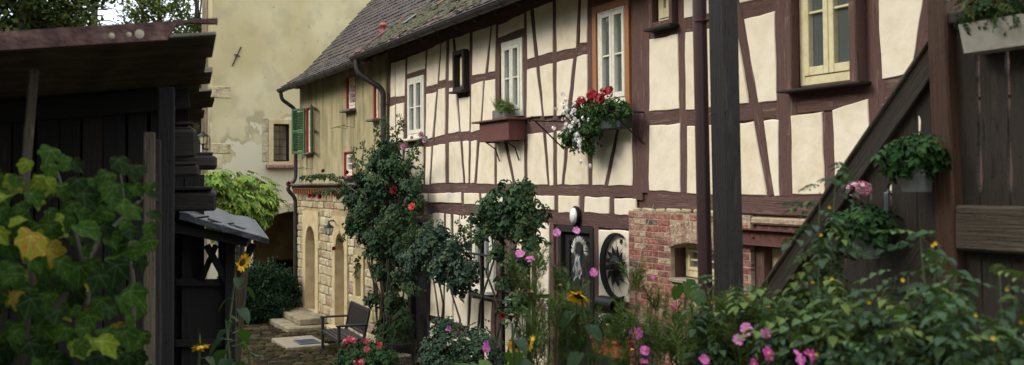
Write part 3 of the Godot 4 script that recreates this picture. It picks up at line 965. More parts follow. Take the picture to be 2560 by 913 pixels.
# roof plane rising towards -z: tiles laid in courses. near: how many of the nearest are single nodes
func tiled(parent: Node3D, x0: float, x1: float, z0: float, y0: float, ang: float, length: float, w: float, ex: float, tints: Array, single_from: float, rough: float) -> void:
	var m := MB.new()
	var P := []
	for r in [[0.0, 0.0], [1.0, 0.006]]:
		for i in 5:
			var t := i / 4.0
			P.append(Vector3((t - 0.5) * w * 0.985, 0.022 + 0.012 * cos((t - 0.5) * PI), -(ex * 1.45) * r[0]))
	m.grid(P, 2, 5)
	for i in 4:
		var a: Vector3 = P[i]
		var b: Vector3 = P[i + 1]
		m.quad(Vector3(a.x, a.y - 0.026, 0), Vector3(b.x, b.y - 0.026, 0), b, a)
	for s in [0, 4]:
		var a: Vector3 = P[s]
		var b: Vector3 = P[s + 5]
		if s == 0: m.quad(Vector3(b.x, b.y - 0.02, b.z), Vector3(a.x, a.y - 0.02, a.z), a, b)
		else: m.quad(Vector3(a.x, a.y - 0.02, a.z), Vector3(b.x, b.y - 0.02, b.z), b, a)
	var tile := m.done()
	var slope := Basis(Vector3.RIGHT, ang)
	var xfs := []
	var cols := []
	var rows := int(length / ex)
	var singles := 0
	var dim := [Color(0.056, 0.038, 0.028), Color(0.045, 0.032, 0.025), Color(0.07, 0.048, 0.035), Color(0.04, 0.03, 0.024), Color(0.082, 0.05, 0.035), Color(0.12, 0.045, 0.032), Color(0.07, 0.07, 0.028)]
	for j in rows:
		var x := x0 + w * (0.5 if j % 2 else 0.0)
		while x < x1:
			var L := j * ex
			var p := Vector3(x + w / 2, y0, z0) + slope * Vector3(0, rr(0, rough), -L + rr(-rough, rough))
			var bs := Basis(Vector3.RIGHT, ang - 0.085 + rr(-rough, rough) * 0.8) * Basis(Vector3.UP, rr(-rough, rough) * 1.5) * Basis(Vector3(0, 0, 1), rr(-rough, rough))
			var k: int = tints[rng.randi() % tints.size()]
			if x > single_from and j < 10 and singles < 290 and x < -12.0:
				part(parent, "roof_tile", tile, M.tiles[k], Transform3D(bs, p))
				singles += 1
			else:
				xfs.append(Transform3D(bs, p))
				cols.append((dim[k] as Color) * rr(0.55, 0.95))
			x += w
	stuff(parent, "roof_tiles", tile, M.tile_any, xfs, cols)
	m = MB.new()
	var ctr := Vector3((x0 + x1) / 2, y0, z0) + slope * Vector3(0, -0.06, -length / 2)
	m.box(ctr, Vector3(x1 - x0 - 0.02, 0.09, length), slope)
	part(parent, "roof_boarding", m, M.blackwood)

func pipe(parent: Node3D, called: String, pts: Array, r: float, mt: Material, collars: Array) -> void:
	var m := MB.new()
	var sm := []     # rounded bends
	for i in pts.size():
		if i == 0 or i == pts.size() - 1:
			sm.append(pts[i]); continue
		var a: Vector3 = pts[i - 1]
		var b: Vector3 = pts[i]
		var c: Vector3 = pts[i + 1]
		var k := minf(0.14, minf(a.distance_to(b), b.distance_to(c)) * 0.45)
		var p := b + (a - b).normalized() * k
		var q := b + (c - b).normalized() * k
		for t in [0.0, 0.25, 0.5, 0.75, 1.0]: sm.append(p.lerp(b, t).lerp(b.lerp(q, t), t))
	m.tube(sm, [r], 14)
	var o := part(parent, called, m, mt)
	for y in collars:
		m = MB.new()
		var q: Vector3 = pts[pts.size() - 1]
		m.tube([Vector3(q.x, y - 0.02, q.z), Vector3(q.x, y + 0.02, q.z)], [r * 1.13], 14)
		m.bar(Vector3(q.x, y, q.z), Vector3(q.x, y, q.z - 0.16), 0.02, 0.02)
		part(o, "pipe_clip", m, mt)

const PANELS := [
	[-20.303, 6.164, -20.104, 6.162, -20.075, 5.446, -20.333, 5.451],
	[-20.045, 6.163, -19.447, 6.154, -19.487, 5.41, -19.994, 5.432],
	[-19.283, 6.165, -18.306, 6.191, -18.33, 5.853, -19.308, 5.85],
	[-18.168, 6.189, -17.511, 6.231, -17.677, 5.492, -18.215, 5.487],
	[-17.428, 6.231, -17.228, 6.239, -17.291, 5.532, -17.556, 5.543],
	[-17.032, 6.248, -16.927, 6.251, -16.823, 5.498, -17.094, 5.496],
	[-16.771, 6.241, -16.162, 6.238, -16.166, 5.948, -16.706, 5.973],
	[-15.977, 6.239, -15.258, 6.233, -15.493, 5.471, -16.003, 5.49],
	[-15.17, 6.23, -15.068, 6.231, -15.101, 5.471, -15.343, 5.474],
	[-20.382, 5.245, -20.077, 5.251, -20.06, 4.481, -20.412, 4.476],
	[-19.984, 5.256, -19.533, 5.261, -19.584, 4.508, -19.968, 4.497],
	[-18.227, 5.326, -17.736, 5.328, -17.954, 4.476, -18.266, 4.453],
	[-17.604, 5.369, -17.293, 5.37, -17.321, 4.51, -17.802, 4.48],
	[-17.07, 5.344, -16.817, 5.338, -16.639, 4.529, -17.115, 4.518],
	[-16.615, 5.117, -16.153, 5.114, -16.185, 4.523, -16.522, 4.513],
	[-16.054, 5.326, -15.571, 5.33, -15.72, 4.515, -16.081, 4.501],
	[-15.472, 5.33, -15.096, 5.322, -15.109, 4.5, -15.62, 4.514],
	[-20.39, 4.317, -19.653, 4.32, -19.682, 3.579, -20.396, 3.564],
	[-19.432, 4.305, -18.447, 4.301, -18.474, 3.584, -19.526, 3.578],
	[-18.258, 4.295, -18.004, 4.3, -18.119, 3.576, -18.295, 3.573],
	[-17.861, 4.306, -17.305, 4.32, -17.314, 3.609, -18.003, 3.59],
	[-17.082, 4.336, -16.608, 4.344, -16.467, 3.607, -17.1, 3.609],
	[-16.458, 4.332, -16.212, 4.328, -16.238, 3.6, -16.327, 3.6],
	[-16.075, 4.323, -15.854, 4.321, -15.982, 3.605, -16.109, 3.599],
	[-15.7, 4.308, -15.141, 4.31, -15.151, 3.578, -15.849, 3.595],
	[-15.011, 4.305, -14.786, 4.302, -14.455, 3.583, -15.022, 3.578],
	[-14.634, 4.296, -14.051, 4.271, -14.049, 3.576, -14.322, 3.582],
	[-14.923, 6.208, -14.024, 6.262, -14.027, 6.059, -14.941, 6.017],
	[-13.892, 6.262, -13.802, 6.272, -13.666, 5.531, -13.881, 5.536],
	[-13.653, 6.283, -13.077, 6.29, -13.083, 5.553, -13.505, 5.547],
	[-12.934, 6.295, -12.298, 6.258, -12.387, 5.531, -12.921, 5.533],
	[-12.181, 6.25, -12.047, 6.243, -12.065, 5.568, -12.249, 5.574],
	[-13.899, 5.359, -13.61, 5.356, -13.435, 4.617, -13.919, 4.631],
	[-13.465, 5.364, -13.08, 5.365, -13.073, 4.597, -13.336, 4.608],
	[-12.924, 5.361, -12.453, 5.36, -12.673, 4.588, -12.937, 4.592],
	[-12.321, 5.376, -12.069, 5.384, -12.084, 4.568, -12.518, 4.581],
	[-13.886, 4.344, -13.411, 4.345, -13.277, 3.573, -13.906, 3.567],
	[-13.271, 4.326, -13.098, 4.331, -13.091, 3.563, -13.173, 3.557],
	[-12.942, 4.336, -12.691, 4.337, -12.836, 3.566, -12.935, 3.563],
	[-12.549, 4.317, -12.083, 4.319, -12.079, 3.562, -12.717, 3.572],
	[-11.91, 4.299, -11.32, 4.328, -11.646, 3.564, -11.924, 3.565],
	[-11.2, 4.336, -10.957, 4.352, -10.952, 3.555, -11.517, 3.564],
	[-10.492, 5.923, -10.421, 5.917, -10.429, 5.541, -10.5, 5.545],
	[-10.493, 5.379, -9.926, 5.364, -9.91, 4.477, -10.511, 4.497],
	[-9.757, 5.813, -8.872, 5.731, -8.863, 5.536, -9.748, 5.561],
	[-9.737, 5.368, -8.838, 5.327, -8.629, 4.457, -9.747, 4.454],
	[-8.657, 5.368, -8.195, 5.371, -8.172, 4.446, -8.428, 4.44],
	[-10.515, 4.296, -9.899, 4.284, -9.907, 3.475, -10.543, 3.493],
	[-9.728, 4.239, -8.553, 4.223, -8.365, 3.449, -9.735, 3.462],
	[-8.362, 4.22, -8.162, 4.226, -8.161, 3.451, -8.199, 3.451],
	[-8.779, 5.714, -8.181, 5.666, -8.183, 5.552, -8.71, 5.571],
	[-7.935, 4.253, -7.521, 4.267, -7.498, 3.473, -7.931, 3.462],
	[-7.343, 4.276, -6.923, 4.344, -6.913, 3.469, -7.328, 3.461],
	[-6.737, 5.36, -6.234, 5.341, -6.404, 4.565, -6.711, 4.524],
	[-6.714, 4.282, -6.204, 4.33, -6.226, 3.481, -6.713, 3.473],
	[-19.023, 3.391, -18.221, 3.384, -18.211, 3.247, -19.072, 3.223],
	[-18.133, 3.385, -16.576, 3.419, -16.56, 3.24, -18.135, 3.232],
	[-16.399, 3.409, -15.788, 3.402, -15.747, 3.231, -16.401, 3.228],
	[-15.658, 3.403, -14.338, 3.4, -14.34, 3.241, -15.618, 3.226],
	[-19.943, 2.789, -19.269, 2.798, -19.37, 1.126, -20.061, 1.14],
	[-17.92, 3.013, -17.376, 3.023, -17.481, 1.094, -18.072, 1.057],
	[-17.244, 3.018, -17.065, 3.015, -17, 1.112, -17.339, 1.072],
	[-16.879, 3.009, -16.166, 3.006, -16.338, 1.063, -16.903, 1.068],
	[-16.078, 1.575, -15.306, 1.584, -15.356, 0.982, -16.194, 0.998],
	[-18.074, 0.898, -15.4, 0.816, -15.408, 0.26, -18.17, 0.018],
	[-13.707, 3.387, -13.066, 3.384, -13.082, 3.197, -13.71, 3.199],
	[-12.91, 3.388, -12.333, 3.388, -12.348, 3.169, -12.921, 3.164],
	[-12.145, 3.378, -11.526, 3.38, -11.535, 3.175, -12.16, 3.179],
	[-11.362, 3.368, -10.872, 3.363, -10.876, 3.173, -11.366, 3.171],
	[-14.314, 2.719, -13.82, 2.726, -13.834, 1.879, -14.328, 1.847],
	[-13.613, 2.968, -13.232, 2.975, -13.27, 1.933, -13.617, 1.9],
	[-13.632, 1.821, -13.271, 1.842, -13.352, 0.893, -13.648, 0.878],
	[-14.815, 1.685, -13.856, 1.783, -13.873, 0.811, -14.831, 0.661],
	[-11.776, 2.939, -11.034, 2.942, -11.062, 2.04, -11.794, 2.02],
	[-11.798, 1.812, -11.066, 1.851, -11.132, 1.243, -11.81, 1.191]]

func half_timbered_house() -> void:
	wobble.seed = 5; wobble.frequency = 0.05; wobble.fractal_octaves = 3
	var h := thing("half_timbered_house", "cream half-timbered house with purple-brown beams and mossy tiled roof", "house")
	# openings: TL and BR on the facade
	var w1a := Vector2(-19.287, 5.734)
	var w1b := Vector2(-18.368, 4.495)
	var w2a := Vector2(-14.82, 5.901)
	var w2b := Vector2(-14.057, 4.649)
	var w3a := Vector2(-11.878, 5.991)
	var w3b := Vector2(-10.973, 4.622)
	var s1a := Vector2(-16.65, 5.932)
	var s1b := Vector2(-16.208, 5.274)
	var s2a := Vector2(-10.375, 6.074)
	var s2b := Vector2(-9.944, 5.532)
	var w4a := Vector2(-7.846, 5.572)
	var w4b := Vector2(-7.013, 4.509)
	w4a.y = 6.0
	var w4y := 4.56
	var w5a := Vector2(-16.047, 3.013)
	var w5b := Vector2(-15.176, 1.79)
	var d1a := Vector2(-19.169, 2.895)
	var d1b := Vector2(-18.105, 1.269)
	var d2a := Vector2(-12.931, 2.968)
	var d2b := Vector2(-11.927, 1.701)
	var ba := Vector2(-10.076, 2.874)
	var bb := Vector2(-9.223, 2.39)
	var ga := Vector2(-8.447, 3.079)
	var gb := Vector2(-7.445, 2.626)
	var holes := [[w1a.x, w1b.x, w1b.y, w1a.y], [w2a.x, w2b.x, w2b.y, w2a.y], [w3a.x, w3b.x, w3b.y, w3a.y], [s1a.x, s1b.x, s1b.y, s1a.y], [s2a.x, s2b.x, s2b.y, s2a.y], [w4a.x, w4b.x, w4y, w4a.y], [w5a.x, w5b.x, w5b.y, w5a.y], [d1a.x, d1b.x, 0.15, d1a.y], [d2a.x, d2b.x, 0.85, d2a.y], [ba.x, bb.x, bb.y, ba.y], [ga.x, gb.x, 1.4, ga.y]]
	var m := MB.new()
	m.wall(-20.5, -2.0, -0.4, 6.75, -0.3, -0.034, holes)
	part(h, "facade_wall", m, M.beam2)
	m = MB.new()
	m.box(Vector3(-11.25, 3.2, -6.2), Vector3(18.5, 7.2, 0.2))
	m.box(Vector3(-20.4, 3.2, -3.2), Vector3(0.2, 7.2, 5.8))
	m.box(Vector3(-2.1, 3.2, -3.2), Vector3(0.2, 7.2, 5.8))
	m.box(Vector3(-11.25, 3.35, -3.2), Vector3(18.0, 0.2, 5.7))
	m.box(Vector3(-11.25, 6.6, -3.2), Vector3(18.0, 0.1, 5.7))
	m.box(Vector3(-12.8, 3.2, -3.2), Vector3(0.12, 6.5, 5.7))
	m.box(Vector3(-16.6, 3.2, -3.2), Vector3(0.12, 6.5, 5.7))
	m.box(Vector3(-8.3, 3.2, -3.2), Vector3(0.12, 6.5, 5.7))
	part(h, "inner_walls", m, M.room)

	# plaster infills
	for i in PANELS.size():
		part(h, "plaster_panel", infill(PANELS[i]), M.cream if i % 3 else M.cream2)
	# timbers: [from, to, width]
	var posts := [[Vector2(-20.441, 6.346), Vector2(-20.49, 3.502), 0.18], [Vector2(-20.096, 6.178), Vector2(-20.01, 4.515), 0.1], [Vector2(-19.372, 6.221), Vector2(-19.541, 3.503), 0.16], [Vector2(-18.22, 6.204), Vector2(-18.356, 3.568), 0.17], [Vector2(-17.119, 6.256), Vector2(-17.21, 3.597), 0.23], [Vector2(-16.071, 6.274), Vector2(-16.178, 3.594), 0.2], [Vector2(-14.991, 6.278), Vector2(-15.079, 3.578), 0.2], [Vector2(-13.94, 6.281), Vector2(-13.985, 3.545), 0.17], [Vector2(-13, 6.343), Vector2(-13.025, 3.557), 0.17], [Vector2(-11.97, 6.281), Vector2(-12, 3.556), 0.19], [Vector2(-10.809, 6.179), Vector2(-10.848, 3.365), 0.24], [Vector2(-10.607, 6.142), Vector2(-10.644, 3.458), 0.22], [Vector2(-9.824, 5.974), Vector2(-9.826, 3.463), 0.19], [Vector2(-8.089, 5.742), Vector2(-8.083, 3.441), 0.21], [Vector2(-7.938, 5.713), Vector2(-7.963, 3.442), 0.19], [Vector2(-7.437, 4.272), Vector2(-7.425, 3.459), 0.2], [Vector2(-6.81, 5.499), Vector2(-6.827, 3.489), 0.23]]
	for p in posts: part(h, "post", timber(p[0], p[1], p[2], -0.001 + rr(0, 0.002)), M.beam)
	var braces := [[Vector2(-17.473, 6.242), Vector2(-18.068, 3.568), 0.1], [Vector2(-16.87, 6.246), Vector2(-16.399, 3.602), 0.11], [Vector2(-15.213, 6.222), Vector2(-15.927, 3.593), 0.11], [Vector2(-14.715, 4.297), Vector2(-14.38, 3.57), 0.13], [Vector2(-13.755, 6.27), Vector2(-13.225, 3.557), 0.12], [Vector2(-12.238, 6.197), Vector2(-12.793, 3.562), 0.12], [Vector2(-11.23, 4.338), Vector2(-11.592, 3.561), 0.13], [Vector2(-8.822, 5.657), Vector2(-8.249, 3.448), 0.17], [Vector2(-6.177, 5.239), Vector2(-6.322, 4.534), 0.22], [Vector2(-17.353, 3.022), Vector2(-17.34, 2.538), 0.09], [Vector2(-16.996, 3.024), Vector2(-16.917, 2.558), 0.09]]
	for p in braces: part(h, "brace", timber(p[0], p[1], p[2], 0.003 + rr(0, 0.001)), M.beam2)
	var rails := [[-20.45, -2.0, 6.48, 0.5], [-20.4, -19.35, 5.35, 0.24], [-18.4, -15.0, 5.42, 0.22], [-14.05, -11.95, 5.46, 0.23], [-10.5, -8.05, 5.46, 0.24], [-6.8, -2.0, 4.42, 0.3], [-20.4, -10.85, 4.42, 0.24], [-10.55, -8.1, 4.37, 0.24], [-8.1, -6.85, 4.4, 0.24], [-20.4, -10.9, 3.49, 0.2], [-10.6, -2.0, 3.36, 0.26], [-20.4, -10.95, 3.09, 0.24], [-19.35, -18.25, 5.82, 0.2], [-15.05, -13.95, 5.98, 0.2], [-12.1, -10.9, 6.1, 0.2], [-18.05, -15.3, 0.95, 0.15], [-20.4, -19.3, 1.0, 0.16], [-11.85, -11.0, 1.95, 0.22], [-15.3, -13.75, 1.86, 0.12]]
	for r in rails: part(h, "rail", timber(Vector2(r[0], r[2]), Vector2(r[1], r[2]), r[3], -0.003 + rr(-0.001, 0.001)), M.beam if rng.randf() < 0.5 else M.beam2)
	for x in [-18.18, -16.49, -15.72, -13.85, -12.99, -12.24, -11.44]: part(h, "strut", timber(Vector2(x, 3.18), Vector2(x, 3.42), 0.14, 0.0015), M.beam)
	for g in [[-19.28, 0.1, 3.0, 0.16], [-18.0, 0.1, 3.0, 0.16], [-16.1, 0.6, 3.0, 0.15], [-15.27, 0.6, 3.0, 0.14], [-13.74, 0.7, 3.0, 0.17], [-13.17, 0.7, 3.0, 0.15], [-11.88, 0.7, 3.0, 0.15]]: part(h, "post", timber(Vector2(g[0], g[1]), Vector2(g[0], g[2]), g[3], 0.002), M.blackwood if g[0] < -17.9 else M.beam)

	# windows of the upper floor
	var w := window(h, w1a.x, w1b.x, w1b.y, w1a.y, 0.02, 2, 2, M.white_paint, 0.075, 0.06)
	m = MB.new(); m.cbox(Vector3((w1a.x + w1b.x) / 2, w1b.y - 0.02, 0.06), Vector3(w1b.x - w1a.x + 0.1, 0.05, 0.16), 0.01)
	part(w, "sill", m, M.white_paint)
	w = window(h, w2a.x, w2b.x, w2b.y, w2a.y, 0.02, 2, 2, M.white_paint, 0.085, 0.06)
	blinds(w, w2a.x + 0.1, w2b.x - 0.1, w2b.y + 0.1, w2a.y - 0.1, -0.14, M.blackwood)
	w = window(h, w3a.x + 0.12, w3b.x - 0.03, w3b.y, w3a.y - 0.03, 0.015, 2, 2, M.white_paint, 0.07, 0.06)
	curtain(w, w3b.x - 0.26, w3b.x - 0.12, w3b.y, w3a.y, -0.2)
	m = MB.new(); m.frame(w3a.x, w3b.x + 0.02, w3b.y - 0.12, w3a.y + 0.03, -0.06, 0.03, 0.1, 0.06)
	part(w, "surround", m, M.orangewood)
	w = window(h, w4a.x, w4b.x, w4y, w4a.y, -0.03, 2, 2, M.cream_paint, 0.07, 0.07)
	m = MB.new()
	m.cbox(Vector3(w4a.x - 0.05, (w4y + w4a.y) / 2, 0.03), Vector3(0.1, w4a.y - w4y + 0.1, 0.1), 0.01)
	m.cbox(Vector3(w4b.x + 0.045, (w4y + w4a.y) / 2, 0.05), Vector3(0.09, w4a.y - w4y + 0.1, 0.16), 0.01)
	part(w, "surround", m, M.beam)
	m = MB.new(); m.cbox(Vector3((w4a.x + w4b.x) / 2, w4y - 0.05, 0.07), Vector3(w4b.x - w4a.x + 0.3, 0.026, 0.17), 0.006)
	part(w, "sill", m, M.darkwood)
	# two small windows in box frames
	for s in [[s1a, s1b, 0.11], [s2a, s2b, 0.08]]:
		var a: Vector2 = s[0]
		var b: Vector2 = s[1]
		w = window(h, a.x + 0.06, b.x - 0.06, b.y + 0.04, a.y - 0.04, 0.0, 1, 1, M.cream_paint, 0.03, 0.1)
		m = MB.new(); m.frame(a.x - 0.03, b.x + 0.03, b.y - 0.03, a.y + 0.04, -0.1, s[2], 0.07)
		part(w, "box_frame", m, M.darkwood if s[2] > 0.1 else M.beam)
		m = MB.new(); m.cbox(Vector3((a.x + b.x) / 2, b.y - 0.045, s[2] / 2), Vector3(b.x - a.x + 0.14, 0.035, s[2] + 0.12), 0.006)
		part(w, "sill", m, M.darkwood)
		if s[2] < 0.1: blinds(w, a.x + 0.08, b.x - 0.08, b.y + 0.05, a.y - 0.05, -0.15, M.cream_paint)
	# ground floor window behind the climbing rose
	w = window(h, w5a.x, w5b.x, w5b.y, w5a.y, 0.02, 2, 1, M.white_paint, 0.08, 0.06)
	m = MB.new(); m.cbox(Vector3((w5a.x + w5b.x) / 2, w5b.y - 0.03, 0.08), Vector3(w5b.x - w5a.x + 0.12, 0.06, 0.2), 0.01)
	part(w, "sill", m, M.white_paint)
	# plank door with a slanted transom light
	var d := node(h, "door")
	m = MB.new(); m.frame(d1a.x, d1b.x, 0.15, d1a.y, -0.1, 0.03, 0.08, 0.02)
	m.cbox(Vector3((d1a.x + d1b.x) / 2, 2.38, -0.04), Vector3(d1b.x - d1a.x - 0.16, 0.08, 0.1), 0.01)
	part(d, "frame", m, M.blackwood)
	for i in 6:
		m = MB.new(); m.off = Vector2(i * 0.3, 0)
		m.cbox(Vector3(lerpf(d1a.x + 0.08, d1b.x - 0.08, (i + 0.5) / 6), 1.26, -0.1), Vector3((d1b.x - d1a.x - 0.17) / 6, 2.16, 0.05), 0.006)
		part(d, "plank", m, M.blackwood)
	m = MB.new(); m.quad(Vector3(d1a.x + 0.08, 2.42, -0.06), Vector3(d1b.x - 0.08, 2.42, -0.06), Vector3(d1b.x - 0.08, d1a.y - 0.08, -0.1), Vector3(d1a.x + 0.08, d1a.y - 0.08, -0.1))
	part(d, "pane", m, M.glass)
	m = MB.new(); m.cbox(Vector3((d1a.x + d1b.x) / 2 + 0.05, 2.72, -0.05), Vector3(0.09, 0.62, 0.05), 0.008, Basis(Vector3(0, 0, 1), -0.42))
	part(d, "glazing_bar", m, M.redwood)
	m = MB.new(); m.tube([Vector3(d1b.x - 0.3, 1.5, -0.07), Vector3(d1b.x - 0.3, 1.5, 0.0), Vector3(d1b.x - 0.18, 1.5, 0.0)], [0.01], 6)
	part(d, "handle", m, M.galv)
	# front door, black, glazed above
	d = node(h, "door")
	m = MB.new(); m.frame(d2a.x, d2b.x, 0.85, d2a.y, -0.12, 0.02, 0.09, 0.02)
	part(d, "frame", m, M.blackwood)
	m = MB.new(); m.frame(d2a.x + 0.09, d2b.x - 0.09, 0.87, d2a.y - 0.09, -0.11, -0.05, 0.13, 0.95)
	part(d, "leaf", m, M.blackwood)
	m = MB.new(); m.quad(Vector3(d2a.x + 0.2, 1.7, -0.08), Vector3(d2b.x - 0.2, 1.7, -0.08), Vector3(d2b.x - 0.2, d2a.y - 0.2, -0.08), Vector3(d2a.x + 0.2, d2a.y - 0.2, -0.08))
	part(d, "pane", m, M.glass)
	# steel lintel and cream cellar door
	m = MB.new()
	var lx0 := Vector2(-8.783, 3.171).x
	var lx1 := Vector2(-7.35, 3.214).x
	m.box(Vector3((lx0 + lx1) / 2, 3.08, 0.03), Vector3(lx1 - lx0, 0.012, 0.16))
	m.box(Vector3((lx0 + lx1) / 2, 2.92, 0.03), Vector3(lx1 - lx0, 0.012, 0.16))
	m.box(Vector3((lx0 + lx1) / 2, 3.0, 0.03), Vector3(lx1 - lx0, 0.148, 0.02))
	for i in 4: m.lathe(Vector3(lx0 + 0.25 + i * 0.5, 3.0, 0.041), [[0.022, 0.0], [0.02, 0.012], [0.001, 0.016]], 8, Basis(Vector3.RIGHT, PI / 2))
	part(h, "lintel", m, M.rustiron)
	d = node(h, "door")
	for i in 5:
		m = MB.new(); m.cbox(Vector3(lerpf(ga.x, gb.x, (i + 0.5) / 5), 2.13, -0.16), Vector3((gb.x - ga.x) / 5 - 0.006, 1.5, 0.05), 0.008)
		part(d, "plank", m, M.cream_paint)
	m = MB.new(); m.cbox(Vector3((ga.x + gb.x) / 2, 2.3, -0.12), Vector3(gb.x - ga.x - 0.05, 0.1, 0.03), 0.006)
	part(d, "ledge", m, M.cream_paint)

	# brick infill
	var bx0 := Vector2(-11.004, 3.051).x
	var bx1 := Vector2(-8.596, 3.133).x
	m = MB.new()
	m.wall(bx0, bx1, 0.5, 3.225, -0.033, 0.0235, [[ba.x, bb.x, bb.y, ba.y]])
	var bw := part(h, "brick_wall", m, M.brickmortar)
	m = MB.new(); m.cbox(Vector3.ZERO, Vector3.ONE, 0.05)
	var brick := m.done()
	var y := 0.86
	var row := 0
	var tot := 0
	while y < 3.2:
		var x := bx0 - (0.13 if row % 2 else 0.0)
		while x < bx1:
			var ln := 0.25 if rng.randf() < 0.68 else 0.12
			var a := maxf(x, bx0)
			var b := minf(x + ln, bx1)
			x += ln + 0.014
			if b - a < 0.04: continue
			for seg in ([[a, b]] if y + 0.066 < bb.y - 0.02 or y > ba.y + 0.24 else [[a, minf(b, ba.x - 0.002)], [maxf(a, bb.x + 0.002), b]]):
				if seg[1] - seg[0] < 0.03: continue
				var tone := rng.randi() % 5
				if rng.randf() < 0.1: tone = 5
				if y > 2.85: tone = [5, 3, 1, 5, 3, 0][rng.randi() % 6]
				if rng.randf() < 0.03: tone = 6
				part(bw, "brick", brick, M.bricks[tone], Transform3D(Basis(Vector3(0, 0, 1), rr(-0.012, 0.012)) * Basis.from_scale(Vector3(seg[1] - seg[0], 0.066, 0.06)), Vector3((seg[0] + seg[1]) / 2, y + 0.033, -0.002 + rr(-0.003, 0.005))))
				tot += 1
		y += 0.0785
		row += 1
	# segmental arch of upright bricks over the cellar window
	for i in 13:
		var t := (i + 0.5) / 13.0 - 0.5
		var cx := lerpf(ba.x - 0.06, bb.x + 0.06, t + 0.5)
		part(bw, "arch_brick", brick, M.bricks[5] if i % 4 else M.bricks[3], Transform3D(Basis(Vector3(0, 0, 1), -t * 0.55) * Basis.from_scale(Vector3(0.072, 0.25, 0.07)), Vector3(cx, ba.y + 0.125 - t * t * 0.34, 0.004)))
	m = MB.new()   # reveal filling below the arch
	var poly := PackedVector2Array([Vector2(ba.x, ba.y + 0.02)])
	for i in 11:
		var t := i / 10.0 - 0.5
		poly.append(Vector2(lerpf(ba.x, bb.x, t + 0.5), ba.y - 0.0 - t * t * 0.34))
	poly.append(Vector2(bb.x, ba.y + 0.02))
	m.prism(poly, 0.3, Vector3(0, 0, -0.14))
	part(bw, "arch_soffit", m, M.brickmortar)
	w = window(h, ba.x + 0.03, bb.x - 0.03, bb.y + 0.05, ba.y - 0.03, -0.17, 2, 2, M.cream_paint, 0.06, 0.035)
	m = MB.new(); m.cbox(Vector3((ba.x + bb.x) / 2, bb.y + 0.02, -0.05), Vector3(bb.x - ba.x, 0.05, 0.24), 0.01)
	part(w, "sill", m, M.concrete)
	for k in 7:   # loose rubble bedding under the sill beam
		m = MB.new(); m.cbox(Vector3.ZERO, Vector3(rr(0.14, 0.3), 0.055, 0.07), 0.02)
		part(bw, "bedding_stone", m, M.stones[k % 5], Transform3D(Basis(Vector3(0, 0, 1), rr(-0.05, 0.05)), Vector3(-10.85 + k * 0.27, 3.238 + rr(-0.006, 0.004), -0.015 + rr(0, 0.012))))
	m = MB.new(); m.cbox(Vector3(-7.0, 3.17, -0.02), Vector3(4.4, 0.08, 0.07), 0.02)
	part(h, "mortar_bed", m, M.brickmortar)
	# rubble plinth
	for i in 26:
		m = MB.new(); m.cbox(Vector3.ZERO, Vector3(0.36, rr(0.2, 0.3), 0.14), 0.04)
		part(h, "plinth_stone", m, M.stones[rng.randi() % 5], Transform3D(Basis(Vector3(0, 0, 1), rr(-0.03, 0.03)), Vector3(-18.0 + i * 0.26 if i < 12 else -14.6 + (i - 12) * 0.25, 0.32 + (0.0 if i < 12 else 0.42) + rr(-0.02, 0.04), -0.01)))

	# roof, gutter, downpipe
	var rf := node(h, "roof")
	tiled(rf, -21.0, -2.0, 0.6, 6.385, deg_to_rad(37), 5.2, 0.235, 0.21, [0, 1, 2, 3, 4, 0, 1, 3, 2, 0, 1, 3, 2, 0, 1, 4, 5, 6], -21.2, 0.03)
	m = MB.new()
	var sl := Basis(Vector3.RIGHT, deg_to_rad(37))
	for k in 20:   # red verge tiles along the step between the roofs
		m = MB.new(); m.cbox(Vector3.ZERO, Vector3(0.2, 0.05, 0.3), 0.02)
		part(rf, "verge_tile", m, M.tiles[[5, 0, 5, 1, 3][k % 5]], Transform3D(sl * Basis(Vector3(0, 1, 0), rr(-0.05, 0.05)), Vector3(-21.05, 6.43, 0.55) + sl * Vector3(rr(-0.02, 0.02), 0.03, -0.26 * k)))
	for k in 3:    # slipped sheet-metal and red strip
		m = MB.new(); m.cbox(Vector3.ZERO, Vector3(0.22, 0.02, 0.34), 0.004)
		part(rf, "metal_flashing", m, M.slate if k == 1 else M.tiles[5], Transform3D(sl * Basis(Vector3(0, 1, 0), rr(-0.2, 0.2)), Vector3(-20.6 + k * 1.15, 6.46, 0.55) + sl * Vector3(0, 0.05, -0.5 - 0.35 * (k % 3))))
	var mx := []
	var mc := []
	for k in 1000:  # moss cushions in streaks down the tiles
		var streak := int(rr(0, 9))
		var x: float = -20.6 + [0.2, 0.75, 1.1, 1.9, 2.7, 3.1, 4.4, 5.6, 6.8][streak] + rng.randfn() * 0.2
		var L := absf(rng.randfn()) * 0.75 + rr(0, 0.5)
		mx.append(Transform3D(sl * Basis.from_scale(Vector3(rr(0.02, 0.06), rr(0.012, 0.03), rr(0.02, 0.06))), Vector3(x, 6.42, 0.6) + sl * Vector3(0, 0.012, -L)))
		mc.append(Color(0.055, 0.056, 0.016) * rr(0.45, 1.2))
	m = MB.new(); m.lathe(Vector3.ZERO, [[1.0, 0.0], [0.85, 0.6], [0.4, 0.95], [0.001, 1.0]], 7)
	stuff(rf, "moss", m.done(), M.tile_any, mx, mc)
	gutter(h, -21.05, -2.0, 6.34, 0.63, 0.085, M.zinc)
	m = MB.new(); m.cbox(Vector3(-11.5, 6.36, 0.53), Vector3(19.0, 0.16, 0.03), 0.004)
	part(h, "fascia", m, M.blackwood)
	for i in 24:
		m = MB.new(); m.cbox(Vector3.ZERO, Vector3(0.12, 0.16, 0.75), 0.01, Basis(Vector3.RIGHT, deg_to_rad(37)))
		part(h, "rafter_foot", m, M.blackwood, Transform3D(Basis(), Vector3(-20.4 + i * 0.8, 6.5, 0.24)))
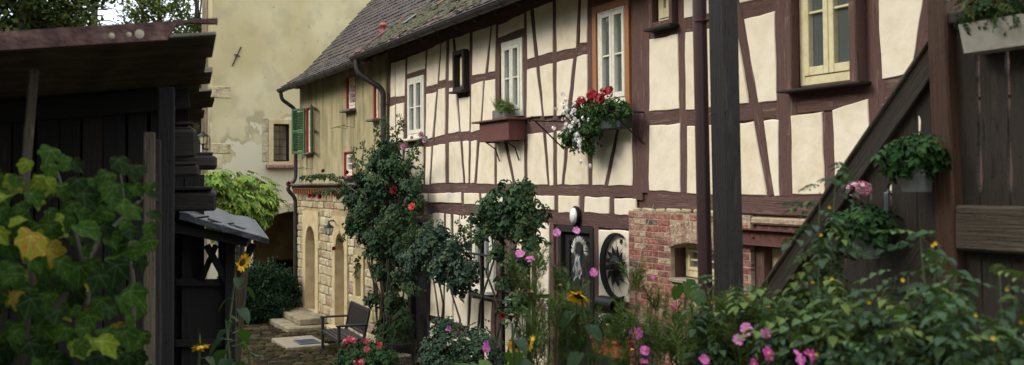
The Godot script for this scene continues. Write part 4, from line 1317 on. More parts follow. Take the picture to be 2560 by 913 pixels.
	pipe(h, "downpipe", [Vector3(-20.75, 6.27, 0.63), Vector3(-20.75, 6.0, 0.63), Vector3(-20.5, 5.62, 0.12), Vector3(-20.5, 0.1, 0.12)], 0.06, M.zinc, [5.3, 3.6, 1.8])
	settle(h, Vector3(-11.0, 0.8, 0))

func stone_house() -> void:
	var h := thing("stone_house", "narrow house with stained tan render over a sandstone ground floor", "house")
	var sha := Vector2(-27.394, 5.71)
	var shb := Vector2(-26.676, 4.443)
	var wa := Vector2(-23.596, 6.187)
	var wb := Vector2(-22.854, 5.373)
	var wc := Vector2(-21.506, 5.793)
	var wd := Vector2(-21.148, 5.032)
	var we := Vector2(-23.804, 4.378)
	var wf := Vector2(-23.084, 3.764)
	var d1a := Vector2(-27.178, 2.468)
	var d1b := Vector2(-26.192, 0.312)
	var d2a := Vector2(-24.326, 2.38)
	var d2b := Vector2(-23.521, 0.171)
	var na := Vector2(-22.624, 1.724)
	var nb := Vector2(-22.205, 0.975)
	d1b.y = 0.2
	d2b.y = 0.1
	var up := [[sha.x, shb.x, shb.y, sha.y], [wa.x, wb.x, wb.y, wa.y], [wc.x, wd.x, wd.y, wc.y], [we.x, wf.x, wf.y, we.y]]
	var x0 := -28.15
	var x1 := -20.62
	var m := MB.new()
	m.wall(x0, x1, 3.55, 6.6, -0.35, 0.0, up)
	part(h, "rendered_wall", m, M.render_wall)
	m = MB.new()
	m.box(Vector3(x0 + 0.1, 3.2, -3.6), Vector3(0.2, 7.0, 6.6))
	m.box(Vector3((x0 + x1) / 2, 3.2, -7.0), Vector3(x1 - x0, 7.0, 0.2))
	m.box(Vector3(x1 - 0.1, 3.2, -3.6), Vector3(0.2, 6.6, 6.4))
	# gable above the party wall
	part(h, "side_walls", m, M.render_wall)
	m = MB.new()
	m.prism(PackedVector2Array([Vector2(0.2, 6.3), Vector2(-7.0, 6.3), Vector2(-4.4, 10.8)]), 0.2, Vector3(x0 + 0.12, 0, 0), Basis(Vector3(0, 0, 1), Vector3(0, 1, 0), Vector3(-1, 0, 0)))
	part(h, "gable", m, M.render_wall)
	# masonry ground floor
	var skip := [[d1a.x - 0.32, d1b.x + 0.3, -1.0, d1a.y + 0.42], [d2a.x - 0.26, d2b.x + 0.26, -1.0, d2a.y + 0.45], [na.x - 0.2, nb.x + 0.2, nb.y - 0.2, na.y + 0.22]]
	m = MB.new()
	m.wall(x0, x1, -0.5, 3.32, -0.35, 0.045, [[d1a.x - 0.08, d1b.x + 0.08, d1b.y - 0.08, d1a.y + 0.08], [d2a.x - 0.08, d2b.x + 0.08, d2b.y - 0.08, d2a.y + 0.08], [na.x - 0.08, nb.x + 0.08, nb.y - 0.08, na.y + 0.08]])
	var sw := part(h, "stone_wall", m, M.mortar)
	m = MB.new(); m.cbox(Vector3.ZERO, Vector3.ONE, 0.09)
	var blk := m.done()
	m = MB.new(); m.cbox(Vector3.ZERO, Vector3.ONE, 0.16)
	var blk2 := m.done()
	var y := -0.25
	while y < 3.28:
		var hh := minf(rr(0.17, 0.29), 3.31 - y)
		var x := x0 + 0.01
		while x < -21.3:
			var ln := rr(0.22, 0.62)
			var a := x
			var b := minf(x + ln, x1)
			x += ln + 0.022
			var parts := [[a, b]]
			for s in skip:
				if y + hh > s[2] and y < s[3]:
					var nx := []
					for q in parts:
						if q[1] <= s[0] or q[0] >= s[1]: nx.append(q); continue
						if q[0] < s[0] - 0.06: nx.append([q[0], s[0] - 0.012])
						if q[1] > s[1] + 0.06: nx.append([s[1] + 0.012, q[1]])
					parts = nx
			for q in parts:
				if q[1] - q[0] < 0.07: continue
				var st := rng.randi() % 7
				part(sw, "stone", blk if rng.randf() < 0.6 else blk2, M.stones[st], Transform3D(Basis(Vector3(0, 0, 1), rr(-0.015, 0.015)) * Basis.from_scale(Vector3(q[1] - q[0], hh - 0.022, 0.12)), Vector3((q[0] + q[1]) / 2, y + hh / 2, 0.012 + rr(-0.008, 0.014))))
		y += hh
	# doors with pointed sandstone surrounds
	var k := 0
	for dd in [[d1a, d1b, 0.3, 0.4], [d2a, d2b, 0.25, 0.42]]:
		var a: Vector2 = dd[0]
		var b: Vector2 = dd[1]
		var d := node(h, "door")
		var g: float = dd[2]
		var cx := (a.x + b.x) / 2
		var hw := (b.x - a.x) / 2
		var poly := PackedVector2Array([Vector2(a.x - g, b.y), Vector2(a.x, b.y)])
		var spring := a.y - 0.42
		for i in 9:
			var t := i / 8.0
			var xx := lerpf(a.x, b.x, t)
			poly.append(Vector2(xx, spring + 0.42 * pow(maxf(0.0, 1.0 - pow(absf(t - 0.5) * 2, 2.2)), 0.62)))
		poly.append_array([Vector2(b.x, b.y), Vector2(b.x + g, b.y), Vector2(b.x + g, a.y + dd[3]), Vector2(a.x - g, a.y + dd[3])])
		m = MB.new(); m.prism(poly, 0.34, Vector3(0, 0, -0.08))
		part(d, "surround", m, M.dressed)
		for i in 4:
			m = MB.new(); m.off = Vector2(i * 0.4, k)
			m.cbox(Vector3(lerpf(a.x, b.x, (i + 0.5) / 4), (b.y + a.y) / 2, -0.2), Vector3((b.x - a.x) / 4 - 0.006, a.y - b.y, 0.05), 0.006)
			part(d, "plank", m, M.tandoor)
		m = MB.new(); m.lathe(Vector3(b.x - 0.16, b.y + 1.0, -0.17), [[0.03, 0.0], [0.03, 0.03], [0.02, 0.05], [0.001, 0.06]], 8, Basis(Vector3.RIGHT, PI / 2))
		part(d, "knob", m, M.blackiron)
		m = MB.new(); m.cbox(Vector3(cx, b.y - 0.06, 0.05), Vector3(hw * 2 + g * 1.6, 0.11, 0.4), 0.02)
		part(d, "threshold", m, M.dressed)
		k += 1
	var w := node(h, "window")
	m = MB.new(); m.frame(na.x - 0.18, nb.x + 0.18, nb.y - 0.18, na.y + 0.2, -0.2, 0.09, 0.18)
	part(w, "surround", m, M.dressed)
	m = MB.new(); m.frame(na.x, nb.x, nb.y, na.y, -0.2, -0.14, 0.05)
	part(w, "frame", m, M.tandoor)
	m = MB.new(); m.quad(Vector3(na.x, nb.y, -0.18), Vector3(nb.x, nb.y, -0.18), Vector3(nb.x, na.y, -0.18), Vector3(na.x, na.y, -0.18))
	part(w, "pane", m, M.glass)
	# slate ledge over a row of hollow clay blocks
	m = MB.new(); m.cbox(Vector3((x0 + x1) / 2 - 0.05, 3.585, 0.15), Vector3(x1 - x0 + 0.16, 0.05, 0.42), 0.01)
	part(h, "ledge", m, M.slate)
	m = MB.new(); m.cbox(Vector3((x0 + x1) / 2, 3.5, 0.1), Vector3(x1 - x0, 0.11, 0.26), 0.01)
	part(h, "ledge_course", m, M.clay)
	var x := x0 + 0.05
	while x < -22.5:
		m = MB.new(); m.cbox(Vector3(x + 0.05, 3.38, 0.11), Vector3(0.07, 0.13, 0.22), 0.01)
		part(h, "dentil", m, M.clay)
		x += 0.24
	# shuttered window
	w = window(h, sha.x + 0.04, shb.x - 0.04, shb.y + 0.03, sha.y - 0.03, -0.05, 2, 2, M.white_paint, 0.06, 0.05)
	m = MB.new(); m.frame(sha.x, shb.x, shb.y, sha.y, -0.2, 0.015, 0.03)
	part(w, "reveal", m, M.red_paint)
	m = MB.new(); m.cbox(Vector3((sha.x + shb.x) / 2, shb.y - 0.02, 0.05), Vector3(shb.x - sha.x + 0.1, 0.04, 0.2), 0.008)
	part(w, "sill", m, M.slate)
	var hgt := sha.y - shb.y
	for s in [[sha.x - 0.02, 0.62, -1.0, 0.35], [shb.x + 0.02, 0.62, 1.0, 0.3]]:
		var sh := node(w, "shutter", Vector3(s[0], shb.y, 0.04))
		sh.rotation.y = -s[2] * s[3]
		m = MB.new()
		var a := minf(0.0, s[2] * s[1])
		m.frame(a, a + s[1], 0.0, hgt, -0.02, 0.025, 0.07)
		m.cbox(Vector3(a + s[1] / 2, hgt * 0.5, 0.0), Vector3(s[1] - 0.14, 0.07, 0.04), 0.004)
		for i in 22:
			var yy := 0.1 + (hgt - 0.2) * (i + 0.5) / 22
			if absf(yy - hgt * 0.5) > 0.05: m.box(Vector3(a + s[1] / 2, yy, 0), Vector3(s[1] - 0.13, 0.008, 0.05), Basis(Vector3.RIGHT, -0.75))
		part(sh, "louvred_leaf", m, M.green_paint)
	# three small windows with red reveals
	for q in [[wa, wb], [wc, wd], [we, wf]]:
		var a: Vector2 = q[0]
		var b: Vector2 = q[1]
		w = window(h, a.x + 0.03, b.x - 0.03, b.y + 0.03, a.y - 0.03, -0.05, 1, 2, M.white_paint, 0.06, 0.05)
		m = MB.new(); m.frame(a.x, b.x, b.y, a.y, -0.2, 0.01, 0.03)
		part(w, "reveal", m, M.red_paint)
		m = MB.new(); m.cbox(Vector3((a.x + b.x) / 2, b.y - 0.025, 0.06), Vector3(b.x - a.x + 0.12, 0.05, 0.22), 0.008)
		part(w, "sill", m, M.slate)
		curtain(w, a.x + 0.14, b.x - 0.03, b.y, a.y, -0.26)
	# thin iron flower holders under two windows
	for q in [[wa, wb], [sha, shb]]:
		var a: Vector2 = q[0]
		var b: Vector2 = q[1]
		m = MB.new()
		for xx in [a.x + 0.1, b.x - 0.05]:
			m.tube([Vector3(xx, b.y - 0.05, 0.02), Vector3(xx, b.y - 0.45, 0.02), Vector3(xx, b.y - 0.4, 0.3)], [0.007], 4)
		m.tube([Vector3(a.x - 0.3, b.y - 0.42, 0.3), Vector3(b.x + 0.1, b.y - 0.4, 0.3)], [0.007], 4)
		part(h, "flower_holder", m, M.blackiron)
	# roof: flatter at the eaves, steep above
	var rf := node(h, "roof")
	tiled(rf, -28.3, -20.6, 0.5, 6.33, deg_to_rad(34), 0.85, 0.22, 0.2, [0, 1, 3, 2, 0], 99.0, 0.012)
	var e := Vector3(0, 6.33, 0.5) + Basis(Vector3.RIGHT, deg_to_rad(34)) * Vector3(0, 0, -0.8)
	tiled(rf, -28.3, -20.3, e.z, e.y, deg_to_rad(48), 6.6, 0.22, 0.2, [0, 1, 3, 2, 0, 4], 99.0, 0.012)
	# clay vent pipe
	var vp := node(rf, "vent_pipe", Vector3(-22.445, 7.026, -0.55) + Vector3(0, -0.08, 0))
	m = MB.new(); m.lathe(Vector3.ZERO, [[0.1, -0.35], [0.12, 0.02], [0.12, 0.02], [0.085, 0.06], [0.08, 0.2], [0.1, 0.22], [0.1, 0.25], [0.07, 0.27], [0.07, 0.36], [0.105, 0.37], [0.1, 0.41], [0.04, 0.45], [0.001, 0.45]], 14)
	part(vp, "stack", m, M.terracotta)
	m = MB.new()
	for i in 5: m.box(Vector3(cos(TAU * i / 5) * 0.066, 0.315, sin(TAU * i / 5) * 0.066), Vector3(0.02, 0.05, 0.025), Basis(Vector3.UP, -TAU * i / 5))
	part(vp, "vent_slots", m, M.blackiron)
	gutter(h, -28.35, -20.5, 6.27, 0.53, 0.085, M.zinc)
	m = MB.new(); m.cbox(Vector3(-24.4, 6.3, 0.42), Vector3(7.9, 0.14, 0.03), 0.004)
	part(h, "fascia", m, M.blackwood)
	m = MB.new(); m.box(Vector3(-24.4, 6.42, 0.22), Vector3(7.8, 0.03, 0.46), Basis(Vector3.RIGHT, 0.4))
	part(h, "soffit", m, M.darkwood)
	pipe(h, "downpipe", [Vector3(-28.2, 6.2, 0.53), Vector3(-28.2, 6.0, 0.5), Vector3(-28.2, 5.72, 0.1), Vector3(-28.2, 3.72, 0.1), Vector3(-28.15, 3.48, 0.38), Vector3(-28.15, 3.2, 0.12), Vector3(-28.15, -0.2, 0.12)], 0.055, M.zinc, [5.2, 2.4, 1.0])
	settle(h, Vector3(-24.4, -0.1, 0))
	# door steps
	m = MB.new(); m.cbox(Vector3.ZERO, Vector3(2.5, 0.17, 0.72), 0.025)
	solo("stone_step", m, M.stepstone, "upper worn stone step below the left arched door", "step", Vector3(-26.3, 0.115, 0.42), "door steps")
	m = MB.new(); m.cbox(Vector3.ZERO, Vector3(2.9, 0.17, 1.1), 0.025)
	solo("stone_step", m, M.stepstone, "lower and wider stone step resting on the courtyard paving", "step", Vector3(-26.2, -0.055, 0.6), "door steps")

func tower() -> void:
	var t := thing("stone_tower", "tall tower of yellowish patched plaster with an archway", "tower", Vector3(-33, -0.2, 0))
	t.rotation.y = PI / 2
	var wa := Vector2(0.35, 5.584)
	var wb := Vector2(0.867, 4.346)
	var up := 0.2
	var ax0 := -0.3
	var ax1 := 3.1
	var spring := 2.05
	var m := MB.new()
	m.wall(-1.62, 9.0, -0.4, 14.0, -0.9, 0.0, [[wa.x, wb.x, wb.y, wa.y], [ax0, ax1, -0.5, spring + 0.72]])
	part(t, "front_wall", m, M.tower, Transform3D(Basis(), Vector3(0, up, 0)))
	m = MB.new()
	m.box(Vector3(-1.26, 6.8, -2.9), Vector3(0.3, 14.4, 4.3), Basis(Vector3.UP, -0.12))
	m.box(Vector3(8.8, 6.8, -2.9), Vector3(0.36, 14.4, 4.1))
	m.box(Vector3(4.0, 6.8, -5.0), Vector3(10.0, 14.4, 0.3))
	part(t, "side_walls", m, M.passage, Transform3D(Basis(), Vector3(0, up, 0)))
	# spandrel over the archway
	var poly := PackedVector2Array([Vector2(ax1, spring + 0.74), Vector2(ax0, spring + 0.74)])
	for i in 17:
		var s := i / 16.0 * 2 - 1
		poly.append(Vector2((ax0 + ax1) / 2 + (ax1 - ax0) / 2 * s, spring + 0.66 * sqrt(maxf(0, 1 - s * s))))
	m = MB.new(); m.prism(poly, 0.88, Vector3(0, 0, -0.446))
	part(t, "spandrel", m, M.passage, Transform3D(Basis(), Vector3(0, up, 0)))
	# arch ring of dressed stones
	for i in 15:
		var an := PI * (i + 0.5) / 15
		var cx := (ax0 + ax1) / 2 - cos(an) * ((ax1 - ax0) / 2 + 0.15)
		var cy := spring + 0.82 * sin(an)
		var td := Vector2(sin(an) * (ax1 - ax0) / 2, 0.82 * cos(an))
		m = MB.new(); m.cbox(Vector3.ZERO, Vector3(td.length() * PI / 15 - 0.015, 0.32, 0.16), 0.025)
		part(t, "arch_stone", m, M.stones[[3, 6, 1, 2][i % 4]], Transform3D(Basis(Vector3(0, 0, 1), td.angle()), Vector3(cx, cy + up, -0.03)))
	# passage under the tower
	m = MB.new()
	m.box(Vector3(ax0 - 0.1, 1.2, -3.2), Vector3(0.2, 3.4, 4.6))
	m.box(Vector3(ax1 + 0.1, 1.2, -3.2), Vector3(0.2, 3.4, 4.6))
	m.box(Vector3((ax0 + ax1) / 2, 1.2, -4.2), Vector3(3.4, 3.4, 0.2))
	m.box(Vector3((ax0 + ax1) / 2, spring + 0.8, -2.6), Vector3(3.4, 0.1, 3.4))
	part(t, "passage_wall", m, M.passage, Transform3D(Basis(), Vector3(0, up, 0)))
	m = MB.new(); m.frame(1.1, 2.0, 0.15, 0.8, -4.12, -4.04, 0.08)
	m.box(Vector3(1.55, 0.47, -4.09), Vector3(0.76, 0.5, 0.02))
	part(t, "niche_door", m, M.blackwood, Transform3D(Basis(), Vector3(0, up, 0)))
	# window with sandstone surround and lattice casement
	var w := node(t, "window", Vector3(0, up, 0))
	m = MB.new(); m.frame(wa.x - 0.16, wb.x + 0.16, wb.y - 0.1, wa.y + 0.16, -0.3, 0.05, 0.16, 0.1)
	part(w, "surround", m, M.dressed)
	m = MB.new(); m.cbox(Vector3((wa.x + wb.x) / 2, wb.y - 0.16, 0.06), Vector3(wb.x - wa.x + 0.5, 0.13, 0.24), 0.02)
	part(w, "sill", m, M.bricks[3])
	for s in [-1.0, 1.0]:
		m = MB.new(); m.cbox(Vector3((wa.x + wb.x) / 2 + s * ((wb.x - wa.x) / 2 + 0.26), (wa.y + wb.y) / 2 + 0.1, 0.0), Vector3(0.2, wa.y - wb.y + 0.2, 0.05), 0.015)
		part(w, "side_stone", m, M.stones[3])
	m = MB.new(); m.frame(wa.x, wb.x, wb.y, wa.y, -0.2, -0.14, 0.05)
	for i in 4: m.cbox(Vector3((wa.x + wb.x) / 2, lerpf(wb.y, wa.y, (i + 1) / 5.0), -0.17), Vector3(wb.x - wa.x - 0.1, 0.015, 0.02), 0.003)
	m.cbox(Vector3((wa.x + wb.x) / 2, (wa.y + wb.y) / 2, -0.168), Vector3(0.015, wa.y - wb.y - 0.1, 0.02), 0.003)
	part(w, "frame", m, M.blackwood)
	m = MB.new(); m.quad(Vector3(wa.x, wb.y, -0.18), Vector3(wb.x, wb.y, -0.18), Vector3(wb.x, wa.y, -0.18), Vector3(wa.x, wa.y, -0.18))
	part(w, "pane", m, M.glass)
	# quoins up the left corner
	var y := 0.0
	var k := 0
	while y < 13.5:
		var hh := rr(0.34, 0.5)
		if rng.randf() < 0.72: y += hh; k += 1; continue
		m = MB.new(); m.cbox(Vector3.ZERO, Vector3(0.62 if k % 2 else 0.36, hh - 0.015, 0.6 if k % 2 == 0 else 0.4), 0.03)
		part(t, "quoin", m, M.stones[[3, 6, 1, 0][k % 4]], Transform3D(Basis(), Vector3(-1.63 + (0.31 if k % 2 else 0.18), y + hh / 2 + up, -0.28 if k % 2 == 0 else -0.18)))
		y += hh
		k += 1
	# iron wall anchor
	var an := Vector2(-0.846, 7.761)
	m = MB.new()
	m.bar(Vector3(-0.14, -0.32, 0), Vector3(0.14, 0.32, 0), 0.05, 0.03)
	m.bar(Vector3(-0.08, 0.06, 0.02), Vector3(0.1, 0.0, 0.02), 0.04, 0.03)
	part(t, "wall_anchor", m, M.blackiron, Transform3D(Basis(), Vector3(an.x, an.y + up, 0.03)))

# ---------------------------------------------------------------- things on and before the houses
func lantern(label: String, at: Vector3, s: float, hang: bool, wall: Vector3, bs := Basis()) -> void:
	var t := thing("wall_lantern", label, "lantern", at, "black wall lanterns")
	var m := MB.new()
	var r := 0.5 * s
	# tapered glass body with six sides
	m.lathe(Vector3.ZERO, [[r * 0.62, 0.0], [r, s * 0.75]], 6, bs)
	part(t, "glass", m, M.lampglass if not hang else M.milkglass)
	m = MB.new()
	for i in 6:
		var a := TAU * i / 6
		m.tube([bs * Vector3(cos(a) * r * 0.64, -0.01, sin(a) * r * 0.64), bs * Vector3(cos(a) * r * 1.02, s * 0.76, sin(a) * r * 1.02)], [0.012 * s / 0.35], 4)
	part(t, "cage", m, M.blackiron)
	m = MB.new()
	m.lathe(Vector3.ZERO, [[r * 1.2, s * 0.74], [r * 1.18, s * 0.79], [r * 0.7, s * 0.98], [r * 0.35, s * 1.06], [r * 0.3, s * 1.16], [0.001, s * 1.28]], 12, bs)
	part(t, "roof", m, M.blackiron)
	m = MB.new(); m.lathe(Vector3.ZERO, [[0.001, -s * 0.2], [r * 0.2, -s * 0.14], [r * 0.14, -s * 0.08], [r * 0.68, -0.02 * s], [r * 0.66, 0.02 * s]], 12, bs)
	part(t, "base", m, M.blackiron)
	m = MB.new()
	var w := wall - at
	if hang: m.tube([Vector3(0, s * 1.2, 0), Vector3(0, s * 1.45, 0), Vector3(w.x, s * 1.45, w.z)], [0.018], 6)
	else:
		m.tube([Vector3(0, -s * 0.15, 0), Vector3(0, -s * 0.5, 0), Vector3(w.x, -s * 0.5, w.z)], [0.025], 6)
		m.tube([Vector3(w.x, -s * 1.1, w.z), Vector3(w.x * 0.7, -s * 1.0, w.z * 0.7), Vector3(w.x * 0.5, -s * 0.55, w.z * 0.5)], [0.016], 6)
	m.cbox(Vector3(w.x, (1.4 if hang else -0.75) * s, w.z), Vector3(0.06, 0.9 * s if not hang else 0.3 * s, 0.06), 0.01)
	part(t, "bracket", m, M.blackiron)

func facade_things() -> void:
	lantern("black street lantern with yellow glass on the tower corner", Vector3(-33.367, 4.915, 1.834), 0.33, false, Vector3(-33.826, 4.739, 1.391))
	lantern("small black lantern hung between the two arched stone doors", Vector3(-23.953, 2.366, 0.34), 0.22, true, Vector3(-24.437, 2.477, 0.07))
	# oval bulkhead lamp
	var p := Vector3(-12.357, 3.114, 0.03)
	var t := thing("bulkhead_lamp", "white oval lamp with black rim above the black front door", "wall lamp", p)
	var sc := Basis.from_scale(Vector3(1, 1.55, 1))
	var m := MB.new(); m.lathe(Vector3.ZERO, [[0.092, -0.02], [0.096, 0.03], [0.08, 0.04]], 24, sc * Basis(Vector3.RIGHT, PI / 2))
	part(t, "rim", m, M.blackiron)
	m = MB.new(); m.lathe(Vector3.ZERO, [[0.08, 0.035], [0.076, 0.06], [0.056, 0.078], [0.024, 0.086], [0.001, 0.088]], 24, sc * Basis(Vector3.RIGHT, PI / 2))
	part(t, "cover", m, M.milkglass)
	# moon and sun ornament
	p = Vector3(-11.334, 2.486, 0.045)
	t = thing("sun_moon_ornament", "dark metal crescent moon holding a sun with a face, on cream wall", "wall ornament", p)
	var poly := PackedVector2Array()
	for i in 25:
		var a := deg_to_rad(lerpf(68, 292, i / 24.0))
		poly.append(Vector2(cos(a) * 0.41 + 0.05, sin(a) * 0.44))
	for i in 25:
		var a := deg_to_rad(lerpf(292, 68, i / 24.0))
		poly.append(Vector2(cos(a) * 0.345 + 0.10, sin(a) * 0.405))
	m = MB.new(); m.prism(poly, 0.03)
	var mo := part(t, "moon", m, M.blackiron)
	for i in 2:
		var st := PackedVector2Array()
		for k in 10: st.append(Vector2(cos(TAU * k / 10 + 0.3), sin(TAU * k / 10 + 0.3)) * (0.04 if k % 2 else 0.018))
		m = MB.new(); m.prism(st, 0.02, Vector3(0.21, [0.33, -0.42][i], 0.02))
		part(t, "star", m, M.blackiron)
	m = MB.new(); m.lathe(Vector3(0.03, 0, 0), [[0.14, 0.0], [0.14, 0.02], [0.125, 0.03], [0.118, 0.02], [0.1, 0.045], [0.05, 0.06], [0.001, 0.064]], 24, Basis(Vector3.RIGHT, PI / 2))
	part(t, "sun_face", m, M.blackiron)
	m = MB.new()
	for s in [-1.0, 1.0]:
		m.lathe(Vector3(0.03 + s * 0.042, 0.03, 0.056), [[0.018, 0.0], [0.012, 0.01], [0.001, 0.013]], 8, Basis(Vector3.RIGHT, PI / 2))
		m.tube([Vector3(0.03 + s * 0.07, 0.052, 0.052), Vector3(0.03 + s * 0.045, 0.064, 0.056), Vector3(0.03 + s * 0.018, 0.056, 0.062)], [0.006], 4)
	m.tube([Vector3(0.03, 0.04, 0.062), Vector3(0.03, -0.005, 0.08), Vector3(0.03, -0.012, 0.066)], [0.009, 0.013, 0.01], 6)
	m.tube([Vector3(-0.012, -0.05, 0.056), Vector3(0.03, -0.06, 0.066), Vector3(0.072, -0.05, 0.056)], [0.007, 0.01, 0.007], 5)
	part(t, "features", m, M.blackiron)
	for i in 12:
		var a := TAU * i / 12 + 0.15
		m = MB.new()
		var pts := PackedVector2Array()
		var dirv := Vector2(cos(a), sin(a))
		var sd := Vector2(-dirv.y, dirv.x)
		pts.append_array([dirv * 0.13 - sd * 0.04, dirv * 0.19 - sd * 0.03, dirv * 0.27 + sd * 0.035, dirv * 0.2 + sd * 0.04, dirv * 0.13 + sd * 0.04])
		m.prism(pts, 0.012, Vector3(0.03, 0, 0.008))
		part(t, "flame", m, M.blackiron)
		var b := a + PI / 12
		var e := Vector2(cos(b), sin(b))
		var f := Vector2(-e.y, e.x)
		var line := []
		for k in 6:
			var q := e * (0.13 + 0.05 * k) + f * 0.018 * sin(k * 1.5)
			line.append(Vector3(q.x + 0.03, q.y, 0.012))
		m = MB.new(); m.tube(line, [0.005, 0.005, 0.004, 0.004, 0.003, 0.002], 5)
		part(t, "ray", m, M.blackiron)
	# newspaper tube
	p = Vector3(-11.347, 1.968, 0.13)
	t = thing("newspaper_tube", "black metal newspaper tube below the sun ornament", "mail tube", p)
	m = MB.new()
	var ax := Basis(Vector3(0, 0, 1), -PI / 2)
	m.lathe(Vector3.ZERO, [[0.001, -0.2], [0.115, -0.2], [0.115, -0.2], [0.118, 0.0], [0.115, 0.2], [0.12, 0.21], [0.108, 0.21], [0.105, 0.18], [0.102, -0.18], [0.001, -0.185]], 24, ax)
	part(t, "tube", m, M.brownpipe if false else M.blackiron)
	m = MB.new(); m.cbox(Vector3(0, 0.08, -0.11), Vector3(0.3, 0.03, 0.03), 0.005)
	part(t, "mount", m, M.blackiron)
	# wreath on the front door
	p = Vector3(-12.28, 2.522, -0.03)
	t = thing("door_wreath", "white feathery wreath with brown twigs on the black front door", "wreath", p)
	m = MB.new()
	for i in 60:
		var a := rr(0, TAU)
		var c := Vector3(cos(a) * 0.15, sin(a) * 0.26, 0.02)
		m.tube([c, c + Vector3(rr(-0.08, 0.08), rr(-0.1, 0.1), rr(0, 0.06))], [0.006, 0.002], 4)
	part(t, "twigs", m, M.brownpost)
	m = MB.new()
	for i in 60:
		var a := lerpf(-0.1, PI + 0.1, i / 59.0) + rr(-0.1, 0.1)
		leaflet(m, Vector3(cos(a) * 0.13, 0.1 + sin(a) * 0.13, 0.04 + rr(0, 0.03)), Vector3(cos(a), sin(a), 0.2).normalized(), Vector3(0, 0, 1), 0.09, 0.03)
	part(t, "feather_fan", m, M.curtain)
	m = MB.new()
	for i in 70:
		var c := Vector3(rng.randfn() * 0.04, -0.08 + rng.randfn() * 0.07, 0.05 + rr(0, 0.05))
		leaflet(m, c, Vector3(rr(-0.6, 0.6), -1, rr(0, 0.6)).normalized(), Vector3(0, 0, 1), 0.1, 0.035)
	part(t, "feather_tuft", m, M.curtain)
	# a slack white cord across the bricks
	m = MB.new(); m.tube([Vector3(-10.402, 3.311, 0.045), Vector3(-10.552, 3.018, 0.05), Vector3(-10.665, 2.761, 0.05), Vector3(-10.837, 2.343, 0.045)], [0.004], 4)
	solo("cord", m, M.curtain, "thin white cord hanging slantwise down the brickwork", "cord")

	# red-brown wooden flower box
	var a := Vector3(-15.072, 4.58, 0.3)
	var b := Vector3(-13.931, 4.267, 0.3)
	var xr := -13.97
	var xl: float = a.x
	t = thing("flower_box", "red-brown wooden window box on iron brackets, holding a grass pot", "flower box", Vector3((xl + xr) / 2, b.y, 0))
	var cx := (xl + xr) / 2
	m = MB.new()
	m.cbox(Vector3(0, (a.y - b.y) / 2, 0.29), Vector3(xr - xl, a.y - b.y, 0.03), 0.004)
	part(t, "front_board", m, M.redwood)
	for s in [-1.0, 1.0]:
		m = MB.new(); m.cbox(Vector3(s * ((xr - xl) / 2 - 0.012), (a.y - b.y) / 2, 0.14), Vector3(0.024, a.y - b.y, 0.27), 0.004)
		part(t, "end_board", m, M.redwood)
	m = MB.new(); m.cbox(Vector3(0, 0.012, 0.14), Vector3(xr - xl - 0.05, 0.024, 0.26), 0.004)
	part(t, "floor_board", m, M.redwood)
	m = MB.new(); m.cbox(Vector3(-0.05, a.y - b.y + 0.016, 0.18), Vector3(xr - xl + 0.26, 0.03, 0.38), 0.006)
	part(t, "lid_board", m, M.redwood)
	for xx in [-0.36, 0.36]:
		m = MB.new()
		m.tube([Vector3(xx, -0.012, 0.28), Vector3(xx, -0.02, 0.25), Vector3(xx, -0.12, 0.1), Vector3(xx, -0.32, 0.03)], [0.011], 6)
		m.tube([Vector3(xx, -0.012, 0.28), Vector3(xx, -0.012, 0.03)], [0.01], 6)
		part(t, "bracket", m, M.blackiron)
	var top: float = a.y + 0.031
	# pot of grass on it
	var gp := Vector3(-14.36, top, 0.2)
	t = thing("grass_pot", "dark rectangular pot of spiky grass on the red-brown window box", "potted plant", gp)
	m = MB.new(); m.cbox(Vector3(0, 0.075, 0), Vector3(0.46, 0.15, 0.2), 0.015)
	part(t, "pot", m, M.slate)
	m = MB.new()
	m.col = Color(0.1, 0.13, 0.035)
	for i in 170:
		var c := Vector3(rr(-0.2, 0.16), 0.14, rr(-0.08, 0.08))
		var d := Vector3(rr(-0.9, 0.35), rr(0.5, 1.2), rr(-0.4, 0.5)).normalized()
		var l := rr(0.14, 0.34)
		m.col = Color(0.09, 0.12, 0.03) * rr(0.6, 1.5)
		var s := d.cross(Vector3(0, 0.2, 1)).normalized() * 0.004
		m.quad(c - s, c + s, c + d * l * 0.6 + s, c + d * l * 0.6 - s)
		m.tri(c + d * l * 0.6 - s, c + d * l * 0.6 + s, c + d * l + Vector3(0, -0.1 * l, 0) )
	part(t, "grass", m, M.leaf)
	foliage(t, "herbs", unit.small, M.leaf, [[Vector3(0.1, 0.2, 0.03), 0.11], [Vector3(0.2, 0.19, 0.03), 0.09]], 120, 0.6, 1.0, [Color(0.08, 0.12, 0.03), Color(0.12, 0.16, 0.03)])

	# geranium box under the tall window
	var g0 := Vector3(-12.039, 4.459, 0.3)
	var g1 := Vector3(-10.765, 4.384, 0.3)
	var gy: float = Vector3(-10.948, 4.282, 0.3).y
	t = thing("geranium_box", "window box overflowing with red and white geraniums on iron rods", "flower box", Vector3((g0.x + g1.x) / 2, gy, 0.2))
	var gl := g1.x - g0.x
	m = MB.new()
	m.cbox(Vector3(0, 0.09, 0), Vector3(gl, 0.18, 0.2), 0.012)
	part(t, "box", m, mat(Color8(40, 48, 40), 0.6))
	for s in [-1.0, 1.0]:
		m = MB.new()
		var ex: float = s * gl / 2 + (0.1 if s > 0 else -0.7)
		m.tube([Vector3(ex, 0.2, -0.2), Vector3(ex, 0.2, 0.32), Vector3(ex, 0.27, 0.33)], [0.011], 6)
		m.tube([Vector3(ex, 0.2, 0.28), Vector3(ex, -0.2, -0.19)], [0.011], 6)
		part(t, "bracket", m, M.blackiron)
	m = MB.new(); m.tube([Vector3(-gl / 2 - 0.7, 0.2, 0.1), Vector3(gl / 2 + 0.1, 0.2, 0.1)], [0.009], 6)
	part(t, "rod", m, M.blackiron)
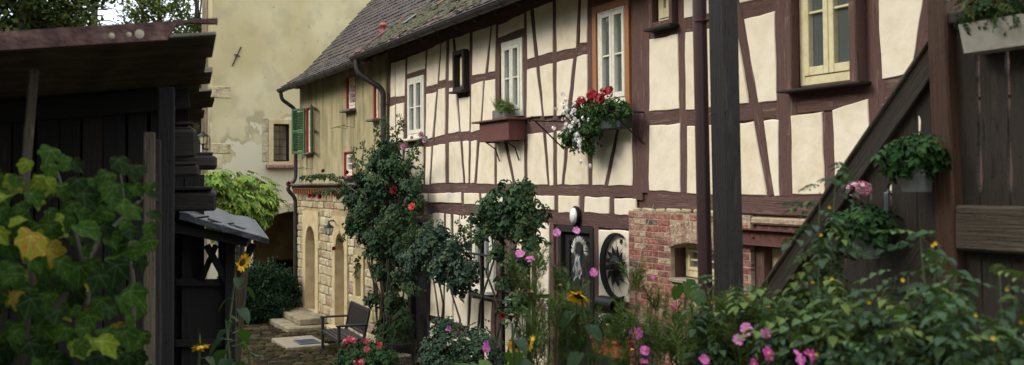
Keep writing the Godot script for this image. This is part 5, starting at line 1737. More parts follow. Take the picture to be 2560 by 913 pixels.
	var G := [Color(0.035, 0.075, 0.02), Color(0.05, 0.095, 0.025), Color(0.025, 0.055, 0.018)]
	var bl := []
	for i in 13:
		var u := i / 12.0
		bl.append([Vector3(lerpf(-gl / 2 + 0.02, gl / 2 - 0.02, u), 0.27 + 0.06 * sin(i * 2.1), 0.03), 0.12])
		if u < 0.75: bl.append([Vector3(lerpf(-gl / 2 - 0.06, gl / 2 - 0.2, u), 0.1 - 0.12 * (1 - u), 0.11), 0.11])
	for i in 3: bl.append([Vector3(-gl / 2 + 0.2 + i * 0.2, -0.15 + 0.06 * sin(i * 3.0), 0.13), 0.08])
	foliage(t, "foliage", unit.rose, M.leaf, bl, 900, 0.6, 0.95, G, 0.8, 0.4)
	var cl := cluster(0.05, 14, 0.028)
	var cs := cluster(0.028, 6, 0.02)
	var red := mat(Color8(170, 18, 28), 0.6)
	var wht := mat(Color8(244, 238, 232), 0.65)
	for i in 16:
		var rx: float = [-0.52, -0.42, -0.3, -0.22, -0.4, -0.28, -0.02, 0.08, 0.18, 0.26, 0.04, 0.33, -0.58, -0.14, 0.14, -0.72][i]
		var ry: float = [0.48, 0.5, 0.55, 0.58, 0.44, 0.5, 0.53, 0.5, 0.56, 0.58, 0.46, 0.52, 0.42, 0.52, 0.46, 0.36][i]
		part(t, "red_bloom", cl, red, Transform3D(Basis(Vector3.UP, rr(0, TAU)), Vector3(rx + 0.12, ry - 0.07, 0.1 + rr(-0.05, 0.06))))
	for i in 70:
		var u := rng.randf()
		var wx := -0.74 + u * 0.62 + rng.randfn() * 0.1
		var wy := 0.28 - u * 0.46 + rng.randfn() * 0.13
		part(t, "white_bloom", cs, wht, Transform3D(Basis(Vector3.UP, rr(0, TAU)), Vector3(wx + 0.05, wy, 0.2 + rr(-0.06, 0.05))))

func courtyard_things() -> void:
	# slatted bench facing the courtyard
	var t := thing("garden_bench", "dark slatted wooden bench with armrests before the stone wall", "bench", Vector3(-20.6, 0.0, 0.98))
	t.rotation.y = -0.06
	var L := 1.62
	var m := MB.new()
	for s in [-1.0, 1.0]:
		m = MB.new(); m.cbox(Vector3(s * (L / 2 - 0.03), 0.34, 0.27), Vector3(0.06, 0.7, 0.06), 0.008)
		part(t, "leg", m, M.benchwood)
		m = MB.new(); m.bar(Vector3(s * (L / 2 - 0.03), -0.02, -0.24), Vector3(s * (L / 2 - 0.03), 0.42, -0.24), 0.06, 0.06, 0.008)
		m.bar(Vector3(s * (L / 2 - 0.03), 0.41, -0.24), Vector3(s * (L / 2 - 0.03), 1.0, -0.36), 0.06, 0.055, 0.008)
		part(t, "leg", m, M.benchwood)
		m = MB.new(); m.cbox(Vector3(s * (L / 2 - 0.03), 0.71, 0.0), Vector3(0.09, 0.04, 0.66), 0.012)
		part(t, "armrest", m, M.benchwood)
		m = MB.new(); m.cbox(Vector3(s * (L / 2 - 0.03), 0.38, 0.0), Vector3(0.04, 0.08, 0.46), 0.006)
		m.cbox(Vector3(s * (L / 2 - 0.03), 0.16, 0.0), Vector3(0.035, 0.05, 0.46), 0.006)
		part(t, "side_rail", m, M.benchwood)
	for i in 7:
		m = MB.new(); m.off = Vector2(i * 0.3, 0); m.cbox(Vector3(0, 0.445 - 0.006 * absf(i - 3), 0.27 - i * 0.083), Vector3(L - 0.02, 0.024, 0.06), 0.006)
		part(t, "seat_slat", m, M.benchwood)
	m = MB.new(); m.cbox(Vector3(0, 0.38, 0.26), Vector3(L - 0.12, 0.07, 0.03), 0.005)
	part(t, "front_rail", m, M.benchwood)
	for q in [[0.99, -0.355, 0.09], [0.52, -0.265, 0.06]]:
		m = MB.new(); m.cbox(Vector3(0, q[0], q[1]), Vector3(L - 0.12, q[2], 0.035), 0.008)
		part(t, "back_rail", m, M.benchwood)
	for i in 15:
		var x := lerpf(-L / 2 + 0.12, L / 2 - 0.12, i / 14.0)
		m = MB.new(); m.bar(Vector3(x, 0.54, -0.27), Vector3(x, 0.96, -0.35), 0.05, 0.016, 0.004)
		part(t, "back_slat", m, M.benchwood)
	# drain slab with grate
	var gp := Vector3(-22.426, 0.03, 1.418)
	t = thing("drain_slab", "concrete slab with a blue-grey metal drain grate in the paving", "drain", gp)
	m = MB.new(); m.cbox(Vector3(-0.1, -0.03, 0.0), Vector3(1.5, 0.1, 0.95), 0.015)
	part(t, "slab", m, M.concrete)
	m = MB.new(); m.frame(-0.3, 0.3, -0.24, 0.24, -0.012, 0.012, 0.03)
	for i in 14: m.box(Vector3(-0.26 + i * 0.04, 0, 0), Vector3(0.014, 0.44, 0.018))
	for i in 4: m.box(Vector3(0, -0.18 + i * 0.12, -0.002), Vector3(0.56, 0.01, 0.012))
	part(t, "grate", m, mat(Color8(92, 102, 112), 0.5, 0.3), Transform3D(Basis(Vector3.RIGHT, -PI / 2), Vector3(0.15, 0.036, -0.1)))
	# half barrel and stump by the plank door
	var bp := Vector3(-17.771, 0.459, 0.75)
	bp.y = ground_y(bp.x, bp.z)
	t = thing("half_barrel", "black half barrel planter beside the plank door", "barrel", bp)
	for i in 16:
		var a := TAU * i / 16
		m = MB.new(); m.bar(Vector3(cos(a) * 0.26, 0, sin(a) * 0.26), Vector3(cos(a) * 0.33, 0.5, sin(a) * 0.33), 0.115, 0.025, 0.005, Vector3(cos(a), 0, sin(a)))
		part(t, "stave", m, M.blackwood)
	for y in [0.12, 0.38]:
		m = MB.new(); m.lathe(Vector3.ZERO, [[0.278 + y * 0.14, y - 0.02], [0.284 + y * 0.14, y + 0.02]], 24)
		part(t, "hoop", m, M.blackiron)
	m = MB.new(); m.lathe(Vector3(0, 0.44, 0), [[0.3, 0.0], [0.15, 0.03], [0.001, 0.04]], 16)
	part(t, "soil", m, M.soil)
	foliage(t, "foliage", unit.small, M.leaf, [[Vector3(0, 0.6, 0), 0.26], [Vector3(0.1, 0.85, -0.05), 0.2], [Vector3(-0.1, 1.0, -0.1), 0.15]], 420, 0.8, 1.3, [Color(0.02, 0.04, 0.015), Color(0.03, 0.055, 0.02)])
	var sp := Vector3(-16.059, 0.593, 1.35)
	sp.y = ground_y(sp.x, sp.z)
	t = thing("tree_stump", "cut tree stump with a pale top in front of the half barrel", "stump", sp)
	m = MB.new(); m.lathe(Vector3.ZERO, [[0.24, -0.05], [0.21, 0.1], [0.2, 0.36], [0.19, 0.38]], 13)
	part(t, "bark", m, M.bark)
	m = MB.new(); m.lathe(Vector3.ZERO, [[0.19, 0.38], [0.1, 0.382], [0.001, 0.383]], 13)
	part(t, "cut_top", m, M.greywood)
	# terracotta trough under the newspaper tube
	var tp := Vector3(-10.763, 1.446, 0.45)
	t = thing("terracotta_trough", "terracotta trough with dark plants beside the brick wall", "planter", tp)
	m = MB.new(); m.cbox(Vector3(0, 0.08, 0), Vector3(0.6, 0.2, 0.24), 0.02); m.cbox(Vector3(0, 0.18, 0), Vector3(0.64, 0.05, 0.28), 0.015)
	part(t, "trough", m, M.terracotta)
	foliage(t, "foliage", unit.small, M.leaf, [[Vector3(-0.15, 0.34, 0), 0.2], [Vector3(0.12, 0.36, 0), 0.22]], 300, 0.9, 1.4, [Color(0.02, 0.045, 0.018), Color(0.035, 0.06, 0.02)])
	m = MB.new(); m.cbox(Vector3(0, -0.45, 0), Vector3(0.5, 0.85, 0.22), 0.02)
	part(t, "stand", m, M.blackwood)

# ---------------------------------------------------------------- right: outside stair and balcony
const SZ := 2.875   # its plane

# a baluster board with half cut-outs along both edges; gap: [[height, half width], ...] from the bottom
func cut_board(w: float, y0: float, y1: float, slope: float, gap: Array) -> PackedVector2Array:
	var p := PackedVector2Array()
	p.append(Vector2(-w / 2, y0))
	p.append(Vector2(w / 2, y0))
	for g in gap: p.append(Vector2(w / 2 - g[1], g[0]))
	p.append(Vector2(w / 2, y1 + slope * w / 2))
	p.append(Vector2(-w / 2, y1 - slope * w / 2))
	for i in range(gap.size() - 1, -1, -1): p.append(Vector2(-w / 2 + gap[i][1], gap[i][0]))
	return p

func stair_and_balcony() -> void:
	var t := thing("outside_staircase", "dark wooden outside stair and balcony with cut-out boards", "staircase")
	var m := MB.new()
	# dark near post and the pipe beside it
	var pt := Vector3(-5.386, 4.821, 2.875)
	var pb := Vector3(-5.37, 2.941, 2.875)
	m.bar(Vector3(lerpf(pt.x, pb.x, -1.2), 6.5, SZ), Vector3(lerpf(pt.x, pb.x, 1.9), 1.6, SZ), 0.16, 0.13, 0.008, Vector3(0, 0, 1))
	part(t, "post", m, M.postwood).set_meta("label", "near-black square post in front of the facade")
	var qt := Vector3(-5.613, 4.857, 2.9)
	var qb := Vector3(-5.593, 2.923, 2.9)
	m = MB.new(); m.tube([Vector3(qt.x - (qb.x - qt.x) * 1.0, 6.5, 2.9), Vector3(qb.x + (qb.x - qt.x) * 0.8, 1.6, 2.9)], [0.049], 20)
	var dp := part(t, "downpipe", m, M.brownpipe)
	dp.set_meta("label", "brown metal downpipe beside the near-black post")
	var cq := Vector3(-5.598, 4.71, 2.9)
	m = MB.new(); m.tube([cq + Vector3(0, -0.008, 0), cq + Vector3(0, 0.008, 0)], [0.053], 20)
	m.bar(cq + Vector3(0.04, 0, 0), cq + Vector3(0.12, 0, 0), 0.014, 0.014)
	part(dp, "pipe_clip", m, M.rustiron)
	var r0 := Vector3(-4.656, 3.242, 2.9)
	var r1 := Vector3(-3.636, 4.308, 2.9)
	var sl := (r1.y - r0.y) / (r1.x - r0.x)
	var e0 := r0 - (r1 - r0) * 0.75
	var nrm := Vector3(-(r1.y - r0.y), r1.x - r0.x, 0).normalized()
	m = MB.new(); m.bar(e0 - nrm * 0.06, r1 - nrm * 0.06, 0.12, 0.05, 0.006, Vector3(0, 0, 1))
	part(t, "handrail_board", m, M.stairwood)
	m = MB.new(); m.bar(e0 + nrm * 0.012, r1 + nrm * 0.012, 0.024, 0.085, 0.008, Vector3(0, 0, 1))
	part(t, "handrail_cap", m, M.greywood)
	# boards under the handrail
	var w := 0.168
	for i in 11:
		var x := r1.x - 0.06 - i * (w + 0.004)
		var yt := r1.y + (x - r1.x) * sl - 0.14
		var gap := []
		for k in 7:
			var a := PI * k / 6
			gap.append([yt - 0.2 + (0.04 if k > 3 else 0.09) * -cos(a), 0.033 * sin(a)])
		gap.sort_custom(func(p, q): return p[0] < q[0])
		m = MB.new(); m.off = Vector2(i * 0.31, i * 0.2); m.prism(cut_board(w, yt - 0.95, yt, sl, gap), 0.025)
		part(t, "baluster_board", m, M.stairwood, Transform3D(Basis(), Vector3(x, 0, 2.875)))
	m = MB.new(); m.bar(e0 - Vector3(0, 1.08, 0), r1 - Vector3(0, 1.08, 0), 0.24, 0.05, 0.006, Vector3(0, 0, 1))
	part(t, "stringer", m, M.stairwood)
	for i in 9:
		var x := r1.x - 0.1 - i * 0.2
		m = MB.new(); m.cbox(Vector3(x, r1.y - 1.05 - i * 0.2 * sl, 2.35), Vector3(0.27, 0.04, 0.95), 0.008)
		part(t, "tread", m, M.stairwood)
	# balcony: posts, boards, plank, rail
	var ptt := Vector3(-3.58, 4.516, 2.9)
	var pbb := Vector3(-3.55, 3.095, 2.9)
	m = MB.new(); m.bar(Vector3(ptt.x - (pbb.x - ptt.x), 5.6, 2.9), Vector3(pbb.x + (pbb.x - ptt.x) * 0.9, 1.9, 2.9), 0.12, 0.11, 0.01, Vector3(0, 0, 1))
	part(t, "post", m, M.brownpost).set_meta("label", "red-brown square post at the head of the stair")
	var bx := -3.48
	for i in 9:
		var bw := 0.162
		var gap := []
		for q in [[2.98, 0.0], [3.02, 0.012], [3.06, 0.005], [3.3, 0.004], [3.53, 0.008], [3.6, 0.028], [3.68, 0.022], [3.78, 0.012], [3.88, 0.006], [3.98, 0.022], [4.05, 0.02], [4.1, 0.012], [4.15, 0.022], [4.22, 0.012], [4.26, 0.0]]: gap.append([q[0], q[1] * 0.6])
		m = MB.new(); m.off = Vector2(i * 0.27, i * 0.4); m.prism(cut_board(bw, 2.6, 4.38, 0.0, gap), 0.024)
		part(t, "balcony_board", m, M.stairwood, Transform3D(Basis(), Vector3(bx + i * (bw + 0.004), 0, 2.875)))
	m = MB.new(); m.cbox(Vector3(-2.75, 4.41, 2.88), Vector3(1.55, 0.07, 0.12), 0.012)
	part(t, "balcony_rail", m, M.stairwood)
	m = MB.new(); m.cbox(Vector3(-2.72, 3.36, 2.93), Vector3(1.55, 0.225, 0.06), 0.014)
	part(t, "plank", m, M.greywood)
	m = MB.new(); m.cbox(Vector3(-2.75, 2.62, 2.4), Vector3(1.6, 0.16, 1.0), 0.012)
	part(t, "balcony_floor", m, M.stairwood)
	for x in [-2.0]:
		m = MB.new(); m.cbox(Vector3(x, 3.2, 2.875), Vector3(0.12, 3.0, 0.11), 0.01)
		part(t, "post", m, M.brownpost)
	settle(t, Vector3(-4.2, 1.9, 2.875))

	# white planter on the balcony rail
	var pa := Vector3(-3.363, 4.348, 3.05)
	var pe := Vector3(-3.362, 4.21, 3.05)
	t = thing("white_planter", "long off-white planter with red flowers on the balcony rail", "planter", Vector3(pa.x, pe.y, 3.05))
	m = MB.new()
	var hh := pa.y - pe.y
	var prof := PackedVector2Array([Vector2(0.03, 0), Vector2(0.15, 0), Vector2(0.18, hh - 0.02), Vector2(0.186, hh), Vector2(-0.006, hh), Vector2(0.0, hh - 0.02)])
	m.prism(prof, 0.9, Vector3(0.45, 0, 0.0), Basis(Vector3(0, 0, -1), Vector3(0, 1, 0), Vector3(1, 0, 0)))
	part(t, "box", m, M.white_box)
	var bl := []
	for i in 10: bl.append([Vector3(0.05 + i * 0.09, hh + 0.07 + rr(-0.02, 0.03), -0.08), 0.1])
	foliage(t, "foliage", unit.small, M.leaf, bl, 900, 0.5, 0.85, [Color(0.03, 0.06, 0.02), Color(0.045, 0.075, 0.02), Color(0.06, 0.085, 0.025)])
	var sm := cluster(0.02, 6, 0.02)
	for i in 14:
		part(t, "flower", sm, mat(Color8(166, 30, 40), 0.6) if i % 5 else mat(Color8(200, 150, 40), 0.6), Transform3D(Basis(), Vector3(0.0 + i * 0.06, hh + 0.12 + rr(-0.03, 0.07), -0.03 + rr(-0.06, 0.05))))
	# zinc bucket pots hung on the stair boards
	var q := [[Vector3(-3.666, 3.538, 3.02), "zinc bucket of green ivy geranium hung high on the stair boards", false], [Vector3(-4.014, 3.18, 3.02), "zinc bucket with a pink geranium hung low on the stair boards", true]]
	for k in q:
		var p: Vector3 = k[0]
		t = thing("bucket_pot", k[1], "potted plant", p, "zinc buckets on the stair")
		m = MB.new()
		m.lathe(Vector3.ZERO, [[0.001, 0.0], [0.07, 0.0], [0.07, 0.0], [0.073, 0.02], [0.086, 0.08], [0.09, 0.085], [0.087, 0.09], [0.09, 0.1], [0.093, 0.105], [0.09, 0.11], [0.1, 0.15], [0.106, 0.152], [0.106, 0.158], [0.098, 0.156], [0.09, 0.12], [0.001, 0.12]], 24)
		part(t, "bucket", m, M.galv)
		m = MB.new()
		var hx := 0.045
		m.tube([Vector3(hx, 0.12, -0.1), Vector3(hx, 0.34, -0.11), Vector3(hx, 0.365, -0.125), Vector3(hx, 0.34, -0.15)], [0.006], 4)
		m.bar(Vector3(hx, 0.13, -0.105), Vector3(hx, 0.35, -0.108), 0.028, 0.004, 0.001, Vector3(0, 0, 1))
		m.bar(Vector3(hx, 0.35, -0.108), Vector3(hx, 0.36, -0.16), 0.028, 0.004, 0.001)
		part(t, "hook", m, M.galv)
		foliage(t, "foliage", unit.rose, M.leaf, [[Vector3(0, 0.19, 0), 0.1], [Vector3(-0.06, 0.2, 0.03), 0.08], [Vector3(0.06, 0.21, 0.02), 0.08], [Vector3(0.0, 0.25, 0.0), 0.07]], 260, 0.45, 0.75, [Color(0.03, 0.075, 0.02), Color(0.045, 0.1, 0.028), Color(0.025, 0.055, 0.02)])
		if k[2]:
			stem_to(t, Vector3(0, 0.15, 0), Vector3(-0.02, 0.33, 0.02), 0.004)
			part(t, "bloom", cluster(0.062, 34, 0.028), mat(Color8(236, 164, 186), 0.65), Transform3D(Basis.from_scale(Vector3(1, 0.75, 1)), Vector3(-0.02, 0.37, 0.02)))

# ---------------------------------------------------------------- left: the shed, in its own frame (x across, -z along it)
func shed() -> void:
	var t := thing("old_shed", "dark weathered shed with corrugated roof and rusty edge board", "shed", Vector3(0, 0, 7.12))
	t.rotation_degrees.y = 81.75
	var m := MB.new()
	var lx := 0.125
	var yr := 4.36
	var fall := 0.105   # the roof drops to the left
	# corrugated sheets, ragged at their right ends
	var d := 5.0
	var sheet := 0
	while d < 11.9:
		var wd := 0.86
		var end: float = [0.0, -0.03, 0.02, -0.05, 0.05, 0.09, 0.0, 0.03][sheet % 8]
		m = MB.new()
		var P := []
		var k := 64
		for i in k + 1:
			var dz := d + wd * i / k
			var wv := 0.018 * sin(dz * TAU / 0.09) + sheet * 0.003
			for x in [-3.6, lx + end]:
				P.append(Vector3(x, yr + wv + (x - lx) * fall - 0.03, -dz))
		m.grid(P, k + 1, 2)
		part(t, "corrugated_sheet", m, M.sheet)
		d += wd - 0.04
		sheet += 1
	# boards seen from below, edge board with lichen
	for i in 3:
		var z := -7.4 - i * 2.0
		m = MB.new(); m.bar(Vector3(-3.5, yr - 0.13 - 3.6 * fall, z), Vector3(lx - 0.12, yr - 0.13 - 0.2 * fall, z), 0.08, 0.14, 0.006)
		part(t, "rafter", m, M.blackwood)
	m = MB.new()
	var fb := PackedVector2Array([Vector2(-3.6, yr - 3.72 * fall - 0.055), Vector2(-0.1, yr - 0.22 * fall - 0.055), Vector2(-0.06, yr - 0.01), Vector2(0.0, yr + 0.008), Vector2(0.13, yr + 0.008), Vector2(0.13, yr + 0.035), Vector2(-3.6, yr - 3.72 * fall + 0.012)])
	m.prism(fb, 0.05, Vector3(0, 0, -4.97))
	var eb := part(t, "edge_board", m, M.rustboard)
	for q in [[-0.22, 0.022], [-0.34, 0.014], [-0.265, 0.012]]:
		m = MB.new(); m.lathe(Vector3(q[0], yr - 0.02 + (q[0] - lx) * fall, -4.945), [[q[1], 0.0], [q[1] * 0.7, 0.003], [0.001, 0.004]], 9, Basis(Vector3.RIGHT, PI / 2))
		part(eb, "lichen_spot", m, M.lichen)
	# near wall of upright planks
	var yb := 1.4
	for i in 20:
		var x := -3.0 + i * 0.148
		if x > -0.16: break
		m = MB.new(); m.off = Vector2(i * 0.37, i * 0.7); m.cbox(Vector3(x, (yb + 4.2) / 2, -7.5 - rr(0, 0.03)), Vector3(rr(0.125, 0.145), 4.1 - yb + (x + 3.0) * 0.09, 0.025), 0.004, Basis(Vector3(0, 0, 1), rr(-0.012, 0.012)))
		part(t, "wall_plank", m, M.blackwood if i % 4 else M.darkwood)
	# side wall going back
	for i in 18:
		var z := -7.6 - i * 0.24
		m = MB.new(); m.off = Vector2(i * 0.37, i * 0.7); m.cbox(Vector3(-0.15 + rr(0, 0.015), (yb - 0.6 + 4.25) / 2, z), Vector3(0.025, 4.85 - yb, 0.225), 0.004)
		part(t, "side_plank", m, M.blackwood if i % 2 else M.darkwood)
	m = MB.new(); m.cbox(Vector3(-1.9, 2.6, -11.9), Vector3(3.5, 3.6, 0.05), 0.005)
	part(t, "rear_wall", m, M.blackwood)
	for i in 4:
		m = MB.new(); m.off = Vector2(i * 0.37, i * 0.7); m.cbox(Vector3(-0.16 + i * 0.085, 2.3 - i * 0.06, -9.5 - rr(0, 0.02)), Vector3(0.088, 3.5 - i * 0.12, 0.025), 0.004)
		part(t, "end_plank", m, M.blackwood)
	# posts and a slanted prop
	var a := Vector3(-0.202, 3.885, -5.7)
	m = MB.new(); m.bar(Vector3(a.x, a.y, -5.75), Vector3(a.x + 0.01, yb, -5.75), 0.06, 0.06, 0.006, Vector3(0, 0, 1))
	part(t, "post", m, M.greywood)
	a = Vector3(-0.164, 3.737, -5.8)
	m = MB.new(); m.bar(Vector3(a.x, 3.85, -5.85), Vector3(a.x + 0.015, yb, -5.85), 0.04, 0.05, 0.006, Vector3(0, 0, 1))
	part(t, "post", m, M.darkwood)
	a = Vector3(-0.12, 3.739, -5.9)
	m = MB.new(); m.bar(Vector3(a.x, 4.15, -5.95), Vector3(a.x, yb, -5.95), 0.09, 0.09, 0.006, Vector3(0, 0, 1))
	part(t, "post", m, M.blackwood)
	m = MB.new(); m.bar(Vector3(-0.739, 4.192, -5.5), Vector3(-0.779, 3.59, -5.5), 0.045, 0.035, 0.01, Vector3(0, 0, 1))
	part(t, "prop", m, M.greywood)
	# log ends lying on the side wall plate
	for q in [[Vector3(0.058, 3.916, -8.3), 0.24], [Vector3(0.224, 3.777, -8.6), 0.11], [Vector3(0.081, 3.692, -8.1), 0.1], [Vector3(0.224, 3.471, -8.8), 0.17]]:
		var c: Vector3 = q[0]
		m = MB.new()
		var r: float = q[1] * 1.15
		m.cbox(Vector3(c.x / 2 - 0.6, c.y, c.z), Vector3(c.x + 1.2, r * 0.8, r), 0.02, Basis(Vector3(1, 0, 0), rr(-0.2, 0.2)) * Basis(Vector3(0, 0, 1), rr(-0.03, 0.03)))
		part(t, "hewn_beam", m, M.darkwood)
		for k in 2:
			m = MB.new(); m.cbox(Vector3(c.x / 2 - 0.6 + rr(-0.03, 0.0), c.y + r * (0.45 + 0.12 * k), c.z + rr(-0.05, 0.05)), Vector3(c.x + 1.18, 0.022, r * rr(0.8, 1.1)), 0.004, Basis(Vector3(0, 0, 1), rr(-0.02, 0.02)))
			part(t, "loose_board", m, M.darkwood if k else M.blackwood)
	# low tar-paper lean-to with hooks and carved braces
	var c0 := Vector3(-0.072, 3.362, -9)
	var c1 := Vector3(0.642, 3.136, -9.4)
	m = MB.new()
	var P2 := []
	for i in 13:
		for j in 2:
			var p := c0.lerp(c1, i / 12.0)
			P2.append(Vector3(p.x, p.y + 0.012 * sin(i * 1.3) + (0.1 if j else 0.0), -8.7 - 1.9 * j))
	m.grid(P2, 13, 2)
	var P3 := []
	for v in P2: P3.append(v - Vector3(0, 0.035, 0))
	m.grid(P3, 13, 2)
	m.bar(P2[0] - Vector3(0, 0.02, 0), P2[24] - Vector3(0, 0.02, 0), 0.02, 0.05)
	m.bar(P2[24] - Vector3(0, 0.02, 0), P2[25] - Vector3(0, 0.02, 0), 0.02, 0.05)
	var lt := part(t, "tar_paper_roof", m, M.tar)
	for i in 5:
		var u := 0.25 + i * 0.15
		var p := c0.lerp(c1, u)
		m = MB.new(); m.cbox(Vector3(p.x, p.y + 0.02, -8.8 - i * 0.12), Vector3(0.12, 0.015, 0.1), 0.005, Basis(Vector3(0, 0, 1), rr(-0.5, 0.3)))
		part(lt, "paper_scrap", m, M.tar)
	m = MB.new(); m.tube([c1 + Vector3(-0.05, -0.05, 0.5), c1 + Vector3(-0.05, -0.1, 0.5), c1 + Vector3(-0.03, -0.12, 0.5), c1 + Vector3(-0.015, -0.1, 0.5)], [0.005], 5)
	part(lt, "hook", m, M.blackiron)
	for q in [[-0.06, -0.03, -8.85], [-0.02, 0.03, -10.4]]:
		m = MB.new(); m.bar(Vector3(c0.x - 0.3, c0.y + q[0], q[2]), Vector3(c1.x - 0.16, c1.y + q[1], q[2]), 0.06, 0.08)
		part(t, "lean_to_beam", m, M.blackwood)
	var pp := Vector3(0.354, 2.969, -9.2)
	m = MB.new(); m.bar(Vector3(pp.x, pp.y + 0.2, -9.2), Vector3(pp.x, 0.2, -9.2), 0.09, 0.09)
	part(t, "lean_to_post", m, M.blackwood)
	for s in [-1.0, 1.0]:
		m = MB.new(); m.bar(Vector3(pp.x, pp.y - 0.28, -9.2), Vector3(pp.x + s * 0.2, pp.y + 0.1, -9.2), 0.06, 0.06)
		m.bar(Vector3(pp.x - 0.24, pp.y - 0.2, -9.2), Vector3(pp.x - 0.12, pp.y + 0.1, -9.2), 0.03, 0.05)
		part(t, "lean_to_brace", m, M.blackwood)
	for y in [0.22, 0.75]:
		m = MB.new(); m.bar(Vector3(-0.1, pp.y - y, -9.25), Vector3(pp.x, pp.y - y - 0.02, -9.25), 0.05, 0.06)
		part(t, "lean_to_rail", m, M.blackwood)
	for i in 5:
		m = MB.new(); m.cbox(Vector3(lerpf(-0.05, pp.x - 0.02, (i + 0.5) / 5), pp.y - 1.35 + (0.0 if i in [1, 2, 3] else 0.15), -9.3), Vector3((pp.x + 0.06) / 5, 2.2 if i in [1, 2, 3] else 2.8, 0.02), 0.003)
		part(t, "lean_to_board", m, M.blackwood)


# ---------------------------------------------------------------- the planting
func root(p: Vector3) -> Vector3: return Vector3(p.x, ground_y(p.x, p.z) - 0.02, p.z)

const ROSE := [Color(0.022, 0.048, 0.022), Color(0.03, 0.06, 0.028), Color(0.018, 0.038, 0.018), Color(0.045, 0.075, 0.035), Color(0.06, 0.085, 0.03), Color(0.035, 0.06, 0.03)]

func roses() -> void:
	var dark := mat(Color8(120, 14, 28), 0.6)
	var pink := mat(Color8(206, 150, 176), 0.65)
	var coral := mat(Color8(226, 104, 88), 0.6)
	var rb := bloom(0.06, 7, 4)
	# big climber between the two houses
	var b := root(Vector3(-19.388, 0.839, 0.45))
	var t := thing("climbing_rose", "big dark climbing rose growing up between the two houses", "rose", b)
	var bl := []
	for q in [[Vector3(-19.617, 3.507, 0.45), 0.43], [Vector3(-18.762, 3.904, 0.45), 0.33], [Vector3(-20.252, 3.128, 0.5), 0.37], [Vector3(-18.747, 2.84, 0.5), 0.43], [Vector3(-19.604, 2.444, 0.5), 0.35], [Vector3(-21.087, 2.895, 0.5), 0.23], [Vector3(-21.538, 3.237, 0.45), 0.20], [Vector3(-18.108, 3.586, 0.4), 0.23], [Vector3(-19.333, 4.279, 0.4), 0.23], [Vector3(-20.018, 4.092, 0.4), 0.23], [Vector3(-18.405, 2.309, 0.5), 0.25], [Vector3(-19.483, 1.883, 0.5), 0.19], [Vector3(-18.409, 1.807, 0.5), 0.17], [Vector3(-18.76, 1.308, 0.5), 0.19], [Vector3(-19.999, 1.265, 0.5), 0.14], [Vector3(-19.367, 0.724, 0.5), 0.19], [Vector3(-21.528, 2.706, 0.5), 0.16], [Vector3(-20.527, 2.612, 0.5), 0.20], [Vector3(-17.893, 3.282, 0.4), 0.17], [Vector3(-21.112, 3.767, 0.4), 0.17], [Vector3(-22.156, 3.502, 0.4), 0.14]]:
		bl.append([q[0] - b, q[1]])
	foliage(t, "foliage", unit.rose, M.leaf_gloss, bl, 2700, 0.9, 1.6, ROSE, 0.75, 0.15)
	var m := MB.new()
	for k in 26:
		var x := rr(-0.8, 0.8)
		m.tube([Vector3(x * 0.5, 0, rr(-0.2, 0.2)), Vector3(x * 0.9, 0.9, rr(-0.2, 0.15)), Vector3(x * 1.3, 1.9, rr(-0.2, 0.2)), Vector3(x * 1.1 + rr(-0.3, 0.3), 3.2, rr(-0.2, 0.2))], [0.018, 0.014, 0.012, 0.006], 5)
	part(t, "canes", m, M.cane)
	for s in [[Vector3(-20.151, 3.842, 0.4), Vector3(-20.129, 4.346, 0.45), Vector3(-19.715, 4.827, 0.5)], [Vector3(-19.02, 4.068, 0.4), Vector3(-18.639, 4.611, 0.45), Vector3(-18.313, 4.944, 0.5)], [Vector3(-18.439, 3.899, 0.4), Vector3(-17.512, 4.257, 0.5), Vector3(-17.008, 4.494, 0.55)], [Vector3(-19.508, 4.08, 0.4), Vector3(-19.429, 4.65, 0.4), Vector3(-19.576, 5.028, 0.4)], [Vector3(-21.55, 3.414, 0.4), Vector3(-23.286, 3.834, 0.45), Vector3(-25.917, 3.81, 0.5)], [Vector3(-21.525, 3.238, 0.5), Vector3(-22.763, 3.503, 0.6), Vector3(-23.796, 3.425, 0.7)], [Vector3(-21.255, 3.856, 0.4), Vector3(-21.695, 4.131, 0.4), Vector3(-21.905, 4.453, 0.4)], [Vector3(-21.233, 2.716, 0.5), Vector3(-21.744, 2.478, 0.6), Vector3(-22.03, 2.289, 0.7)], [Vector3(-18.444, 3.431, 0.4), Vector3(-17.31, 3.659, 0.5), Vector3(-17.062, 4.022, 0.5)], [Vector3(-18.177, 2.59, 0.5), Vector3(-17.261, 2.853, 0.6), Vector3(-16.959, 2.647, 0.6)], [Vector3(-20.419, 3.675, 0.4), Vector3(-21.11, 4.117, 0.4), Vector3(-20.909, 4.591, 0.4)], [Vector3(-18.411, 1.575, 0.5), Vector3(-17.586, 1.804, 0.6), Vector3(-17.379, 1.528, 0.6)], [Vector3(-20.393, 2.238, 0.5), Vector3(-20.774, 1.963, 0.6), Vector3(-21.062, 1.598, 0.6)]]:
		shoot(t, [s[0] - b, s[1] - b, s[2] - b], 0.012, unit.rose, M.leaf_gloss, 0.045, 0.7, 1.15, [Color(0.04, 0.075, 0.03), Color(0.055, 0.095, 0.035)])
	for q in [[Vector3(-23.756, 3.329, 0.75), 1.5], [Vector3(-23.254, 3.295, 0.75), 1.3], [Vector3(-26.936, 3.603, 0.6), 1.4], [Vector3(-24.278, 3.305, 0.72), 1.2], [Vector3(-23.877, 3.909, 0.5), 1.0], [Vector3(-22.338, 3.357, 0.6), 1.1], [Vector3(-17.185, 3.473, 1.05), 1.5], [Vector3(-21.555, 3.842, 0.6), 1.0], [Vector3(-22.255, 2.123, 0.7), 1.0]]:
		part(t, "red_rose", rb, dark, Transform3D(facing(Vector3(0.6, 0.3, 0.7), 0).scaled(Vector3.ONE * q[1]), q[0] - b))
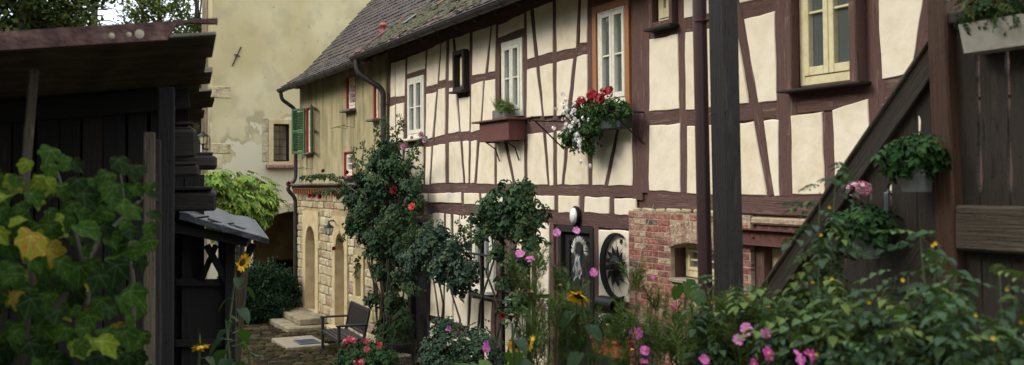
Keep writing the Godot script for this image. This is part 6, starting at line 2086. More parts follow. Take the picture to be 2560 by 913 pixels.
	for q in [[Vector3(-16.979, 4.477, 0.6), 1.1], [Vector3(-16.801, 4.361, 0.6), 0.9], [Vector3(-17.953, 4.294, 0.6), 0.9], [Vector3(-17.454, 4.439, 0.6), 0.7]]:
		part(t, "pink_rose", rb, pink, Transform3D(facing(Vector3(0.6, 0.3, 0.7), 0).scaled(Vector3.ONE * q[1]), q[0] - b))
	# standard rose by the plank door
	b = root(Vector3(-15.096, 0.875, 1))
	t = thing("standard_rose", "grey-green standard rose tree on thin stems beside the plank door", "rose", b)
	bl = []
	for q in [[Vector3(-15.827, 2.475, 1), 0.24], [Vector3(-15.195, 2.673, 1), 0.26], [Vector3(-14.609, 2.45, 1), 0.27], [Vector3(-14.286, 2.717, 1), 0.16], [Vector3(-16.209, 2.247, 1), 0.24], [Vector3(-15.027, 2.327, 1), 0.3], [Vector3(-14.059, 2.332, 1), 0.25], [Vector3(-16.604, 2.325, 1), 0.16], [Vector3(-15.369, 2.829, 1), 0.2], [Vector3(-14.373, 2.093, 1), 0.2]]:
		bl.append([q[0] - b, q[1]])
	foliage(t, "foliage", unit.rose, M.leaf_gloss, bl, 640, 0.85, 1.5, [Color(0.06, 0.085, 0.045), Color(0.035, 0.062, 0.042), Color(0.05, 0.08, 0.052), Color(0.026, 0.05, 0.034)], 0.8, 0.3)
	for s in [[Vector3(-15.165, 0.865, 1), Vector3(-14.862, 1.673, 1.05), Vector3(-15.202, 2.088, 1), Vector3(-15.146, 2.481, 1)], [Vector3(-14.389, 0.856, 1), Vector3(-14.302, 1.483, 1), Vector3(-14.697, 1.94, 1), Vector3(-14.858, 2.371, 1)], [Vector3(-15.09, 0.756, 1.1), Vector3(-14.878, 1.295, 1.1), Vector3(-15.043, 1.785, 1.1), Vector3(-15.553, 2.391, 1)]]:
		m = MB.new(); m.tube([s[0] - b + Vector3(0, -0.5, 0), s[0] - b, s[1] - b, s[2] - b, s[3] - b], [0.022, 0.02, 0.017, 0.014, 0.008], 6)
		part(t, "stem", m, M.cane)
	for s in [[Vector3(-16.303, 2.62, 1), Vector3(-16.13, 2.938, 1.1), Vector3(-15.86, 3.184, 1.2)], [Vector3(-15.825, 2.643, 1), Vector3(-15.73, 2.915, 1), Vector3(-15.545, 3.121, 1)], [Vector3(-14.445, 2.709, 1), Vector3(-14.05, 2.975, 1.1), Vector3(-14.079, 3.126, 1.1)]]:
		shoot(t, [s[0] - b, s[1] - b, s[2] - b], 0.008, unit.rose, M.leaf_gloss, 0.035, 0.6, 0.95, [Color(0.045, 0.075, 0.03)])
	part(t, "coral_rose", rb, coral, Transform3D(facing(Vector3(0.6, 0.4, 0.6), 0).scaled(Vector3.ONE * 1.2), Vector3(-15.86, 3.204, 1.2) - b))
	# climber on the trellis over the ground floor window
	b = root(Vector3(-12.514, 1.273, 1.2))
	t = thing("trellis_rose", "climbing rose covering the trellis before the ground floor window", "rose", b)
	bl = []
	for q in [[Vector3(-12.419, 3.334, 1.2), 0.26], [Vector3(-11.805, 3.369, 1.2), 0.26], [Vector3(-12.88, 3.243, 1.2), 0.2], [Vector3(-11.407, 3.221, 1.2), 0.18], [Vector3(-11.743, 3.591, 1.2), 0.1], [Vector3(-12.11, 3.124, 1.2), 0.22], [Vector3(-11.637, 3.007, 1.2), 0.18], [Vector3(-12.749, 3.021, 1.2), 0.12], [Vector3(-12.493, 2.7, 1.2), 0.12], [Vector3(-11.876, 2.629, 1.2), 0.17], [Vector3(-12.061, 2.35, 1.2), 0.15], [Vector3(-13.091, 2.924, 1.2), 0.1], [Vector3(-11.413, 2.862, 1.2), 0.1], [Vector3(-11.826, 2.107, 1.2), 0.15], [Vector3(-12.227, 3.527, 1.2), 0.14], [Vector3(-12.19, 1.91, 1.2), 0.12]]:
		bl.append([q[0] - b, q[1]])
	foliage(t, "foliage", unit.rose, M.leaf_gloss, bl, 640, 0.8, 1.4, [Color(0.06, 0.09, 0.03), Color(0.034, 0.066, 0.03), Color(0.05, 0.09, 0.04), Color(0.024, 0.05, 0.024)], 0.8, 0.3)
	for s in [[Vector3(-12.711, 1.133, 1.2), Vector3(-12.379, 1.781, 1.2), Vector3(-12.894, 2.34, 1.2), Vector3(-12.423, 3.033, 1.2)], [Vector3(-13.481, 1.005, 1.1), Vector3(-13.106, 1.867, 1.2), Vector3(-12.625, 2.526, 1.2), Vector3(-12.748, 3.133, 1.2)], [Vector3(-12.263, 1.202, 1.2), Vector3(-11.829, 1.897, 1.2), Vector3(-11.997, 2.568, 1.2), Vector3(-11.809, 3.159, 1.2)]]:
		m = MB.new(); m.tube([s[0] - b + Vector3(0, -0.4, 0), s[0] - b, s[1] - b, s[2] - b, s[3] - b], [0.024, 0.022, 0.019, 0.015, 0.01], 6)
		part(t, "stem", m, M.cane)
	for s in [[Vector3(-12.882, 3.13, 1.2), Vector3(-13.075, 3.098, 1.3), Vector3(-13.29, 2.948, 1.3)], [Vector3(-11.687, 3.476, 1.2), Vector3(-11.708, 3.633, 1.2), Vector3(-11.66, 3.685, 1.2)], [Vector3(-11.526, 2.857, 1.2), Vector3(-11.115, 2.68, 1.3), Vector3(-11.064, 2.534, 1.3)]]:
		shoot(t, [s[0] - b, s[1] - b, s[2] - b], 0.008, unit.rose, M.leaf_gloss, 0.035, 0.6, 0.95, [Color(0.045, 0.085, 0.03)])
	part(t, "red_rose", rb, dark, Transform3D(facing(Vector3(0.6, 0.3, 0.7), 0), Vector3(-11.937, 1.835, 1.4) - b))
	# its trellis
	b = root(Vector3(-12.897, 1.204, 1.05))
	t = thing("rose_trellis", "dark wooden trellis carrying the climbing rose by the window", "trellis", b)
	for s in [[Vector3(-13.347, 3.231, 1.05), Vector3(-13.379, 1.017, 1.05)], [Vector3(-12.67, 3.244, 1.05), Vector3(-12.663, 1.128, 1.05)], [Vector3(-11.892, 3.26, 1.05), Vector3(-11.879, 1.249, 1.05)]]:
		m = MB.new(); m.bar(s[0] - b, s[1] - b + Vector3(0, -0.5, 0), 0.05, 0.05)
		part(t, "upright", m, M.blackwood)
	for y in [1.95, 2.55, 3.05]:
		m = MB.new(); m.bar(Vector3(-0.8, y - b.y, 0.04), Vector3(1.05, y - b.y, 0.04), 0.045, 0.03)
		part(t, "crossbar", m, M.blackwood)
	# low roses and a geranium clump along the path
	var n := 0
	for q in [[Vector3(-13.582, 1.313, 1.5), 0.32, "low rose bush with a mauve bloom at the foot of the standard rose", Vector3(-13.067, 1.555, 1.7)], [Vector3(-12.008, 1.388, 1.7), 0.34, "low grey-green rose bush below the trellis", Vector3(-11.382, 1.605, 1.9)], [Vector3(-13.884, 1.014, 1.6), 0.25, "small rose bush at the corner of the plank door", Vector3(-13.334, 1.2, 1.8)]]:
		b = root(q[0])
		t = thing("rose_bush", q[2], "rose", b, "low rose bushes")
		foliage(t, "foliage", unit.rose, M.leaf_gloss, [[q[0] - b, q[1]], [q[0] - b + Vector3(0.2, -0.3, 0.1), q[1]], [q[0] - b + Vector3(-0.2, -0.35, 0), q[1]], [q[0] - b + Vector3(-0.1, 0.2, 0), q[1] * 0.6]], 460, 0.7, 1.1, [Color(0.034, 0.062, 0.034), Color(0.05, 0.08, 0.045)], 1.0, 0.3)
		m = MB.new()
		for k in 5: m.tube([Vector3(rr(-0.08, 0.08), 0, rr(-0.08, 0.08)), q[0] - b + Vector3(rr(-0.3, 0.3), rr(-0.2, 0.2), rr(-0.2, 0.2))], [0.01, 0.005], 5)
		part(t, "stems", m, M.cane)
		if n < 2: part(t, "bloom", bloom(0.04, 6, 3), mat(Color8(196, 110, 190), 0.6), Transform3D(facing(Vector3(0.8, 0.3, 0.6), 0), (q[3] as Vector3) - b))
		n += 1
	b = root(Vector3(-15.788, 0.764, 2.1))
	t = thing("geranium_clump", "clump of pink geraniums in front of the bench", "geranium", b)
	bl = []
	for q in [[Vector3(-16.112, 0.747, 2.1), 0.26], [Vector3(-15.576, 0.884, 2), 0.26], [Vector3(-16.234, 0.605, 2.2), 0.22], [Vector3(-14.983, 0.848, 2), 0.24], [Vector3(-15.168, 0.712, 2.2), 0.3]]: bl.append([q[0] - b, q[1]])
	foliage(t, "foliage", unit.rose, M.leaf, bl, 900, 0.7, 1.1, [Color(0.026, 0.055, 0.02), Color(0.04, 0.075, 0.025)], 1.0, 0.3)
	var pk := mat(Color8(216, 84, 104), 0.6)
	var cl := cluster(0.045, 14, 0.026)
	for q in [Vector3(-16.081, 0.997, 2.3), Vector3(-16.119, 1.037, 2.2), Vector3(-15.266, 1.115, 2.2), Vector3(-14.917, 1.043, 2.3), Vector3(-14.619, 1.15, 2.2), Vector3(-15.15, 0.812, 2.4), Vector3(-14.885, 0.866, 2.4), Vector3(-15.92, 1.031, 2.2)]:
		part(t, "bloom", cl, pk, Transform3D(Basis(Vector3.UP, rr(0, 6)), q - b))
		stem_to(t, Vector3(0, 0, 0), q - b, 0.005)

func hedge_and_wisteria() -> void:
	var b := root(Vector3(-27.239, -0.12, 1.108))
	var t := thing("round_hedge", "clipped dark green hedge in front of the tower archway", "hedge", b)
	var bl := []
	for q in [[Vector3(-26.363, 0.468, 2), 0.55], [Vector3(-26.325, 0.654, 1.6), 0.62], [Vector3(-26.246, 0.685, 1.1), 0.66], [Vector3(-26.166, 0.619, 0.7), 0.55], [Vector3(-25.848, 0.264, 1.9), 0.55], [Vector3(-25.817, 0.229, 1.3), 0.55], [Vector3(-25.559, 0.233, 0.9), 0.4], [Vector3(-26.633, 0.083, 2.1), 0.5]]:
		var p: Vector3 = q[0]
		bl.append([p + Vector3(-1.6, 0, 0) - b, q[1]])
	foliage(t, "foliage", unit.hedge, M.leaf_gloss, bl, 4200, 0.9, 1.4, [Color(0.018, 0.04, 0.02), Color(0.026, 0.052, 0.026), Color(0.035, 0.065, 0.032)], 1.0, 0.72)
	var m := MB.new()
	for q in bl: m.tube([Vector3((q[0] as Vector3).x * 0.7, -0.05, (q[0] as Vector3).z * 0.8), q[0]], [0.04, 0.02], 6)
	part(t, "stems", m, M.cane)
	# wisteria heaped over the lean-to roof
	b = Vector3(-13.271, 3.191, 4.597)
	b.y = ground_y(b.x, b.z)
	t = thing("wisteria", "bright green wisteria heaped above the tar-paper roof", "wisteria", b)
	bl = []
	for q in [[Vector3(-13.308, 3.451, 4.692), 0.3], [Vector3(-13.216, 3.476, 4.506), 0.3], [Vector3(-12.962, 3.558, 4.904), 0.22], [Vector3(-13.148, 3.449, 4.366), 0.22], [Vector3(-13.051, 3.35, 4.614), 0.28], [Vector3(-13.115, 3.396, 4.295), 0.13], [Vector3(-12.799, 3.584, 5.028), 0.16], [Vector3(-12.926, 3.305, 4.811), 0.25], [Vector3(-13.076, 3.27, 4.431), 0.18], [Vector3(-12.935, 3.708, 4.86), 0.1]]: bl.append([q[0] - b, q[1]])
	foliage(t, "foliage", unit.wist, M.leaf, bl, 1700, 0.65, 1.1, [Color(0.13, 0.2, 0.035), Color(0.18, 0.26, 0.04), Color(0.1, 0.16, 0.03), Color(0.22, 0.28, 0.05)], 1.0, 0.3, 0.9)
	m = MB.new()
	for k in 6: m.tube([Vector3(rr(-0.1, 0.1), 0, rr(-0.1, 0.1)), Vector3(rr(-0.3, 0.3), 1.6, rr(-0.2, 0.2)), (bl[k][0] as Vector3)], [0.03, 0.025, 0.01], 6)
	part(t, "stems", m, M.cane)
	for q in [Vector3(-13.075, 3.437, 4.216), Vector3(-12.822, 3.347, 4.83)]:
		part(t, "bloom", cluster(0.05, 10, 0.025), mat(Color8(150, 130, 190), 0.7), Transform3D(Basis.from_scale(Vector3(0.7, 1.6, 0.7)), q - b))

func vine() -> void:
	var b := root(Vector3(-5.052, 2.798, 6.898))
	var t := thing("grape_vine", "yellowing grape vine covering the near shed wall", "vine", b)
	var mats := vine_mats()
	var m := MB.new()
	for s in [[Vector3(-4.947, 2.659, 7.127), Vector3(-4.786, 3.196, 7.07), Vector3(-4.897, 3.644, 7.105)], [Vector3(-5.042, 2.614, 6.863), Vector3(-5.007, 3.166, 6.835), Vector3(-5.164, 3.683, 6.969)], [Vector3(-5.151, 2.57, 6.628), Vector3(-5.131, 3.145, 6.633), Vector3(-5.139, 3.664, 6.69)], [Vector3(-4.873, 3.01, 7.004), Vector3(-4.976, 3.349, 6.787), Vector3(-5.188, 3.566, 6.557)]]:
		m = MB.new(); m.tube([s[0] - b, s[1] - b, s[2] - b], [0.02, 0.014, 0.006], 6)
		part(t, "stem", m, M.cane)
	var cam := Vector3(0, 3.6, 7.12)
	# [px-free] leaves: places measured on the vine's face, in loose tiers
	for q in VINE:
		var p := Vector3(q[0], q[1], q[2])
		var look := (Vector3(0.8, 0.35, -0.25) + Vector3(rr(-0.5, 0.5), rr(-0.35, 0.45), rr(-0.6, 0.6))).normalized()
		var bs := facing(look, PI + rr(-0.7, 0.7)) * Basis.from_scale(Vector3.ONE * q[3])
		part(t, "leaf", unit["vine%d" % (rng.randi() % 3)], mats[int(q[4])], Transform3D(bs, p - b))

func sunflower(label: String, b: Vector3, head: Vector3, look: Vector3, r: float, leaves: int, open := true) -> void:
	var t := thing("sunflower", label, "sunflower", b, "sunflowers in the garden")
	var h := head - b
	var m := MB.new()
	var bend := h + Vector3(0, 0.05, 0) - look * 0.08
	m.tube([Vector3.ZERO, h * 0.45 + Vector3(rr(-0.05, 0.05), 0, rr(-0.05, 0.05)), Vector3(bend.x, bend.y - 0.12, bend.z).lerp(Vector3(h.x * 0.7, h.y - 0.2, h.z * 0.7), 0.4), bend, h - look * 0.02], [0.012, 0.011, 0.009, 0.007, 0.008], 7)
	part(t, "stem", m, M.stem)
	var f := node(t, "flower_head", h)
	f.basis = facing(look, 0)
	if open:
		m = MB.new()
		for i in 26:
			var a := TAU * i / 26 + rr(-0.08, 0.08)
			var up := rr(0.1, 0.9)
			leaflet(m, Vector3(cos(a), sin(a), 0) * r * 0.34, Vector3(cos(a), sin(a), up).normalized(), Vector3(0, 0, 1), r * rr(0.58, 0.75), r * 0.26, 0.2, rr(-0.3, 0.4))
		part(f, "petals", m, unit.yellow)
		part(f, "disc", unit.dome, M.brownpost, Transform3D(Basis.from_scale(Vector3(r * 0.4, r * 0.4, r * 0.25)), Vector3.ZERO))
	m = MB.new()
	for i in 12:
		var a := TAU * i / 12
		leaflet(m, Vector3(cos(a), sin(a), -0.1) * r * 0.3, Vector3(cos(a), sin(a), -0.25 if open else 0.9).normalized(), Vector3(0, 0, 1), r * 0.5, r * 0.2)
	part(f, "sepals", m, M.stem)
	for i in leaves:
		var u := lerpf(0.35, 0.93, (i + 0.5) / leaves)
		var p := Vector3(h.x * u, h.y * u, h.z * u)
		var a := i * 2.4 + rr(-0.4, 0.4)
		var out := Vector3(cos(a), 0.15, sin(a)).normalized()
		m = MB.new(); m.tube([p, p + out * 0.07], [0.004, 0.003], 4)
		var lf := node(t, "leaf", p + out * 0.06)
		part(lf, "stalk", m, M.stem, Transform3D(Basis(), -(p + out * 0.06)))
		var side := out.cross(Vector3.UP).normalized()
		var d := (out * 0.7 + Vector3(0, -0.75, 0)).normalized()
		part(lf, "blade", unit.heart, unit.leafgreen[i % 3], Transform3D(Basis(side, d, side.cross(d)).scaled_local(Vector3.ONE * rr(0.1, 0.16)), Vector3.ZERO))

func sunflowers() -> void:
	unit.yellow = mat(Color8(238, 192, 22), 0.6)
	unit.yellow.backlight_enabled = true; unit.yellow.backlight = Color(0.5, 0.35, 0.05)
	unit.leafgreen = []
	for c in [Color8(44, 66, 34), Color8(56, 80, 40), Color8(36, 54, 30)]:
		var g := mat(c, 0.6, 0.0, 0.35)
		g.backlight_enabled = true; g.backlight = Color(0.2, 0.3, 0.06)
		g.cull_mode = BaseMaterial3D.CULL_DISABLED
		unit.leafgreen.append(g)
	unit.herbgreen = []
	for c in [Color8(72, 92, 34), Color8(56, 78, 32)]:
		var g := mat(c, 0.65, 0.0, 0.2)
		g.backlight_enabled = true; g.backlight = Color(0.25, 0.32, 0.06)
		g.cull_mode = BaseMaterial3D.CULL_DISABLED
		unit.herbgreen.append(g)
	sunflower("open yellow sunflower drooping in front of the archway passage", root(Vector3(-8.279, 2.156, 5.7)), Vector3(-8.465, 2.953, 5.461), Vector3(0.75, -0.3, -0.45).normalized(), 0.085, 9)
	sunflower("nodding half-closed sunflower low beside the shed post", root(Vector3(-7.306, 2.338, 6.003)), Vector3(-7.289, 2.469, 5.979), Vector3(0.4, -0.85, 0.0).normalized(), 0.07, 6)
	sunflower("green sunflower bud on a pale bent stem left of the paving", root(Vector3(-6.703, 2.427, 5.919)), Vector3(-6.667, 2.72, 5.868), Vector3(0.3, 0.6, -0.4).normalized(), 0.05, 13, false)
	sunflower("second green sunflower bud leaning towards the paving", root(Vector3(-6.453, 2.462, 5.866)), Vector3(-6.395, 2.519, 5.753), Vector3(0.5, 0.3, -0.8).normalized(), 0.045, 12, false)
	sunflower("yellow sunflower hanging its head before the black front door", root(Vector3(-5.198, 2.501, 3.998)), Vector3(-5.409, 2.894, 4.005), Vector3(0.35, -0.75, 0.5).normalized(), 0.085, 7)
	sunflower("small yellow sunflower low in the feathery cosmos", root(Vector3(-4.928, 2.492, 4.583)), Vector3(-5.018, 2.7, 4.555), Vector3(0.2, -0.35, -0.8).normalized(), 0.055, 5)
	sunflower("small ragged yellow sunflower left of the cosmos stems", root(Vector3(-4.987, 2.493, 4.701)), Vector3(-5.052, 2.687, 4.623), Vector3(0.5, -0.4, 0.6).normalized(), 0.05, 6)
	sunflower("tall green sunflower bud on a bent stem left of the cosmos", root(Vector3(-4.73, 2.532, 4.637)), Vector3(-4.892, 2.859, 4.764), Vector3(-0.2, 0.6, 0.3).normalized(), 0.045, 6, false)

func cosmos_bed() -> void:
	var pm := [mat(Color8(206, 92, 170), 0.6), mat(Color8(222, 132, 190), 0.6), mat(Color8(178, 48, 128), 0.6)]
	for p in pm: p.backlight_enabled = true; p.backlight = Color(0.4, 0.15, 0.3)
	var dm := mat(Color8(206, 150, 40), 0.8)
	# each plant: label, root, stems' flowers, feathery mass [centre, radius]
	var beds := [
		["feathery cosmos with magenta blooms in front of the black front door", Vector3(-5.744, 2.289, 3.958), [[Vector3(-5.807, 3.267, 3.938), 0.028, 1], [Vector3(-5.75, 3.279, 3.822), 0.026, 1], [Vector3(-5.536, 3.022, 3.821), 0.03, 0], [Vector3(-5.611, 2.862, 3.959), 0.02, 2]], [[Vector3(-5.731, 2.679, 3.962), 0.12], [Vector3(-5.599, 2.641, 3.918), 0.14], [Vector3(-5.56, 2.531, 4.058), 0.2], [Vector3(-5.494, 2.517, 3.922), 0.18], [Vector3(-5.719, 2.861, 3.952), 0.06], [Vector3(-5.68, 2.808, 3.87), 0.05]]],
		["feathery cosmos with pink blooms left of the front door", Vector3(-5.645, 2.331, 4.214), [[Vector3(-5.74, 3.143, 4.244), 0.032, 0], [Vector3(-5.623, 3.117, 4.23), 0.03, 0], [Vector3(-5.635, 2.903, 4.24), 0.026, 1], [Vector3(-5.512, 2.831, 4.209), 0.03, 0], [Vector3(-5.673, 2.571, 4.516), 0.026, 0]], [[Vector3(-5.628, 2.835, 4.219), 0.09], [Vector3(-5.522, 2.698, 4.219), 0.15], [Vector3(-5.459, 2.566, 4.308), 0.2], [Vector3(-5.657, 2.961, 4.288), 0.06], [Vector3(-5.611, 3.011, 4.198), 0.06]]],
		["feathery cosmos with large pink blooms before the brick wall", Vector3(-4.911, 2.427, 3.862), [[Vector3(-4.921, 2.72, 3.906), 0.042, 0], [Vector3(-4.733, 2.653, 3.972), 0.03, 0], [Vector3(-4.932, 2.717, 3.702), 0.03, 1], [Vector3(-4.979, 2.841, 3.581), 0.03, 2], [Vector3(-5.202, 3.003, 3.594), 0.014, 0], [Vector3(-4.737, 2.591, 3.975), 0.026, 2]], [[Vector3(-5.081, 2.651, 3.773), 0.13], [Vector3(-4.874, 2.6, 3.801), 0.17], [Vector3(-4.74, 2.594, 3.756), 0.17], [Vector3(-5.168, 2.903, 3.742), 0.06], [Vector3(-5.117, 2.805, 3.631), 0.07], [Vector3(-4.946, 2.578, 3.946), 0.15]]],
		["feathery cosmos with pale pink blooms at the foot of the near-black post", Vector3(-3.458, 2.728, 4.334), [[Vector3(-3.438, 2.961, 4.311), 0.03, 1], [Vector3(-3.454, 2.917, 4.34), 0.026, 1], [Vector3(-3.322, 2.96, 4.303), 0.024, 1], [Vector3(-3.162, 2.908, 4.426), 0.03, 2], [Vector3(-3.19, 2.865, 4.479), 0.026, 2], [Vector3(-3.605, 2.814, 4.412), 0.024, 0]], [[Vector3(-3.872, 2.78, 4.046), 0.2], [Vector3(-3.734, 2.777, 3.992), 0.18], [Vector3(-4.005, 2.744, 4.087), 0.2], [Vector3(-4.297, 2.692, 3.995), 0.2]]],
		["feathery cosmos with deep magenta blooms below the stair", Vector3(-2.871, 2.848, 4.51), [[Vector3(-2.877, 2.96, 4.53), 0.02, 0], [Vector3(-2.857, 2.952, 4.49), 0.026, 2], [Vector3(-2.795, 2.952, 4.591), 0.019, 0]], [[Vector3(-3.219, 2.838, 4.083), 0.16], [Vector3(-3.342, 2.812, 4.103), 0.15], [Vector3(-3.175, 2.82, 3.992), 0.12]]]]
	for bd in beds:
		var b := root(bd[1])
		var t := thing("cosmos_plant", bd[0], "cosmos", b, "cosmos in the garden bed")
		var bl := []
		for q in bd[3]: bl.append([(q[0] as Vector3) - b, q[1]])
		var xfs := []
		var cols := []
		for q in bl:
			for i in int(26 * q[1] / 0.2):
				var d := Vector3(rng.randfn(), rng.randfn(), rng.randfn()).normalized() * pow(rng.randf(), 0.5) * (q[1] as float)
				xfs.append(Transform3D(Basis(Vector3(0, 1, 0), rr(0, TAU)) * Basis(Vector3(1, 0, 0), rr(-0.7, 0.7)) * Basis.from_scale(Vector3.ONE * rr(0.5, 0.9)), (q[0] as Vector3) + d))
				cols.append(Color(0.1, 0.14, 0.034) * rr(0.6, 1.3))
		stuff(t, "feathery_foliage", unit.plume, M.leaf, xfs, cols)
		for q in bl: stem_to(t, Vector3(rr(-0.05, 0.05), 0, rr(-0.05, 0.05)), q[0], 0.005, 0.04)
		for f in bd[2]:
			var p: Vector3 = (f[0] as Vector3) - b
			stem_to(t, Vector3(p.x * 0.4 + rr(-0.05, 0.05), p.y * 0.25, p.z * 0.4), p - Vector3(0, 0.01, 0), 0.0032, 0.04)
			flower_of(t, "flower", p, (Vector3(0.75, 0.5, 0.1) + Vector3(rr(-0.4, 0.4), rr(-0.4, 0.3), rr(-0.4, 0.4))), f[1], 8, pm[f[2]], dm, unit.petal)
		for i in 12:   # green and yellow buds on thin stems
			var q: Array = bl[rng.randi() % bl.size()]
			var p: Vector3 = (q[0] as Vector3) + Vector3(rr(-1, 1), rr(0.4, 1.3), rr(-1, 1)) * (q[1] as float)
			stem_to(t, (q[0] as Vector3), p, 0.0025, 0.03)
			part(t, "bud", unit.dome, unit.leafgreen[1] if i % 4 else dm, Transform3D(facing(Vector3.UP, 0) * Basis.from_scale(Vector3.ONE * 0.011), p))
	# big heart-leaved young plant against the bricks
	var b := root(Vector3(-5.458, 2.316, 3.152))
	var t := thing("young_sunflower", "young plant with large heart-shaped leaves before the cellar window", "plant", b)
	for q in [Vector3(-5.47, 2.908, 3.224), Vector3(-5.415, 2.875, 3.11), Vector3(-5.467, 2.739, 3.203), Vector3(-5.345, 2.699, 3.181), Vector3(-5.4, 2.622, 3.285), Vector3(-5.366, 2.543, 3.21), Vector3(-5.436, 2.583, 3.355), Vector3(-5.525, 2.926, 3.11)]:
		var p: Vector3 = q - b
		var d := Vector3(rr(-0.5, 0.5), -1, rr(-0.5, 0.5)).normalized()
		var z := (Vector3(0.9, 0.3, 0.2) - d * Vector3(0.9, 0.3, 0.2).dot(d)).normalized()
		part(t, "leaf", unit.heart, unit.leafgreen[rng.randi() % 3], Transform3D(Basis(d.cross(z), d, z).scaled_local(Vector3.ONE * rr(0.1, 0.15)), p))
		stem_to(t, Vector3(0, p.y * 0.55, 0), p, 0.004)
	stem_to(t, Vector3.ZERO, Vector3(-5.436, 2.949, 3.158) - b, 0.01)

func tomatoes() -> void:
	var gm := []
	for c in [Color8(50, 68, 46), Color8(62, 82, 54), Color8(38, 54, 38), Color8(78, 98, 60), Color8(92, 106, 52), Color8(56, 74, 56)]:
		var g := mat(c, 0.7, 0.0, 0.2)
		g.backlight_enabled = true; g.backlight = Color(0.2, 0.28, 0.08)
		g.cull_mode = BaseMaterial3D.CULL_DISABLED
		gm.append(g)
	var ym := mat(Color8(214, 178, 40), 0.7)
	var star := bloom(0.009, 5, 1)
	var rows := [["tomato plant climbing in front of the near-black post", Vector3(-3.994, 2.567, 4.05), [Vector3(-3.975, 3.135, 4.056), Vector3(-4.007, 2.94, 4.107), Vector3(-3.873, 3.01, 4.065), Vector3(-3.843, 3.125, 4.015), Vector3(-3.913, 2.838, 4.133)], 56],
		["tall tomato plant reaching over the stair handrail", Vector3(-3.253, 2.712, 4.142), [Vector3(-3.396, 3.619, 3.825), Vector3(-3.431, 3.548, 3.889), Vector3(-3.395, 3.163, 4.013), Vector3(-3.444, 3.102, 4.107), Vector3(-3.328, 3.087, 4.098), Vector3(-3.385, 3.105, 4.214), Vector3(-3.362, 3.338, 3.959), Vector3(-3.273, 2.998, 4.205)], 84],
		["tomato plant below the pink geranium bucket", Vector3(-2.856, 2.795, 4.248), [Vector3(-3.048, 3.186, 4.216), Vector3(-2.932, 3.149, 4.204), Vector3(-2.818, 3.129, 4.197), Vector3(-2.907, 3.07, 4.374), Vector3(-2.927, 3.216, 3.972), Vector3(-2.808, 2.98, 4.392)], 80],
		["bushy tomato plant in front of the red-brown stair post", Vector3(-2.591, 2.836, 4.167), [Vector3(-2.807, 3.381, 3.968), Vector3(-2.688, 3.244, 4.169), Vector3(-2.703, 3.355, 3.981), Vector3(-2.598, 3.21, 4.209), Vector3(-2.573, 3.11, 4.377), Vector3(-2.539, 3.253, 4.093)], 78],
		["drooping tomato plant at the right edge before the balcony", Vector3(-2.288, 2.898, 4.235), [Vector3(-2.332, 3.271, 4.127), Vector3(-2.307, 3.189, 4.297), Vector3(-2.242, 3.214, 4.167), Vector3(-2.212, 3.111, 4.325), Vector3(-2.258, 3.087, 4.416), Vector3(-2.299, 3.062, 4.496)], 74],
		["tomato plant before the cream cellar door under the lintel", Vector3(-3.961, 2.545, 3.754), [Vector3(-3.97, 3.065, 3.813), Vector3(-3.918, 3.024, 3.705), Vector3(-3.994, 3.005, 3.857), Vector3(-3.859, 2.977, 3.808), Vector3(-3.81, 3.025, 3.712), Vector3(-3.816, 2.933, 3.944)], 72]]
	for r in rows:
		var b := root(r[1])
		var t := thing("tomato_plant", r[0], "tomato plant", b, "tomato plants in the garden bed")
		var tips := []
		for q in r[2]:
			var p: Vector3 = (q as Vector3) - b
			var m := MB.new()
			var mid := Vector3(p.x * 0.35 + rr(-0.05, 0.05), p.y * 0.6, p.z * 0.35 + rr(-0.05, 0.05))
			m.tube([Vector3(rr(-0.04, 0.04), 0, rr(-0.04, 0.04)), mid * 0.6, mid, mid.lerp(p, 0.6) + Vector3(0, 0.04, 0), p], [0.009, 0.007, 0.005, 0.004, 0.002], 6)
			part(t, "stem", m, M.stem)
			tips.append([mid, p])
		for i in r[3]:
			var s: Array = tips[i % tips.size()]
			var p: Vector3 = (s[0] as Vector3).lerp(s[1], rr(0.15, 1.08))
			var a := rr(0, TAU)
			var out := Vector3(cos(a), rr(0.0, 0.6), sin(a)).normalized()
			var side := out.cross(Vector3.UP).normalized()
			part(t, "leaf", unit.tomato[rng.randi() % 4], gm[rng.randi() % 6], Transform3D(Basis(side, out, side.cross(out)).scaled_local(Vector3.ONE * rr(0.4, 0.9)), p))
		var low := []
		for s in tips: low.append([(s[0] as Vector3) * 1.05 + Vector3(rr(-0.1, 0.1), rr(-0.02, 0.12), rr(-0.1, 0.1)), rr(0.1, 0.16)])
		for s in tips: low.append([(s[0] as Vector3).lerp(s[1], 0.6), rr(0.07, 0.11)])
		foliage(t, "side_shoots", unit.small, M.leaf, low, 330, 0.6, 1.1, [Color(0.045, 0.075, 0.035), Color(0.065, 0.1, 0.045), Color(0.085, 0.115, 0.04)], 1.0, 0.1)
		for i in 4:
			var s: Array = tips[i % tips.size()]
			var p: Vector3 = (s[0] as Vector3).lerp(s[1], rr(0.6, 1.0)) + Vector3(rr(-0.05, 0.05), rr(0, 0.05), rr(-0.05, 0.05))
			part(t, "flower", star, ym, Transform3D(facing(Vector3(0.7, 0.2, 0.3), 0), p))

